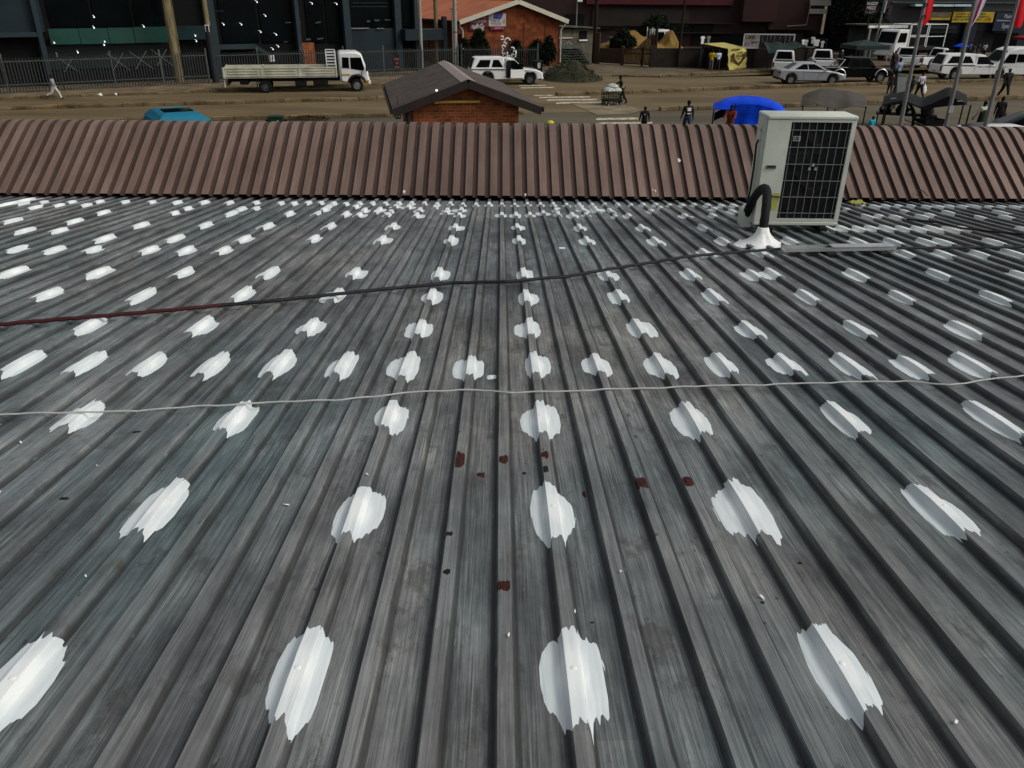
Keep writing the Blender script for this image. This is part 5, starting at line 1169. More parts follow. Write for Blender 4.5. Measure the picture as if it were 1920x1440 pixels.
for s in (-.45, .45): mb.beam((xr + .1, s, .82 * k), (xf - .5, s, .82 * k), .1, .24)
mb.rbox((bx1 - 1.0, -.75, .66 * k), (.9, .5, .42), .05); mb.rbox((bx1 - 2.2, -.8, .62 * k), (.7, .4, .4), .05); mb.rbox((xr + 1.1, .0, .7 * k), (.5, 1.9, .3), .04); mb.box((xr + .15, 0, .6 * k), (.1, W - .3, .16)); mb.build('chassis', m_trim, tk)
mb = MB(); mb.rbox((xr - .03, -W / 2 + .2, .62 * k), (.06, .12, .42), .02); mb.build('tail_light', m_head, tk)
for s in (-1, 1):
    wheel(tk, xf - .85 * k, s * (W / 2 - .2), rt, .28, m_rim, 6); wheel(tk, xr + 2.95 * k * .87, s * (W / 2 - .3), rt, .5, m_dimr, 6)
    MB().box((xr + 1.85, s * (W / 2 - .25), .5), (.03, .45, .6)).build('mud_flap', m_trim, tk)
# the parked pickups
pickup('white canopy pickup with its driver door open, parked beyond the brick hut', 947, 157.5, R(9), m_vw, canopy=True, open_door=True, rim=m_dimr)
pickup('white pickup seen from behind beside the dark tarpaulin, nearest the yellow stall', 1466, 137, R(72), m_vw, L=4.9)
pickup('white pickup seen from behind between the sedan and the green gazebo', 1537, 134, R(76), m_vw, L=4.9)
pickup('black double cab pickup with chrome roll bar and flares behind the silver sedan', 1597, 153, R(3), m_vk, double=True, flare=True, rollbar=True, L=5.2)
pickup('white canopy pickup parked between the second and third flag poles', 1812, 148, R(4), m_vw, canopy=True, L=5.35, k=1.04)
pickup('white pickup half hidden behind the canopy pickup on the right', 1752, 129, R(20), m_vw, L=4.9, rim=m_dimr)
pickup('white pickup seen from behind beside the first flag pole', 1694, 127, R(75), m_vw, L=4.8)
# silver sedan
def sedan(label, px, py, rz, body, L=4.7, k=1.0, name='sedan_car'):
    q = at(px, py); t = thing(name, label, 'car', q, rz); t.scale = (k, k, k); W = 1.78; r = .33; xr, xf = -L / 2, L / 2; wr, wf = xr + .88, xf - .9
    top = [(xr + .02, .42), (xr, .60), (xr + .03, .92), (xr + .12, 1.0), (xr + .75, 1.02), (xf - 1.45, .98), (xf - .7, .86), (xf - .18, .74), (xf, .56), (xf - .02, .34)]
    MB().prism(outline(top, [wr, wf], r + .06, .26), -W / 2, W / 2, bev=.09).build('body', body, t, smooth=True)
    C1 = Cabin(xr + .55, xf - 1.30, .97, W - .10, xr + 1.28, xf - 2.15, 1.42, W - .52); cab = C1.shell('cabin', body, t, .05)
    C1.side([(.16, .12), (.50, .10), (.50, .86), (.30, .84)], m_vg, cab); C1.side([(.53, .10), (.93, .10), (.84, .86), (.53, .86)], m_vg, cab); C1.end(True, m_vg, cab, 'windscreen'); C1.end(False, m_vg, cab, 'rear_window')
    MB().box((0, 0, .34), (L - .8, W - .3, .2)).build('underbody', m_trim, t)
    MB().rbox((xf - .02, 0, .42), (.1, W - .3, .12), .03).build('front_bumper', m_trim, t); MB().rbox((xr + .0, 0, .40), (.1, W - .3, .14), .03).build('rear_bumper', m_trim, t); MB().box((xf - .01, 0, .58), (.05, .7, .1)).build('grille', m_trim, t)
    for s in (-1, 1):
        MB().rbox((xf - 1.5, s * (W / 2 + .05), 1.0), (.14, .15, .12), .03).build('mirror', body, t)
        for x in (-.45, .55): MB().beam((x, s * (W / 2 + .005), .84), (x + .2, s * (W / 2 + .005), .84), .02, .025).build('door_handle', m_chr, t)
        for x in (-.62, .38): MB().box((x, s * (W / 2 - .001), .62), (.012, .008, .55)).build('door_seam', m_trim, t)
    lights(t, xf - .06, xr + .02, W, .66, .82, (.16, .34, .13), (.08, .3, .16))
    for cx in (wr, wf):
        for s in (-1, 1): wheel(t, cx, s * (W / 2 - .11), r, .2)
    return t
sedan('silver sedan parked in front of the black double cab pickup', 1514, 157, R(-3), m_vs)
sedan('dark car parked nose out at the end of the palisade by the bushes', 1016, 118, R(-40), m_vk, k=.85)
# minibus, facing left
q = at(1902, 148); mbs = thing('minibus', 'white high roof minibus on the right edge behind the third flag pole', 'minibus', q, R(184)); L, W, r = 5.4, 1.9, .36; xr, xf = -L / 2, L / 2
MB().prism(outline([(xr, .4), (xr + .02, 1.2), (xr + .1, 2.25), (xr + .25, 2.32), (xf - 1.75, 2.32), (xf - 1.15, 2.14), (xf - .42, 1.28), (xf - .08, 1.02), (xf, .7), (xf, .38)], [xr + 1.1, xf - .85], r + .07, .34), -W / 2, W / 2, bev=.12).build('body', m_vw, mbs, smooth=True)
for s in (-1, 1):
    y = s * (W / 2)
    for poly in ([(xr + .3, 1.28), (xr + 1.4, 1.28), (xr + 1.4, 1.85), (xr + .34, 1.85)], [(xr + 1.46, 1.28), (xr + 2.6, 1.28), (xr + 2.6, 1.85), (xr + 1.46, 1.85)], [(xr + 2.66, 1.28), (xr + 3.6, 1.28), (xr + 3.6, 1.85), (xr + 2.66, 1.85)], [(xf - 1.7, 1.22), (xf - .72, 1.22), (xf - 1.08, 1.85), (xf - 1.7, 1.85)]):
        mb = MB(); mb.prism(poly, y - .03, y + .006); mb.prism(poly, y - .006, y + .03); mb.build('window', m_vg, mbs)
    MB().rbox((xf - .75, s * (W / 2 + .1), 1.3), (.12, .18, .22), .03).build('mirror', m_trim, mbs); MB().rbox((xf - .05, s * .68, .85), (.12, .36, .2), .04).build('headlight', m_head, mbs)
mb = MB(); A_ = [(xf - .46, -.80, 1.34), (xf - .46, .80, 1.34), (xf - 1.05, .70, 2.06), (xf - 1.05, -.70, 2.06)]; nn = Vector((.79, 0, .61)) * .03; mb.add([Vector(p) + nn for p in A_] + [Vector(p) - nn for p in A_], [(0, 1, 2, 3), (7, 6, 5, 4), (0, 4, 5, 1), (1, 5, 6, 2), (2, 6, 7, 3), (3, 7, 4, 0)]); mb.build('windscreen', m_vg, mbs)
MB().rbox((xf - .0, 0, .46), (.14, W - .1, .22), .05).build('front_bumper', m_vw, mbs); MB().box((xf - .02, 0, .86), (.06, .8, .12)).build('grille', m_trim, mbs); MB().box((0, 0, .4), (L - .8, W - .3, .2)).build('underbody', m_trim, mbs)
for cx in (xr + 1.1, xf - .85):
    for s in (-1, 1): wheel(mbs, cx, s * (W / 2 - .13), r, rim=m_dimr)
# cab over truck in the back
q = at(1700, 112); lt = thing('lorry', 'white cab over lorry with ladder rack standing behind the first flag pole', 'lorry', q, R(205)); L = 7.0; xf = L / 2; W = 2.3
MB().prism([(xf - 1.7, .7), (xf, .6), (xf + .02, 1.55), (xf - .3, 2.7), (xf - .5, 2.85), (xf - 1.7, 2.85)], -W / 2, W / 2, bev=.08).build('cab', m_vw, lt, smooth=True)
mb = MB(); A_ = [(xf + .0, -1.0, 1.62), (xf + .0, 1.0, 1.62), (xf - .27, .95, 2.62), (xf - .27, -.95, 2.62)]; mb.add([Vector(p) + Vector((.03, 0, 0.01)) for p in A_] + [Vector(p) - Vector((.03, 0, 0)) for p in A_], [(0, 1, 2, 3), (7, 6, 5, 4), (0, 4, 5, 1), (1, 5, 6, 2), (2, 6, 7, 3), (3, 7, 4, 0)]); mb.build('windscreen', m_vg, lt)
for s in (-1, 1): mb = MB(); mb.prism([(xf - 1.4, 1.7), (xf - .25, 1.7), (xf - .45, 2.55), (xf - 1.4, 2.55)], s * W / 2 - .03, s * W / 2 + .03); mb.build('window', m_vg, lt); MB().rbox((xf + .02, s * .85, .95), (.08, .3, .22), .03).build('headlight', m_head, lt)
for z in (1.15, 1.3, 1.45): MB().box((xf + .04, 0, z), (.05, 1.7, .07)).build('grille_bar', m_chr, lt)
MB().rbox((xf + .05, 0, .6), (.2, W, .25), .05).build('front_bumper', m_vw, lt)
mb = MB(); x0_, x1_ = -L / 2, xf - 1.9
for x in (x0_, (x0_ + x1_) / 2, x1_):
    for s in (-1, 1): mb.beam((x, s * 1.1, 1.2), (x, s * 1.1, 3.3), .07)
    mb.beam((x, -1.1, 3.3), (x, 1.1, 3.3), .07)
for s in (-1, 1): mb.beam((x0_, s * 1.1, 3.3), (x1_, s * 1.1, 3.3), .07); mb.beam((x0_, s * 1.1, 2.2), (x1_, s * 1.1, 2.2), .06)
mb.build('ladder_rack', m_vw, lt); MB().box(((x0_ + x1_) / 2, 0, 1.1), (x1_ - x0_, W, .25)).build('load_bed', m_trim, lt); MB().beam((x0_, 0, .8), (xf - .5, 0, .8), .9, .25).build('chassis', m_trim, lt)
for cx in (x0_ + 1.3, xf - .9):
    for s in (-1, 1): wheel(lt, cx, s * (W / 2 - .17), .45, .3, m_dimr)
# white lorry cab above the sand heap
q = at(1236, 100); z1 = hgt(q, 55); lc = thing('lorry', 'white lorry cab showing above the ochre sand heap', 'lorry', q, R(8)); kk = mpp(q); 
mb = MB(); mb.prism([(-1.0, .8), (.95, .8), (.95, 2.2), (.75, z1 - .25), (.55, z1), (-1.0, z1)], -1.05, 1.05, bev=.08); mb.build('cab', m_vw, lc, smooth=True)
for s in (-1, 1): mb = MB(); mb.prism([(-.75, z1 - 1.15), (.02, z1 - 1.15), (.02, z1 - .22), (-.75, z1 - .22)], s * 1.05 - .03, s * 1.05 + .03); mb.prism([(.2, z1 - 1.15), (.92, z1 - 1.15), (.68, z1 - .25), (.2, z1 - .22)], s * 1.05 - .03, s * 1.05 + .03); mb.build('window', m_vg, lc)
MB().box((-3.4, 0, 1.35), (4.4, 2.2, .5)).build('load_bed', m_rusty, lc); [MB().beam((-1.25, s, 1.5), (-1.25, s, z1 + .2), .07).build('headboard_post', m_vw, lc) for s in (-.9, .9)]
for cx in (.1, -4.2):
    for s in (-1, 1): wheel(lc, cx, s * .95, .45, .3, m_dimr)
# turquoise van top beyond the upstand
A_ = at(296, 229, .95); B_ = at(400, 229, .95); q = (A_ + B_) / 2; vn = thing('small_van', 'bright turquoise vehicle roof with dark sunroof showing over the brown upstand', 'van', (q.x, q.y, 0), R(31)); w_ = (B_ - A_).length / 2
zt_ = hgt((q.x, q.y, 0), 206) - .0
mb = MB(); mb.rbox((0, 1.7, .62), (2 * w_ - .02, 3.6, .66), .12); mb.build('body', m_vt, vn, smooth=True)
Y0_, Y1_ = 0.0, 2.9
mb = MB(); bot = [(-w_ + .02, Y0_, .95), (w_ - .02, Y0_, .95), (w_ - .02, Y1_ + .3, .95), (-w_ + .02, Y1_ + .3, .95)]; topq = [(-w_ + .25, .18, zt_ - .24), (w_ - .42, .18, zt_ - .24), (w_ - .45, Y1_ - .3, zt_ - .2), (-w_ + .25, Y1_ - .3, zt_ - .2)]; tq2 = [(-w_ + .40, .5, zt_ - .16), (w_ - .55, .5, zt_ - .16), (w_ - .6, Y1_ - .6, zt_ - .14), (-w_ + .4, Y1_ - .6, zt_ - .14)]
mb.add(bot + topq + tq2, [(3, 2, 1, 0), (8, 9, 10, 11)] + [(i, (i + 1) % 4, 4 + (i + 1) % 4, 4 + i) for i in range(4)] + [(4 + i, 4 + (i + 1) % 4, 8 + (i + 1) % 4, 8 + i) for i in range(4)]); mb.build('roof', m_vt, vn)
MB().rbox((-.05, 1.25, zt_ - .135), (w_ * 1.05, .95, .03), .012).build('sunroof', m_vg, vn)
for x in (-w_ + .1, w_ - .1):
    for y in (.7, 2.8): o = wheel(vn, x, y, .3, .2); o.rotation_euler = (0, 0, math.pi / 2)
# right corner car
q = at(1930, 243); cr_ = sedan('dark car roof and pale bonnet at the lower right corner beyond the upstand', 1908, 279, R(160), mat('dark green car paint', '#12211f', .3, var=.2), k=1.0, name='dark_car')
cr2 = sedan('white car roof peeping over the upstand at the far right', 1890, 304, R(6), m_vw, k=.92, name='white_car')
# ------------------------------------------------------------------ navy shop block on the right
a_, b_ = at(1622, 101), at(2010, 97); Nf = Frame(a_, b_); m_navy = mat('dark navy shopfront', '#0f161d', .5, var=.25, scale=.4); m_navy2 = mat('navy sign board', '#111a2a', .45, var=.2, scale=1)
nb = thing('shop_building', 'dark navy shop block with yellow and script signs at the upper right', 'building', a_, Nf.rz)
MB().box((Nf.len / 2 + 8, 4.3, 5.5), (Nf.len + 16, 8, 11)).build('wall', m_navy, nb)
def npart(name, M, x0, x1, y0, y1, d=.2, off=0.0, par=None):
    ua, z1 = Nf.px(x0, y0); ub, z0_ = Nf.px(x1, y1); return MB().box(((ua + ub) / 2, .3 - off - d / 2, (z0_ + z1) / 2), (ub - ua, d, z1 - z0_)).build(name, M, par or nb)
npart('fascia', mat('teal grey fascia', '#232d2f', .5, var=.2, scale=.5), 1742, 1990, 2, 22, d=.4); npart('ledge', mat('pale ledge', '#7d8a88', .5), 1668, 1910, 4, 5.6, d=.5, off=.2)
npart('canopy_panel', mat('pale blue canopy light', '#a7bdbd', .4), 1708, 1779, 7.5, 12, d=.9, off=.1); npart('canopy_panel', MATS['pale blue canopy light'], 1782, 1812, 7.8, 12, d=.9, off=.1)
npart('doorway', m_void, 1822, 1858, 58, 100, d=.1, off=.02); npart('doorway', m_void, 1700, 1735, 60, 100, d=.1, off=.02); npart('window', m_glass, 1740, 1800, 62, 92, d=.06, off=.04); npart('window', m_glass, 1862, 1905, 62, 95, d=.06, off=.04); npart('lintel', mat('dim grey lintel', '#23282c', .6), 1745, 1792, 49, 54, d=.25, off=.05)
npart('column', m_navy2, 1810, 1818, 42, 100, d=.4, off=.05); npart('grey_gable', mat('brown grey upper wall', '#2c2827', .8, var=.2, scale=.5), 1640, 1668, -20, 28, d=.5)
def board(label, x0, x1, y0, y1, M, name='shop_sign'):
    t = thing(name, label, 'sign', a_, Nf.rz); ua, z1 = Nf.px(x0, y0); ub, z0_ = Nf.px(x1, y1)
    MB().rbox(((ua + ub) / 2, -.32, (z0_ + z1) / 2), (ub - ua, .12, z1 - z0_), .02).build('panel', M, t); return t, ua, ub, z0_, z1
m_yell = mat('yellow sign board', '#9b861d', .5, var=.3, scale=1.2); m_brn = mat('dark brown print', '#3b2a10', .6)
t, ua, ub, z0_, z1 = board('long yellow sign with rows of dark print behind the second flag', 1784, 1856, 22, 42, m_yell)
mb = MB(); marks(mb, ua + .2, ub - .2, z0_ + .1, z1 - .1, -.39, 3, random.Random(21)); mb.build('lettering', m_brn, t); mb = MB(); mb.lathe([(.16, -.395), (.001, -.40)], (ub - .5, 0, z0_ + .35), 'Y', 12); mb.build('red_dot', mat('red spot print', '#8a2a14', .5), t)
t, ua, ub, z0_, z1 = board('small ochre and grey sign beside the red flag', 1742, 1777, 22, 38, mat('dull ochre board', '#5b4a22', .5, var=.3, scale=1.5))
mb = MB(); marks(mb, ua + .1, ub - .2, z0_ + .35, z1 - .2, -.39, 1, random.Random(5), 1.0, .1); mb.build('lettering', mat('pale grey blue print', '#6d7880', .5), t); MB().box(((ua + ub) / 2, -.39, z0_ + .15), (ub - ua - .2, .015, .2)).build('stripe', m_yell, t)
t, ua, ub, z0_, z1 = board('navy sign with white script lettering near the right edge', 1864, 1903, 24, 58, m_navy2); cx = (ua + ub) / 2; hh = z1 - z0_
text_part('lettering', 'Pluimi', hh * .30, mat('pale script', '#8b93a0', .5), t, (cx, -.385, z0_ + hh * .80), sx=.9, bold=.01); text_part('lettering', 'Spex', hh * .36, MATS['pale script'], t, (cx, -.385, z0_ + hh * .28), sx=.95, bold=.01)
mb = MB(); mb.prism([(ua + .25, z0_ + hh * .56), (ub - .1, z0_ + hh * .54), (ub - .1, z0_ + hh * .56), (ua + .3, z0_ + hh * .62)], -.395, -.385); mb.build('swoosh', MATS['pale script'], t)
# dark sign by the lamp pole, lamp pole, shelter
q = at(1615, 111); z1, z0_ = hgt(q, 3), hgt(q, 25); k = mpp(q)
t = thing('signboard', 'dark signboard with white capitals high beside the right street lamp', 'sign', (q.x, q.y, 0), Nf.rz)
MB().rbox((0, 0, (z0_ + z1) / 2), (27 * k, .12, z1 - z0_ + .3), .02).build('panel', m_void, t); m_wt = mat('dull white lettering', '#a3a5a8', .5); hh = z1 - z0_
text_part('lettering', 'HUZZY', hh * .34, m_wt, t, (0, -.07, z0_ + hh * .82), sx=1.05, bold=.015); text_part('lettering', 'BEEZZ', hh * .34, mat('pinkish white lettering', '#b09a9c', .5), t, (-.05, -.07, z0_ + hh * .45), sx=1.05, bold=.015)
mb = MB(); marks(mb, -.65, .6, z0_ - .02, z0_ + hh * .22, -.07, 2, random.Random(2)); mb.build('small_print', m_wt, t); MB().beam((0, .1, 0), (0, .1, z1), .12).build('post', m_dpole, t)
t, r, q = pole('street_lamp', 'tall grey street lamp post leaning before the white beamed shelter', 'street lamp', 1634, 112, 3.4, 9.5, m_grey, lean=(.03, 0), taper=.9); mb = MB(); mb.beam((.22, -.1, hgt(q, 24)), (.28, -.1, hgt(q, 1)), .12, .3); mb.build('banner_bracket', m_wt, t)
a2, b2 = at(1620, 112), at(1686, 110); Sf = Frame(a2, b2); t = thing('shelter', 'open shelter with white roof beam and grey board behind the green gazebo', 'shelter', a2, Sf.rz)
_, zt = Sf.px(1640, 48); _, zb2 = Sf.px(1640, 53); MB().rbox((Sf.len / 2, 0, (zt + zb2) / 2), (Sf.len + .5, .2, zt - zb2), .03).build('roof_beam', m_vw, t); MB().box((Sf.len / 2, 1.6, zt + .05), (Sf.len + .4, 3.2, .1)).build('roof', m_shack, t)
for x in (.1, Sf.len - .1): MB().beam((x, .05, 0), (x, .05, zb2), .14).build('post', m_wpole, t)
MB().box((Sf.len / 2, 2.6, zb2 / 2), (Sf.len, .1, zb2 - .1)).build('back_board', mat('grey green board', '#2a302f', .7, var=.2), t)
q = at(1547, 100); mb = MB()
for i, yy in enumerate((1.5, 4, 6.5, 9)): ua, z = Mf.px(1548, yy); mb.box((ua - 1.0, -1.0, z), (2.4, .1, .12))
mb.build('louvre', m_wpole, mbld); mb = MB(); ua, z = Mf.px(1544, 21); mb.box((ua - 1, -1.0, z), (2.0, .15, .5)); mb.build('louvre_sill', m_wpole, mbld)
# ------------------------------------------------------------------ stalls, tents and canopies
def cloth(name, M, t, f, nu, nv, thick=.02, loc=None):
    """grid of points f(u, v) with a little thickness"""
    vs = [Vector(f(i / nu, j / nv)) for j in range(nv + 1) for i in range(nu + 1)]; m_ = nu + 1; n = len(vs)
    vs2 = vs + [v - Vector((0, 0, thick)) for v in vs]
    fs = [(j * m_ + i, j * m_ + i + 1, (j + 1) * m_ + i + 1, (j + 1) * m_ + i) for j in range(nv) for i in range(nu)]
    fs += [tuple(n + q for q in reversed(f_)) for f_ in list(fs)]
    ed = [i for i in range(m_)] + [m_ * j + nu for j in range(1, nv + 1)] + [nv * m_ + i for i in range(nu - 1, -1, -1)] + [m_ * j for j in range(nv - 1, 0, -1)]
    fs += [(ed[i], n + ed[i], n + ed[(i + 1) % len(ed)], ed[(i + 1) % len(ed)]) for i in range(len(ed))]
    return MB().add(vs2, fs).build(name, M, t, smooth=True)
def lerp_tab(tab, x):
    for (xa, ya), (xb, yb) in zip(tab[:-1], tab[1:]):
        if x <= xb: return ya + (yb - ya) * max(0, (x - xa) / (xb - xa))
    return tab[-1][1]
m_blue = mat('bright blue tarpaulin', '#0546d6', .6, var=.2, scale=1.2, bump=.5, bscale=3, tint='#0236b4', spec=.1); m_post = mat('dark steel post', '#1c1b1a', .6)
q = at(1338, 252); Bf = perp(1338, 252); t = thing('blue_tent', 'bright blue tarpaulin tent standing behind the air conditioner', 'tent', q, Bf.rz)
tab = [Bf.px(*p) for p in ((1337, 199), (1350, 188), (1366, 182), (1395, 178.5), (1425, 179.5), (1450, 186), (1466, 194), (1474, 203))]
BL = tab[-1][0]
def fb_(u, v):
    x = tab[0][0] + (BL - tab[0][0]) * u; z = lerp_tab(tab, x); e_ = min(z - .10, Bf.px(1340, 206.5)[1] + .05); f_ = min(1, v / .35) ** .6 if v < .5 else min(1, (1 - v) / .3) ** .6; return (x, 2.6 * v, e_ + (z - .20 * min(1, v / .35) - e_) * f_ + .02 * noise.noise((u * 7, v * 5, 2)))
cloth('roof_cloth', m_blue, t, fb_, 30, 10)
us = Bf.px(1378, 210)[0]; cloth('side_cloth', m_blue, t, lambda u, v: (us + (BL - us) * u, .0 - .12 * v + .06 * math.sin(u * 17) * v + .05 * noise.noise((u * 5, v * 3, 1)), (lerp_tab(tab, us + (BL - us) * u) - .40) * (1 - v) + .03), 34, 10, thick=.01)
for x in (tab[0][0] + .05, us - .02, BL - .06): MB().tube([(x, .05, 0), (x, .05, lerp_tab(tab, x) - .32)], .03, 8).build('post', m_post, t)
for x in (tab[0][0] + .05, BL - .06): MB().tube([(x, 2.5, 0), (x, 2.5, lerp_tab(tab, x) - .3)], .03, 8).build('post', m_post, t)
cloth('inner_cloth', mat('dark blue lining', '#071238', .7), t, lambda u, v: (tab[0][0] + .1 + (us + .6 - tab[0][0]) * u, .25, lerp_tab(tab, tab[0][0] + .1 + (us - tab[0][0]) * u) - .40 - .35 * v), 10, 3)
m_gcl = mat('grey brown canvas', '#45413a', .8, var=.2, scale=1.5, bump=.4, bscale=3)
q = at(1501, 246); Gf = perp(1501, 246); t = thing('grey_canopy', 'sagging grey canvas canopy on thin posts behind the air conditioner top', 'canopy', q, Gf.rz)
tab2 = [Gf.px(*p) for p in ((1502, 192), (1520, 184), (1536, 179), (1556, 178), (1575, 181), (1597, 183), (1612, 188), (1628, 193))]; GL = tab2[-1][0]
cloth('roof_cloth', m_gcl, t, lambda u, v: (tab2[0][0] + (GL - tab2[0][0]) * u, 2.8 * v, lerp_tab(tab2, tab2[0][0] + (GL - tab2[0][0]) * u) - .12 + .14 * v - (.35 * math.sin(math.pi * u) ** 2 + .08) * (1 - v) ** 2 + .03 * noise.noise((u * 6, v * 4, 4))), 30, 10)
for (px_, y_) in ((1503, .0), (1621, .0), (1553, 2.7), (1568, 2.7)): x = Gf.px(px_, 215)[0]; MB().tube([(x, y_, 0), (x, y_, lerp_tab(tab2, x) - .18)], .03, 8).build('post', m_post, t)
m_black = mat('black canvas', '#0e0e10', .8, var=.3, scale=2, bump=.4, bscale=4)
q = at(1655, 248); Kf = perp(1655, 248); t = thing('black_gazebo', 'black twin peaked gazebo behind the flag poles', 'gazebo', q, Kf.rz)
tab3 = [Kf.px(*p) for p in ((1656, 186), (1675, 181), (1697, 177), (1715, 184), (1731, 190), (1750, 183), (1782, 168.5), (1800, 176), (1816, 184))]; KL = tab3[-1][0]
cloth('roof_cloth', m_black, t, lambda u, v: (tab3[0][0] + (KL - tab3[0][0]) * u, 3.0 * v, lerp_tab(tab3, tab3[0][0] + (KL - tab3[0][0]) * u) - .25 * abs(2 * v - 1) ** 1.5), 32, 10)
tab4 = [Kf.px(*p) for p in ((1656, 197), (1690, 194), (1712, 197), (1735, 206), (1752, 201), (1778, 198), (1816, 195))]
cloth('valance', m_black, t, lambda u, v: (lambda x: (x, -.02 - .02 * v, (lerp_tab(tab3, x) - .25) * (1 - v) + lerp_tab(tab4, x) * v))(tab3[0][0] + (KL - tab3[0][0]) * u), 32, 4)
for (px_, y_) in ((1657, .02), (1816, .02), (1743, .02), (1660, 2.9), (1812, 2.9)): x = Kf.px(px_, 215)[0]; MB().tube([(x, y_, 0), (x, y_, lerp_tab(tab3, x) - .28)], .035, 8).build('post', m_post, t)
for (px_, py_) in ((1675, 185), (1800, 190)):
    u, z = Kf.px(px_, py_); MB().prism([(u - .13, z - .02), (u + .13, z + .02), (u + .1, z + .06), (u - .1, z + .03)], -.09, -.07).build('white_print', m_wt, t)
# papers hanging in the gazebo, table with goods
m_paper = mat('pale paper', '#9b9c9b', .7, var=.1)
for i, (px_, py_) in enumerate(((1666, 200), (1682, 200))):
    u, z = Kf.px(px_, py_); p = Kf.o + Kf.d * u; o = MB().box((0, 0, 0), (.20, .02, .32)).build('hanging_paper', m_paper, loc=(p.x, p.y + .4, z), rz=Kf.rz + .1); tag(o, ('pale sheet hanging at the left post of the black gazebo', 'pale sheet hanging second from the left post of the black gazebo')[i], 'paper')
tb = at(1705, 250); t = thing('market_table', 'dark market table under the black gazebo', 'table', (tb.x, tb.y + .7, 0), Kf.rz)
MB().rbox((0, 0, .74), (2.6, .8, .06), .02).build('tabletop', m_post, t)
for x in (-1.2, 1.2):
    for y in (-.3, .3): MB().beam((x, y, 0), (x, y, .72), .05).build('leg', m_post, t)
rr = random.Random(14)
for i, (x, lab, cc) in enumerate(((-.9, 'dark rounded bag at the left end of the gazebo table', '#17171a'), (-.2, 'dark bundle in the middle of the gazebo table', '#1d1b1b'), (.85, 'grey and black bag at the right end of the gazebo table', '#3a3b3d'))):
    p = Vector((tb.x, tb.y + .7, 0)) + Kf.d * x; mb = MB(); mb.lathe([(.001, 0), (.26, .02), (.32, .16), (.24, .36), (.09, .42), (.001, .43)], (0, 0, 0), 'Z', 12); mb.v = [Vector((v.x * (1 + .25 * noise.noise(v * 4 + Vector((i, 0, 0)))), v.y * .8, v.z * (1 + .2 * noise.noise(v * 5)))) for v in mb.v]
    o = mb.build('goods_bag', mat('bag cloth ' + 'abc'[i], cc, .6, bump=.5), smooth=True, loc=(p.x, p.y, .772)); tag(o, lab, 'bag')
p = at(1745, 254); t = thing('wheelbarrow', 'black wheelbarrow at the right end of the gazebo table', 'wheelbarrow', (p.x, p.y + .3, 0), R(10))
mb = MB(); b4 = [(-.4, -.3, .35), (.35, -.3, .35), (.35, .3, .35), (-.4, .3, .35), (-.55, -.38, .68), (.55, -.38, .68), (.55, .38, .68), (-.55, .38, .68)]; mb.add(b4, [(0, 3, 2, 1), (0, 1, 5, 4), (1, 2, 6, 5), (2, 3, 7, 6), (3, 0, 4, 7)]); mb.build('tray', m_trim, t)
wheel(t, .62, -.05, .2, .09); mb = MB(); [mb.tube([(.62, s * .1, .2), (-.2, s * .28, .34), (-1.1, s * .32, .62)], .025, 6) for s in (-1, 1)]; [mb.tube([(-.3, s * .28, .36), (-.42, s * .3, 0)], .022, 6) for s in (-1, 1)]; mb.build('frame', m_post, t)
# green gazebo, dark tarpaulin, red tent, blue parasol
m_gr = mat('dark green canvas', '#1f2e2b', .7, var=.2, scale=1)
q = at(1615, 118); k = mpp(q); t = thing('green_gazebo', 'dark green pyramid gazebo behind the black double cab pickup', 'gazebo', q, R(6)); zt, ze_ = hgt(q, 74.5), hgt(q, 84); w_ = 32 * k
mb = MB(); cs = [(-w_, -1.6, ze_), (w_, -1.6, ze_), (w_, 1.6, ze_), (-w_, 1.6, ze_)]; cs2 = [(x, y, z - .35) for x, y, z in cs]; mb.add(cs + [(0, 0, zt)] + cs2, [(0, 1, 4), (1, 2, 4), (2, 3, 4), (3, 0, 4)] + [(i, 5 + i, 5 + (i + 1) % 4, (i + 1) % 4) for i in range(4)]); mb.build('canopy', m_gr, t)
for x, y, z in cs: MB().beam((x * .97, y * .97, 0), (x * .97, y * .97, z), .06).build('post', m_wpole if x > 0 else m_post, t)
MB().box((-.6, 1.4, .9), (w_ * 1.2, .1, 1.5)).build('back_cloth', mat('dark blue grey cloth', '#12181c', .8), t)
q = at(1428, 128); Tf = Frame(q, at(1500, 129)); t = thing('dark_tarpaulin', 'dark green tarpaulin slung from the wall board over the first pickup', 'tarpaulin', q, Tf.rz)
T0, T1, T2, T3, T4 = [Vector((Tf.px(*p)[0], 0, Tf.px(*p)[1])) for p in ((1426, 68), (1432, 97), (1452, 95), (1500, 84), (1484, 74))]
def tarp(u, v):
    top_ = T0.lerp(T4, u); bot = (T1.lerp(T2, u * 2) if u < .5 else T2.lerp(T3, u * 2 - 1)); p = top_.lerp(bot, v); return (p.x, -.2 - 1.9 * v + .15 * math.sin(u * 9 + v), p.z - .25 * math.sin(math.pi * u) * (1 - v) + .08 * noise.noise((u * 5, v * 4, 6)))
cloth('tarpaulin', m_gr, t, tarp, 24, 12)
for u in (.02, .5, .98): p = tarp(u, .97); MB().beam((p[0], p[1], 0), (p[0], p[1], p[2]), .06).build('post', m_post, t)
a4, b4 = Tf.px(1498, 86), Tf.px(1516, 86); MB().beam((a4[0] - .5, -1.9, a4[1]), (b4[0], -1.9, b4[1]), .06).build('crossbar', m_grey, t)
q = at(1915, 108); k = mpp(q); t = thing('red_gazebo', 'dark red gazebo top behind the minibus', 'gazebo', (q.x + 1.2, q.y, 0), 0); zt, ze_ = hgt(q, 60), hgt(q, 70)
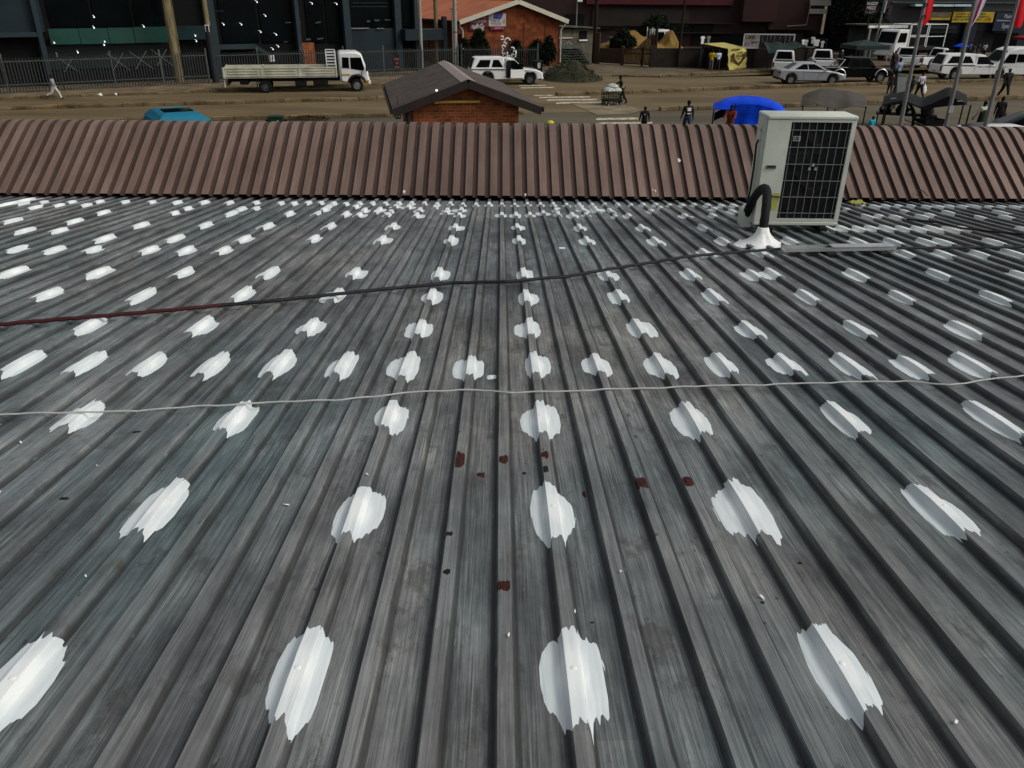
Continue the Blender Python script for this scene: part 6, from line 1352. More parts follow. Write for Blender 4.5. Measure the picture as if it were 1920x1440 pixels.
w_ = 1.9; mb = MB(); cs = [(-w_, -1.4, ze_), (w_, -1.4, ze_), (w_, 1.4, ze_), (-w_, 1.4, ze_)]; mb.add(cs + [(.5, 0, zt)] + [(x, y, z - .25) for x, y, z in cs], [(0, 1, 4), (1, 2, 4), (2, 3, 4), (3, 0, 4)] + [(i, 5 + i, 5 + (i + 1) % 4, (i + 1) % 4) for i in range(4)]); mb.build('canopy', mat('dark red canvas', '#7a1e28', .7, var=.15), t)
for x, y, z in cs: MB().beam((x * .97, y * .97, 0), (x * .97, y * .97, z), .06).build('post', m_post, t)
q = at(1797, 112); t = thing('parasol', 'small bright blue parasol before the navy shop window', 'parasol', q); z = hgt(q, 81); z2 = hgt(q, 87); mb = MB(); mb.lathe([(.001, z), (.35, z - .06), (.75, z2), (.70, z2 - .02), (.3, z - .14), (.001, z - .08)], (0, 0, 0), 'Z', 10); mb.build('canopy', m_blue, t); MB().tube([(0, 0, 0), (0, 0, z)], .025, 6).build('pole', m_wpole, t)
# yellow stall
m_ycl = mat('pale yellow printed cloth', '#ada25a', .7, var=.18, scale=2.5, bump=.6, bscale=5, tint='#948a48')
qa, qb = at(1360, 131.5), at(1393, 128.5); Yf = Frame(qa, qb); t = thing('yellow_stall', 'market stall draped in yellow cloth with dark shield print', 'stall', qa, Yf.rz)
YL = Yf.len; _, yt = Yf.px(1376, 90.5); bl, zbk = Yf.px(1352, 82); DPT = 2.2; zbk = hgt(at(1383, 126), 80)
def frontc(u, v): return (YL * u + .08 * (1 - v) * (2 * u - 1), -.06 - .25 * v + .07 * noise.noise((u * 4, v * 5, 2)) + .06 * math.sin(v * 11 + u * 5) * v, yt * (1 - v) + (.02 + .25 * max(0, u - .55)) * v + .03 * noise.noise((u * 5, 3, v)))
cloth('front_cloth', m_ycl, t, frontc, 24, 22, thick=.01)
cloth('roof_cloth', m_ycl, t, lambda u, v: (YL * u - .45 * v * (1 - u) - .1 * v, DPT * v, yt + (zbk - yt) * v - .06 * math.sin(math.pi * u) * math.sin(math.pi * v)), 12, 8)
for (x, y) in ((.03, 0), (YL - .03, 0), (-.4, DPT - .1), (YL - .1, DPT - .1)): MB().beam((x, y, 0), (x, y, yt - .05 if y < 1 else zbk - .05), .05).build('post', m_post, t)
MB().box((-.3, DPT - .2, yt / 2), (1.6, .08, yt - .2)).build('back_cloth', m_black, t)
cloth('side_cloth', m_black, t, lambda u, v: (-.05 - .75 * u, .3 + 1.2 * u, (yt - .1) * (1 - v) + .05), 6, 6)
mb = MB(); sh_ = [(.10, .78), (.22, .78), (.25, .52), (.52, .30), (.80, .60), (.80, .82), (.92, .82), (.92, .58), (.55, .16), (.14, .46)]
mb.prism([(YL * x, yt * z) for x, z in sh_], -.33, -.305); mb.build('shield_print', m_brn, t)
mb = MB(); marks(mb, YL * .33, YL * .76, yt * .55, yt * .85, -.34, 2, random.Random(11), 1.0, .2); marks(mb, YL * .40, YL * .66, yt * .45, yt * .54, -.33, 1, random.Random(12)); mb.build('lettering', m_brn, t)
MB().box((YL * .36, -.16, yt * .94), (YL * .5, .02, yt * .05)).build('print_bar', m_brn, t)
# white banner boards on the wall
qa, qb = at(1394, 128), at(1496, 129); Wb = Frame((qa.x, qa.y - .35), (qb.x, qb.y - .35)); t = thing('wall_banner', 'long white framed banner with dark pictures on the boundary wall', 'banner', Wb.o, Wb.rz)
ua, z1 = Wb.px(1396, 64); ub, z0_ = Wb.px(1422, 90); uc, _ = Wb.px(1490, 64); _, zm = Wb.px(1450, 80)
MB().box(((ua + uc) / 2, .0, (zm + z1) / 2), (uc - ua, .06, z1 - zm)).build('panel', m_post, t); MB().box(((ua + ub) / 2, -.01, (z0_ + z1) / 2), (ub - ua, .08, z1 - z0_)).build('panel', mat('pinkish white print', '#8a8182', .6, var=.25, scale=2), t)
mb = MB(); mb.box(((ua + uc) / 2, -.06, z1), (uc - ua + .1, .06, .1)); mb.box((ua, -.06, (z0_ + z1) / 2), (.1, .06, z1 - z0_)); mb.box((uc, -.06, (zm + z1) / 2), (.1, .06, z1 - zm)); mb.box(((ua + ub) / 2, -.06, z0_), (ub - ua, .06, .08)); mb.box(((ua + ub) / 2, -.06, z1 - (z1 - z0_) * .42), (ub - ua, .06, .06)); mb.build('frame', m_wt, t)
mb = MB(); marks(mb, ua + .1, ub - .1, z1 - (z1 - z0_) * .38, z1 - .12, -.07, 1, random.Random(1), 1.0, .05); marks(mb, ua + (ub - ua) * .5, ub - .05, z0_ + .3, z0_ + .9, -.07, 3, random.Random(7)); marks(mb, ua + .1, ua + .5, z0_ + .1, z0_ + .4, -.07, 1, random.Random(8)); mb.build('dark_print', m_brn, t)
mb = MB(); rr = random.Random(19); x = ub + .2
while x < uc - .3: mb.beam((x, -.05, z1 - .12), (x + rr.uniform(-.1, .1), -.05, z1 - rr.uniform(.4, .8)), .01, rr.uniform(.05, .2)); x += rr.uniform(.25, .6)
mb.build('white_print', m_wt, t)
# flags
def flag(label, pts, cl, band, word, Yd, cols):
    A_, B_ = on_y(*pts[0], Yd), on_y(*pts[1], Yd); d = (B_ - A_); b0 = A_ - d * (A_.z / d.z); tp = B_ + d * .42
    t = thing('feather_flag', label, 'flag', (b0.x, b0.y, 0)); rel_ = lambda p: p - Vector((b0.x, b0.y, 0))
    MB().tube([rel_(b0), rel_(A_), rel_(B_), rel_(tp)], [.055, .052, .04, .03], 10).build('pole', m_grey, t, smooth=True)
    P_ = [rel_(on_y(x, y, Yd)) for x, y in cl]; m_ = len(P_) // 2      # outline pairs: pole side, free side
    def sheet_(f0, f1, off, M, name):
        mb = MB(); vs = []; n = 12
        rows = []
        for i in range(m_):
            a, b = P_[2 * i], P_[2 * i + 1]; rows.append((a, b))
        for (a, b) in rows:
            for j in range(n + 1):
                f = f0 + (f1 - f0) * j / n; p = a.lerp(b, f); p = p + Vector((0, off + .018 * math.sin(f * 5.5 + p.z * 1.6), 0)); vs.append(p)
        k_ = n + 1; N_ = len(vs); vs += [v + Vector((0, .006, 0)) for v in vs]
        fs = [(r_ * k_ + j, r_ * k_ + j + 1, (r_ + 1) * k_ + j + 1, (r_ + 1) * k_ + j) for r_ in range(m_ - 1) for j in range(n)]; fs += [tuple(N_ + q for q in reversed(f)) for f in list(fs)]
        mb.add(vs, fs); return mb.build(name, M, t, smooth=True)
    for (f0, f1, nm, M) in cols: sheet_(f0, f1, 0, M, nm)
    if word:
        for i, ch in enumerate(word): 
            p = P_[2].lerp(P_[3], band).lerp(P_[2 * m_ - 2].lerp(P_[2 * m_ - 1], band), .12 + .8 * i / len(word)); text_part('lettering', ch, .26, mat('flag print', '#7c1830', .5) if False else m_post, t, p + Vector((0, -.05, 0)), rot=(math.pi / 2, R(78), 0), ext=.003)
    return t
m_fred = mat('scarlet flag cloth', '#c80a1c', .6, var=.08, scale=3); m_fwht = mat('lilac white flag cloth', '#b9b2c4', .6, var=.1, scale=3); m_fmag = mat('crimson flag cloth', '#8f0f3a', .6, var=.12, scale=3); m_fgry = mat('grey flag cloth', '#7b7986', .6, var=.1)
flag('scarlet feather flag with grey lettered edge, leftmost of the three', ((1687, 240), (1735, 0)), [(1720, 52), (1722, 52.5), (1721, 46), (1736, 47), (1723, 38), (1744, 36), (1728, 20), (1749, 18), (1733, 0), (1752, 0), (1740, -34), (1756, -34), (1747, -70), (1758, -70)], .18, 'SAPZ', 21, [(0, .14, 'grey_edge', m_fgry), (.14, .30, 'white_band', m_fwht), (.30, 1, 'red_cloth', m_fred)])
flag('white feather flag with crimson stripe, middle of the three', ((1772, 240), (1829, 0)), [(1816, 55), (1818, 55), (1817, 50), (1824, 47), (1822, 34), (1836, 30), (1827, 12), (1846, 10), (1831, 0), (1850, 0), (1839, -34), (1858, -34), (1848, -75), (1860, -75)], .5, '', 21, [(0, .1, 'grey_edge', m_fgry), (.1, .28, 'white_edge', m_fwht), (.28, .58, 'crimson_stripe', m_fmag), (.58, 1, 'white_cloth', m_fwht)])
flag('scarlet feather flag at the right edge, rightmost of the three', ((1846, 240), (1909, 0)), [(1898, 50), (1914, 52), (1899, 44), (1918, 45), (1904, 20), (1924, 20), (1909, 0), (1930, 0), (1918, -34), (1938, -34), (1928, -70), (1944, -70)], .3, '', 21, [(0, .16, 'grey_edge', m_fgry), (.16, 1, 'red_cloth', m_fred)])
p = on_y(1784, 205, 20.9); tag(MB().box((0, 0, 0), (.12, .015, .17)).build('notice_paper', m_paper, loc=p), 'pale notice taped to the middle flag pole', 'paper')

# ------------------------------------------------------------------ people
SKIN = '#2b1c14'
def person(label, px, fy, hy, face, top='#111114', legs='#15161a', hair='#0b0908', sleeves=False, legpose=((0, 0), (0, 0)), arms=((4, 8, 12), (4, 8, 12)), lean=0, H=None, skin=SKIN, extra=None, sit=False, cap=None, z=0, child=False):
    q = at(px, fy, z); Ht = H or hgt(q, hy); s = max(.5, Ht / 1.74)
    t = thing('person', label, 'person', q, R(face)); nodes = []; edges = []; kinds = []
    def nd(p, r, par=None, kind='top'):
        nodes.append((Vector(p), r)); i = len(nodes) - 1
        if par is not None: edges.append((par, i)); kinds.append(kind)
        return i
    ln = R(lean); up_ = lambda l, x=0, y=0: Vector((x, y * math.cos(ln) + l * math.sin(ln), l * math.cos(ln) - y * math.sin(ln)))
    pel = Vector((0, 0, .93)); P0 = nd(pel, (.165, .125))
    sp = nd(pel + up_(.20), (.155, .12), P0, 'top'); ch = nd(pel + up_(.40), (.195, .135), sp, 'top'); nk = nd(pel + up_(.54), (.055, .055), ch, 'top'); 
    hd = nd(pel + up_(.665, 0, .02), (.09, .108), nk, 'skin'); cr_ = nd(pel + up_(.765, 0, .0), (.062, .075), hd, 'skin'); nd(pel + up_(.645, 0, .115), (.016, .016), hd, 'skin')
    for sx in (-1, 1): nd(pel + up_(.65, sx * .088, 0), (.015, .02), hd, 'skin')
    for k_, sx in enumerate((-1, 1)):
        a, b = legpose[k_]; a, b = R(a), R(b); hip = pel + Vector((sx * .095, 0, -.06)); kn = hip + Vector((sx * .01, math.sin(a), -math.cos(a))) * .41; an = kn + Vector((0, math.sin(a - b), -math.cos(a - b))) * .40
        h_ = nd(hip, (.125, .125), P0, 'legs'); m1 = nd(hip.lerp(kn, .5), (.112, .112), h_, 'legs'); k2 = nd(kn, (.085, .088), m1, 'legs'); m2 = nd(kn.lerp(an, .4), (.078, .08), k2, 'legs'); a2 = nd(an, (.055, .055), m2, 'legs'); fd = Vector((0, math.cos((a - b) * .6), math.sin((a - b) * .6)))
        nd(an + fd * .16 + Vector((0, 0, -.05)), (.042, .028), a2, 'shoe'); nd(an + fd * -.05 + Vector((0, 0, -.05)), (.035, .03), a2, 'shoe')
        f, ab, eb = [R(v) for v in arms[k_]]; sh_ = pel + up_(.475, sx * .208); ab *= .75; d1 = Vector((sx * math.sin(ab), math.sin(f) * math.cos(ab), -math.cos(f) * math.cos(ab))); el_ = sh_ + d1 * .29; d2 = Vector((sx * math.sin(ab) * .5, math.sin(f + eb), -math.cos(f + eb))).normalized(); wr_ = el_ + d2 * .26
        sI = nd(sh_, (.085, .082), ch, 'top'); uI = nd(sh_.lerp(el_, .5), (.074, .074), sI, 'top'); eI = nd(el_, (.06, .06), uI, 'top'); wI = nd(wr_, (.036, .036), eI, 'top' if sleeves else 'skin'); pI = nd(wr_ + d2 * .08, (.035, .02), wI, 'skin'); sd_ = Vector((1, 0, 0)) if abs(d2.x) < .8 else Vector((0, 1, 0)); fw_ = sd_.cross(d2).normalized()
        for fi, (o_, l_) in enumerate(((-.03, .07), (-.01, .085), (.01, .08), (.03, .062))):
            b1 = nd(wr_ + d2 * .10 + fw_ * o_, (.009, .009), pI, 'skin'); b2 = nd(wr_ + d2 * (.10 + l_ * .55) + fw_ * o_ - sd_ * sx * .008, (.009, .009), b1, 'skin'); nd(wr_ + d2 * (.10 + l_) + fw_ * o_ - sd_ * sx * .025, (.008, .008), b2, 'skin')
        t1 = nd(wr_ + d2 * .05 + fw_ * .045, (.010, .010), wI, 'skin'); nd(wr_ + d2 * .10 + fw_ * .062, (.009, .009), t1, 'skin')
    zmin = min(n[0].z for n in nodes) - .03; off = -zmin if not sit else -zmin
    me = bpy.data.meshes.new('skeleton'); me.from_pydata([tuple((n[0] + Vector((0, 0, off))) * s) for n in nodes], edges, [])
    so_ = bpy.data.objects.new('skeleton', me); COL.objects.link(so_); md = so_.modifiers.new('skin', 'SKIN'); md.use_smooth_shade = True
    for i, n in enumerate(nodes): me.skin_vertices[0].data[i].radius = (n[1][0] * s, n[1][1] * s); me.skin_vertices[0].data[i].use_root = (i == 0)
    sb = so_.modifiers.new('sub', 'SUBSURF'); sb.levels = 1; sb.render_levels = 1
    dg = bpy.context.evaluated_depsgraph_get(); bm_ = bpy.data.meshes.new_from_object(so_.evaluated_get(dg)); bpy.data.objects.remove(so_); bm_.name = 'body'
    cols = {'top': top, 'legs': legs, 'skin': skin, 'shoe': '#1a1614'}; order = ['top', 'legs', 'skin', 'shoe']; bm_.materials.clear()
    for o_ in order: bm_.materials.append(mat('cloth ' + cols[o_] if o_ != 'skin' else 'skin ' + cols[o_], cols[o_], .75, var=.12, scale=6))
    pts_ = [(n[0] + Vector((0, 0, off))) * s for n in nodes]
    mi = []
    for p_ in bm_.polygons:
        c = p_.center; best = (9, 'top')
        for (e, kd) in zip(edges, kinds):
            a, b = pts_[e[0]], pts_[e[1]]; ab_ = b - a; tt = max(0, min(1, (c - a).dot(ab_) / max(1e-9, ab_.length_squared))); dd = (c - (a + ab_ * tt)).length
            if dd < best[0]: best = (dd, kd)
        mi.append(order.index(best[1]))
    bm_.polygons.foreach_set('material_index', mi); bm_.update()
    o = bpy.data.objects.new('body', bm_); COL.objects.link(o); o.parent = t
    hc = (pel + up_(.70, 0, -.012) + Vector((0, 0, off))) * s; mb = MB(); n = 12; vs = []
    for j in range(6):
        th = j / 5 * 1.75
        for i in range(n):
            a = 2 * math.pi * i / n; back = .35 * max(0, -math.sin(a)); tt = th * (1 + back * .3) if math.sin(a) < .5 else th * .62
            vs.append(hc + Vector((math.cos(a) * math.sin(tt) * .098, math.sin(a) * math.sin(tt) * .112, math.cos(tt) * .118)) * s)
    mb.add(vs, [(j * n + i, j * n + (i + 1) % n, (j + 1) * n + (i + 1) % n, (j + 1) * n + i) for j in range(5) for i in range(n)] + [tuple(range(n))]); mb.build('cap' if cap else 'hair', mat('cap cloth ' + cap, cap, .7) if cap else mat('black hair ' + hair, hair, .9), t, smooth=True)
    if extra: extra(t, s, off, pel, up_)
    return t
def shirt_print(c, w=.16, h=.06, z=.36, rows=1):
    def f(t, s, off, pel, up_):
        c0 = (pel + up_(z, 0, -.125) + Vector((0, 0, off))) * s; mb = MB(); mb.box(c0, (w * s, .02 * s, h * s)); 
        if rows > 1: mb.box(c0 - Vector((0, 0, .07 * s)), (w * .55 * s, .02 * s, h * .7 * s))
        mb.build('shirt_print', mat('print ' + c, c, .7), t)
    return f
def stripes_shirt(t, s, off, pel, up_):
    for z, h in ((.42, .045), (.16, .05)):
        c0 = (pel + up_(z) + Vector((0, 0, off))) * s; mb = MB(); vs = []; n = 16
        for dz in (-h / 2, h / 2):
            for i in range(n): a = 2 * math.pi * i / n; vs.append(c0 + Vector((math.cos(a) * .168, math.sin(a) * .128, dz)) * s)
        mb.add(vs, [(i, (i + 1) % n, n + (i + 1) % n, n + i) for i in range(n)]); mb.build('white_stripe', m_white, t)
    c0 = (pel + up_(.33, 0, -.13) + Vector((0, 0, off))) * s; MB().rbox(c0, (.2 * s, .03 * s, .09 * s), .01).build('shirt_print', m_white, t)
def hivis(t, s, off, pel, up_):
    m_ = mat('yellow safety vest', '#9a9c3a', .6)
    for l0, l1, r0, r1 in ((.05, .19, .155, .15),):
        mb = MB(); n = 16; vs = []
        for l, r_ in ((l0, r0), (l1, r1)):
            for i in range(n): a = 2 * math.pi * i / n; vs.append((pel + up_(l, math.cos(a) * (r_ + .02), math.sin(a) * (r_ - .02)) + Vector((0, 0, off))) * s)
        mb.add(vs, [(i, (i + 1) % n, n + (i + 1) % n, n + i) for i in range(n)]); mb.build('vest_band', m_, t)
    for sx in (-1, 1): mb = MB(); mb.beam((pel + up_(.22, sx * .08, .13) + Vector((0, 0, off))) * s, (pel + up_(.5, sx * .09, .08) + Vector((0, 0, off))) * s, .05 * s, .03 * s); mb.build('vest_strap', m_, t)
def dress(c, l0=.36, l1=-.55, r1=.24):
    def f(t, s, off, pel, up_):
        mb = MB(); n = 16; vs = []
        for l, r_ in ((l0, .165), (.12, .175), (-.1, .20), (l1, r1)):
            for i in range(n): a = 2 * math.pi * i / n; vs.append((pel + Vector((math.cos(a) * r_, math.sin(a) * r_ * .82, l)) + Vector((0, 0, off))) * s)
        mb.add(vs, [(k_ * n + i, k_ * n + (i + 1) % n, (k_ + 1) * n + (i + 1) % n, (k_ + 1) * n + i) for k_ in range(3) for i in range(n)]); mb.build('dress', mat('dress cloth ' + c, c, .8), t, smooth=True)
    return f
WALK = ((24, 8), (-18, 22)); WALK2 = ((-16, 22), (24, 6)); WARM = ((-18, 6, 10), (22, 6, 20)); 
person('person in white trousers striding along the pavement by the palisade', 106, 187, 138, -80, '#8d8e90', '#b3b2ac', legpose=((34, 20), (-26, 45)), arms=WARM, sleeves=True, extra=shirt_print('#a8a8a6', .24, .1, .30))
person('person in a yellow safety vest bending to push the loaded trolley', 1165, 195, 141, 75, '#121214', '#111114', legpose=((-20, 12), (14, 10)), arms=((52, 6, 20), (52, 6, 20)), lean=14, sleeves=True, extra=hivis)
person('person in a black hoodie standing at the near crossing, back turned', 1206, 254, 200, -6, '#0d0d10', '#0e0f13', sleeves=True, arms=((6, 16, 40), (6, 18, 20)), extra=shirt_print('#9c9ca4', .16, .03, .36, 2))
person('person in black and white striped top and blue jeans, walking away', 1286, 252, 187, 8, '#111113', '#22344d', legpose=WALK, arms=((8, 14, 20), (-8, 14, 12)), sleeves=True, extra=stripes_shirt)
person('person in a bright cyan shirt beside the air conditioner', 1629, 262, 218, 10, '#1199b0', '#1b1d22', arms=((6, 8, 30), (6, 8, 30)))
person('person in rust red clothes sitting under the blue tent', 1366, 254, 206, 150, '#6b2a1b', '#4a1f16', legpose=((80, 85), (80, 85)), H=1.6, sleeves=True, arms=((40, 8, 50), (40, 8, 50)), sit=True)
ps = at(1366, 253.5); st_ = thing('stool', 'low dark stool under the sitter in the blue tent', 'stool', (ps.x + .05, ps.y + .05, 0)); MB().rbox((0, 0, .36), (.36, .36, .05), .01).build('seat', m_post, st_)
for x in (-.14, .14):
    for y in (-.14, .14): MB().beam((x, y, 0), (x, y, .34), .04).build('leg', m_post, st_)
person('person in a white tee and dark trousers facing the yellow stall', 1344, 133, 94, 10, '#b8b8c0', '#1b1e2a', legpose=((10, 5), (-6, 8)), extra=shirt_print('#5b5f6b', .08, .1, .32))
person('person in a yellow top left of the yellow stall', 1332, 133, 93, -20, '#a8951a', '#5b5347', arms=((20, 6, 60), (4, 6, 10)))
person('person in a dark maroon top near the left end of the black gazebo', 1666, 178, 136, -15, '#231a1e', '#2a2126', legpose=WALK, sleeves=True)
person('person in a pale blue shirt standing between the maroon figures', 1679, 160, 109, 20, '#7d8ca0', '#111114', arms=((4, 14, 20), (4, 14, 20)), extra=shirt_print('#5a7896', .14, .10, .30))
person('person with a dark backpack behind the first flag pole', 1704, 186, 141, 10, '#17181a', '#131418', sleeves=True, legpose=WALK2, extra=lambda t, s, off, pel, up_: MB().rbox((pel + up_(.32, 0, -.19) + Vector((0, 0, off))) * s, (.28 * s, .16 * s, .40 * s), .05 * s).build('backpack', m_gr, t, smooth=True))
person('person in a white tee carrying a white plastic bag, walking away', 1721, 184, 134, 12, '#b4b2c2', '#101114', legpose=WALK, arms=((-6, 16, 8), (4, 14, 6)), extra=shirt_print('#8f8bb0', .14, .14, .32))
p_ = at(1728, 184); mb = MB(); mb.lathe([(.001, -.02), (.14, .02), (.17, .2), (.10, .42), (.03, .5), (.02, .62)], (0, 0, 0), 'Z', 10); mb.v = [Vector((v.x * (1 + .3 * noise.noise(v * 6)), v.y * .6, v.z)) for v in mb.v]; tag(mb.build('shopping_bag', m_white, smooth=True, loc=(p_.x, p_.y - .05, .28)), 'white plastic bag in the hand of the walker in the white tee', 'bag')
person('person in black with a white cap walking by the right flag', 1880, 184, 126, 185, '#0f0f12', '#141419', legpose=WALK, arms=((-8, 8, 10), (10, 10, 20)), sleeves=True, cap='#b0b0b2')
person('person in a long dark green dress with white sleeves', 1832, 254, 190, 15, '#a9a99c', '#1a2318', sleeves=True, arms=((10, 22, 20), (10, 22, 30)), extra=dress('#1b2617'))
person('person in dark clothes carrying a maroon bag at the third flag pole', 1866, 242, 180, -20, '#101013', '#121217', legpose=WALK2, arms=((-4, 8, 10), (10, 8, 12)), sleeves=True)
p_ = at(1876, 242); t = thing('handbag', 'dark maroon bag hanging beside the person at the third flag pole', 'bag', (p_.x, p_.y + .1, .42)); MB().rbox((0, 0, .16), (.30, .12, .34), .03).build('bag_body', mat('maroon bag cloth', '#3a1820', .7), t, smooth=True); MB().tube([(-.1, 0, .32), (-.06, 0, .5), (.06, 0, .5), (.1, 0, .32)], .012, 6).build('handle', mat('maroon bag cloth', '#3a1820'), t)
person('person in dark clothes stooping over the gazebo table, left of the pole', 1708, 249, 190, 60, '#131216', '#15151a', lean=30, arms=((50, 8, 20), (50, 8, 20)), sleeves=True)
person('person in dark clothes standing behind the gazebo table', 1726, 244, 186, 170, '#151417', '#131317', arms=((20, 8, 60), (20, 8, 60)), sleeves=True)
person('person in black with a white cap behind the black double cab', 1574, 128, 94, 30, '#0e0e10', '#121214', cap='#a5a39c', sleeves=True)
person('person in a pale tee behind the roof of the black double cab', 1591, 127, 101, 200, '#85858c', '#17181c')
person('person in dark clothes between the two rear facing white pickups', 1518, 128, 92, 20, '#121214', '#101012', sleeves=True)
person('person in a dark red cap and maroon coat by the first flag', 1672, 136, 95, 10, '#2b1319', '#181418', sleeves=True, cap='#6b1e2c')
person('person in grey standing at the navy shop door', 1814, 110, 78, 20, '#3c3b3e', '#1a1a1e', sleeves=True)
person('person in black leaning at the navy shop, left of the white striped one', 1830, 109, 79, 190, '#0f0f12', '#4c4b48')
person('person in a black and white top at the navy shop, rightmost there', 1842, 109, 80, 170, '#8f9094', '#101014', extra=shirt_print('#17171a', .2, .14, .33))
person('person in grey trousers in the dark navy shop doorway', 1822, 110, 81, 10, '#222226', '#55534f', legpose=WALK)
# trolley with sacks
q = at(1147, 197.5); t = thing('trolley', 'black wire trolley loaded with white sacks on the crossing', 'trolley', q, R(20)); k = mpp(q)
mb = MB(); w2, d2, h0, h1 = .48, .42, .25, .78
for z in (h0, .42, .6, h1):
    for (a, b) in (((-w2, -d2), (w2, -d2)), ((w2, -d2), (w2, d2)), ((w2, d2), (-w2, d2)), ((-w2, d2), (-w2, -d2))): mb.beam((*a, z), (*b, z), .03)
for i in range(7):
    x = -w2 + 2 * w2 * i / 6; [mb.beam((x, y, h0), (x, y, h1), .022) for y in (-d2, d2)]
for i in range(5):
    y = -d2 + 2 * d2 * i / 4; [mb.beam((x, y, h0), (x, y, h1), .022) for x in (-w2, w2)]
mb.build('basket', m_trim, t); MB().box((0, 0, .3), (w2 * 1.9, d2 * 1.9, .06)).build('base', m_trim, t); MB().tube([(.45, -.38, .78), (.62, -.36, 1.0), (.62, .36, 1.0), (.45, .38, .78)], .02, 6).build('push_handle', m_trim, t)
for x in (-.38, .38):
    for y in (-.34, .34): wheel(t, x, y, .11, .05)
for i, (x, y, z, sc_, lab) in enumerate(((-.2, 0, .8, .34, 'white sack at the left of the trolley load'), (.22, .0, .78, .32, 'white sack at the right of the trolley load'), (0, .05, 1.0, .30, 'white sack on top of the trolley load'))):
    mb = MB(); mb.lathe([(.001, -.6), (.7, -.5), (1, -.05), (.8, .45), (.3, .7), (.001, .72)], (0, 0, 0), 'Z', 14); mb.v = [Vector((v.x * 1.1, v.y, v.z * .75)) * sc_ * (1 + .22 * noise.noise(v * 2.1 + Vector((i * 3, 0, 0)))) for v in mb.v]
    o = mb.build('sack', mat('white sack plastic', '#a9aca6', .6, var=.12, scale=6, bump=.6), smooth=True, loc=Vector((q.x, q.y, 0)) + Matrix.Rotation(R(20), 3, 'Z') @ Vector((x, y, z))); tag(o, lab, 'sack')
# sandwich board, bin, ornaments, shrub, branches
q = at(1684, 176); t = thing('sandwich_board', 'grey folding board standing beside the maroon walker', 'board', q, R(12))
for s in (-1, 1): o = MB().rbox((0, 0, .62), (.62, .04, 1.25), .01).build('panel', mat('grey board', '#5d6061', .6, var=.2), t, loc=(0, s * .22, 0)); o.rotation_euler = (R(-s * -12), 0, 0)
q = at(519, 236); t = thing('green_bin', 'dark green litter bin showing just above the upstand', 'bin', q, R(8)); zt = hgt(q, 217); m_bin = mat('dark green bin plastic', '#12301f', .6, var=.2)
MB().rbox((0, 0, zt / 2), (.66, .45, zt - .08), .03).build('bin_body', m_bin, t); MB().rbox((0, 0, zt - .04), (.72, .5, .08), .02).build('lid', m_bin, t); MB().rbox((.10, -.235, zt - .26), (.07, .02, .16), .008).build('label', m_wt, t); [MB().beam((s * .34, 0, zt - .2), (s * .48, 0, zt - .22), .08).build('hinge', m_trim, t) for s in (-1, 1)]
q = at(572, 226); mb = MB(); rr = random.Random(4); pl = thing('palm_branch', 'dry cut branches lying on the road right of the green bin', 'branch', q)
for i in range(9):
    a = rr.uniform(-.2, .2); y = rr.uniform(-.5, .6); mb.tube([(-1.1 + rr.uniform(0, .4), y, .08), (0, y + a * .5, .10 + rr.uniform(0, .08)), (1.0 + rr.uniform(-.2, .3), y + a, .06)], [.03, .025, .01], 5)
mb.build('stems', mat('dry brown branch', '#3b2f1d', .9), pl); mb = MB(); foliage(mb, [(.5, 0, .1, .7, .5, .09), (-.3, .1, .1, .7, .5, .08)], 90, .09, rr); mb.build('leaves', leaf_mat('dry leaves', '#2a2416', '#4a3d25'), pl)
q = on_y(1025, 246, 17.5); t = thing('twiggy_shrub', 'thin twiggy shrub with one yellow flower over the upstand beside the hut', 'shrub', (q.x, q.y, 0)); ztop = on_y(1025, 227, 17.5).z; rr = random.Random(6); mb = MB()
for i in range(12):
    a = rr.uniform(0, 6.3); l_ = rr.uniform(.3, .75); mb.tube([(0, 0, ztop - .75), (math.cos(a) * l_ * .5, math.sin(a) * l_ * .4, ztop - .3), (math.cos(a) * l_ * 1.2, math.sin(a) * l_, ztop - rr.uniform(.0, .25))], [.012, .009, .005], 5)
mb.tube([(0, 0, 0), (0, 0, ztop - .7)], .03, 6); mb.build('stems', mat('grey brown twig', '#3f3628', .9), t); mb = MB(); foliage(mb, [(.1, 0, ztop - .16, .7, .4, .12)], 70, .03, rr); mb.build('foliage', m_leafg, t); p_ = on_y(1032, 232, 17.5); MB().lathe([(.001, -.05), (.06, -.02), (.085, .02), (.05, .06), (.001, .07)], p_ - Vector((q.x, q.y, 0)), 'Z', 8).build('flower', mat('yellow petals', '#b8b21c', .6), t)
q = at(955, 134); t = thing('white_ornament', 'cluster of white curled pieces on a dark post behind the white pickup', 'ornament', (q.x, q.y, 0)); MB().tube([(0, 0, 0), (0, 0, hgt(q, 72))], .07, 8).build('post', m_post, t); k = mpp(q); rr = random.Random(8)
def curl(px_, py_, r_, a0, a1, w):
    c = Vector(((px_ - 955) * k, -.12, hgt(q, py_))); mb = MB(); mb.tube([c + Vector((math.cos(a) * r_ * k, .05 * math.sin(a * 2), math.sin(a) * r_ * k)) for a in [a0 + (a1 - a0) * i / 10 for i in range(11)]], w * k, 8); mb.build('curl', m_white, t, smooth=True)
for c_ in ((951, 77, 5, .2, 4.5, 1.3), (942, 77, 3.5, -1, 2.5, .8), (944, 88, 3, 0, 5, 1.2), (944, 97, 3.5, 1.5, 5.5, 1.7), (947, 103, 4, 3, 6, 1.8), (956, 100, 5, 2.8, 6.2, 1.9), (960, 93, 4, -1.2, 2.0, 1.3), (963, 98, 4, -1.5, 1.5, 1.4), (962, 104, 4, -2.5, .8, 1.4), (941, 71, 3, .2, 2.4, .9)): curl(*c_)
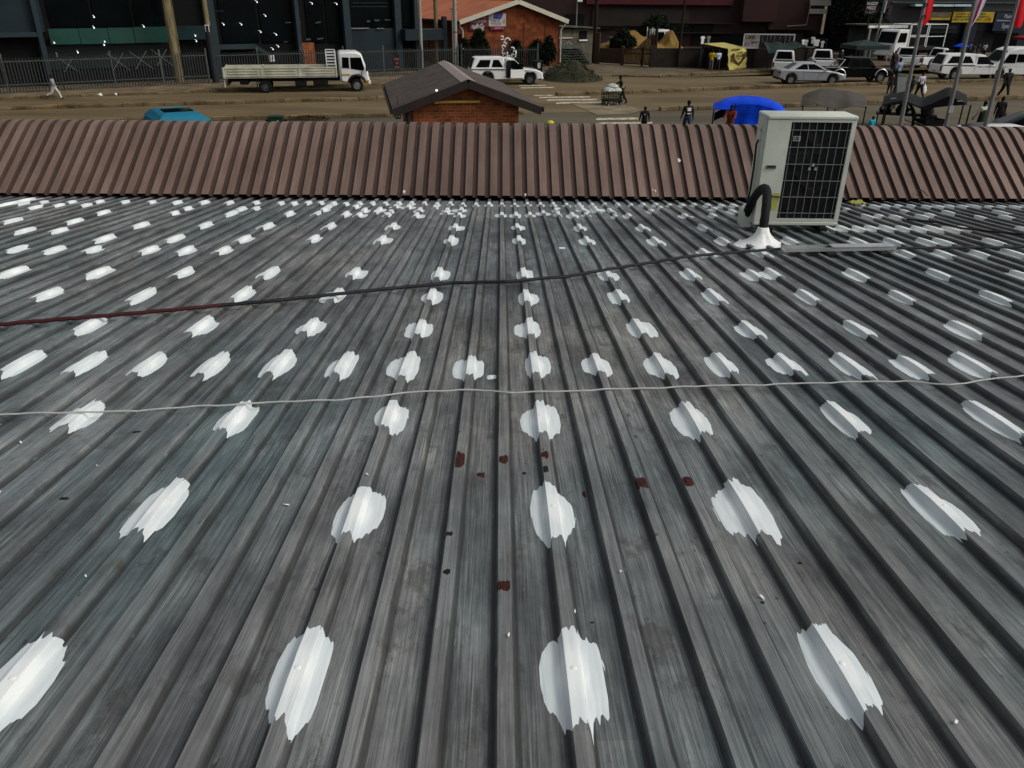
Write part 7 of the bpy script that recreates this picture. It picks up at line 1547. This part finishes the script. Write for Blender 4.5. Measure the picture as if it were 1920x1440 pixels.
q = at(1008, 141); t = thing('wheelie_bin', 'black wheelie bin with pale sticker at the end of the palisade', 'bin', q, .2); zt = hgt(q, 113); mb = MB(); mb.add([(-.25, -.3, .1), (.25, -.3, .1), (.25, .3, .1), (-.25, .3, .1), (-.33, -.38, zt - .1), (.33, -.38, zt - .1), (.33, .38, zt - .1), (-.33, .38, zt - .1)], [(0, 3, 2, 1), (4, 5, 6, 7), (0, 1, 5, 4), (1, 2, 6, 5), (2, 3, 7, 6), (3, 0, 4, 7)]); mb.build('bin_body', m_trim, t); MB().rbox((0, 0, zt - .06), (.7, .8, .09), .03).build('lid', m_trim, t); MB().box((0, -.375, zt * .68), (.22, .03, .4)).build('sticker', m_wt, t)
for i, (x, y, lab) in enumerate(((188, 183.5, 'longer white scrap of litter by the far kerb on the left'), (218, 182.5, 'shorter white scrap of litter by the far kerb on the left'), (1237, 125.5, 'white scrap of litter at the foot of the dark boundary wall'))):
    q = at(x, y); mb = MB(); n = 7; w_ = (.10, .06, .12)[i]; vs = [(w_ * math.cos(j * .9) * 1.5, w_ * .7 * math.sin(j * .9), .02 + .05 * ((j * 5) % 3)) for j in range(n)]; vs += [(v[0] * .9, v[1] * .9, v[2] + .05) for v in vs]; mb.add(vs, [tuple(reversed(range(n))), tuple(range(n, 2 * n))] + [(j, (j + 1) % n, n + (j + 1) % n, n + j) for j in range(n)]); tag(mb.build('litter', m_white, loc=(q.x, q.y, .1)), lab, 'litter')
# garments hung for sale by the wall
q = at(1520, 112); t = thing('clothes_rack', 'dark rack hung with white garments behind the second white pickup', 'clothes rack', (q.x, q.y, 0), R(5)); z = hgt(q, 73); MB().beam((-1.3, 0, z), (1.4, 0, z), .05).build('rail', m_post, t)
for s in (-1.25, 1.35): MB().beam((s, 0, 0), (s, 0, z), .06).build('post', m_post, t)
def garment(t, x, z, w, h, M, rz=0): MB().prism([(-w * .5, -h * .28), (-w * .35, -.02), (-w * .1, 0), (w * .1, 0), (w * .35, -.02), (w * .5, -h * .28), (w * .3, -h * .3), (w * .3, -h), (-w * .3, -h), (-w * .3, -h * .3)], -.04, .04, bev=.02).build('garment', M, t, loc=(x, 0, z), rz=rz)
rr = random.Random(3)
for i, x in enumerate((-1.05, -.75, -.1, .15, .4, .95)): garment(t, x, z - .03 + (.3 if i == 2 else 0) - rr.uniform(0, .15), .45, .6, m_wt if i % 2 else m_white, rr.uniform(-.5, .5))
q = at(1319, 113); t = thing('clothes_rack', 'small dark stand with two white garments over the boundary wall', 'clothes rack', (q.x, q.y, 0)); z = hgt(q, 68); MB().beam((0, .05, 0), (0, .05, z + .1), .07).build('post', m_post, t); MB().beam((-.5, .05, z + .02), (.5, .05, z + .02), .04).build('rail', m_post, t); garment(t, -.3, z, .5, .7, m_white, .2); garment(t, .28, z, .4, .6, m_paper, -.3)
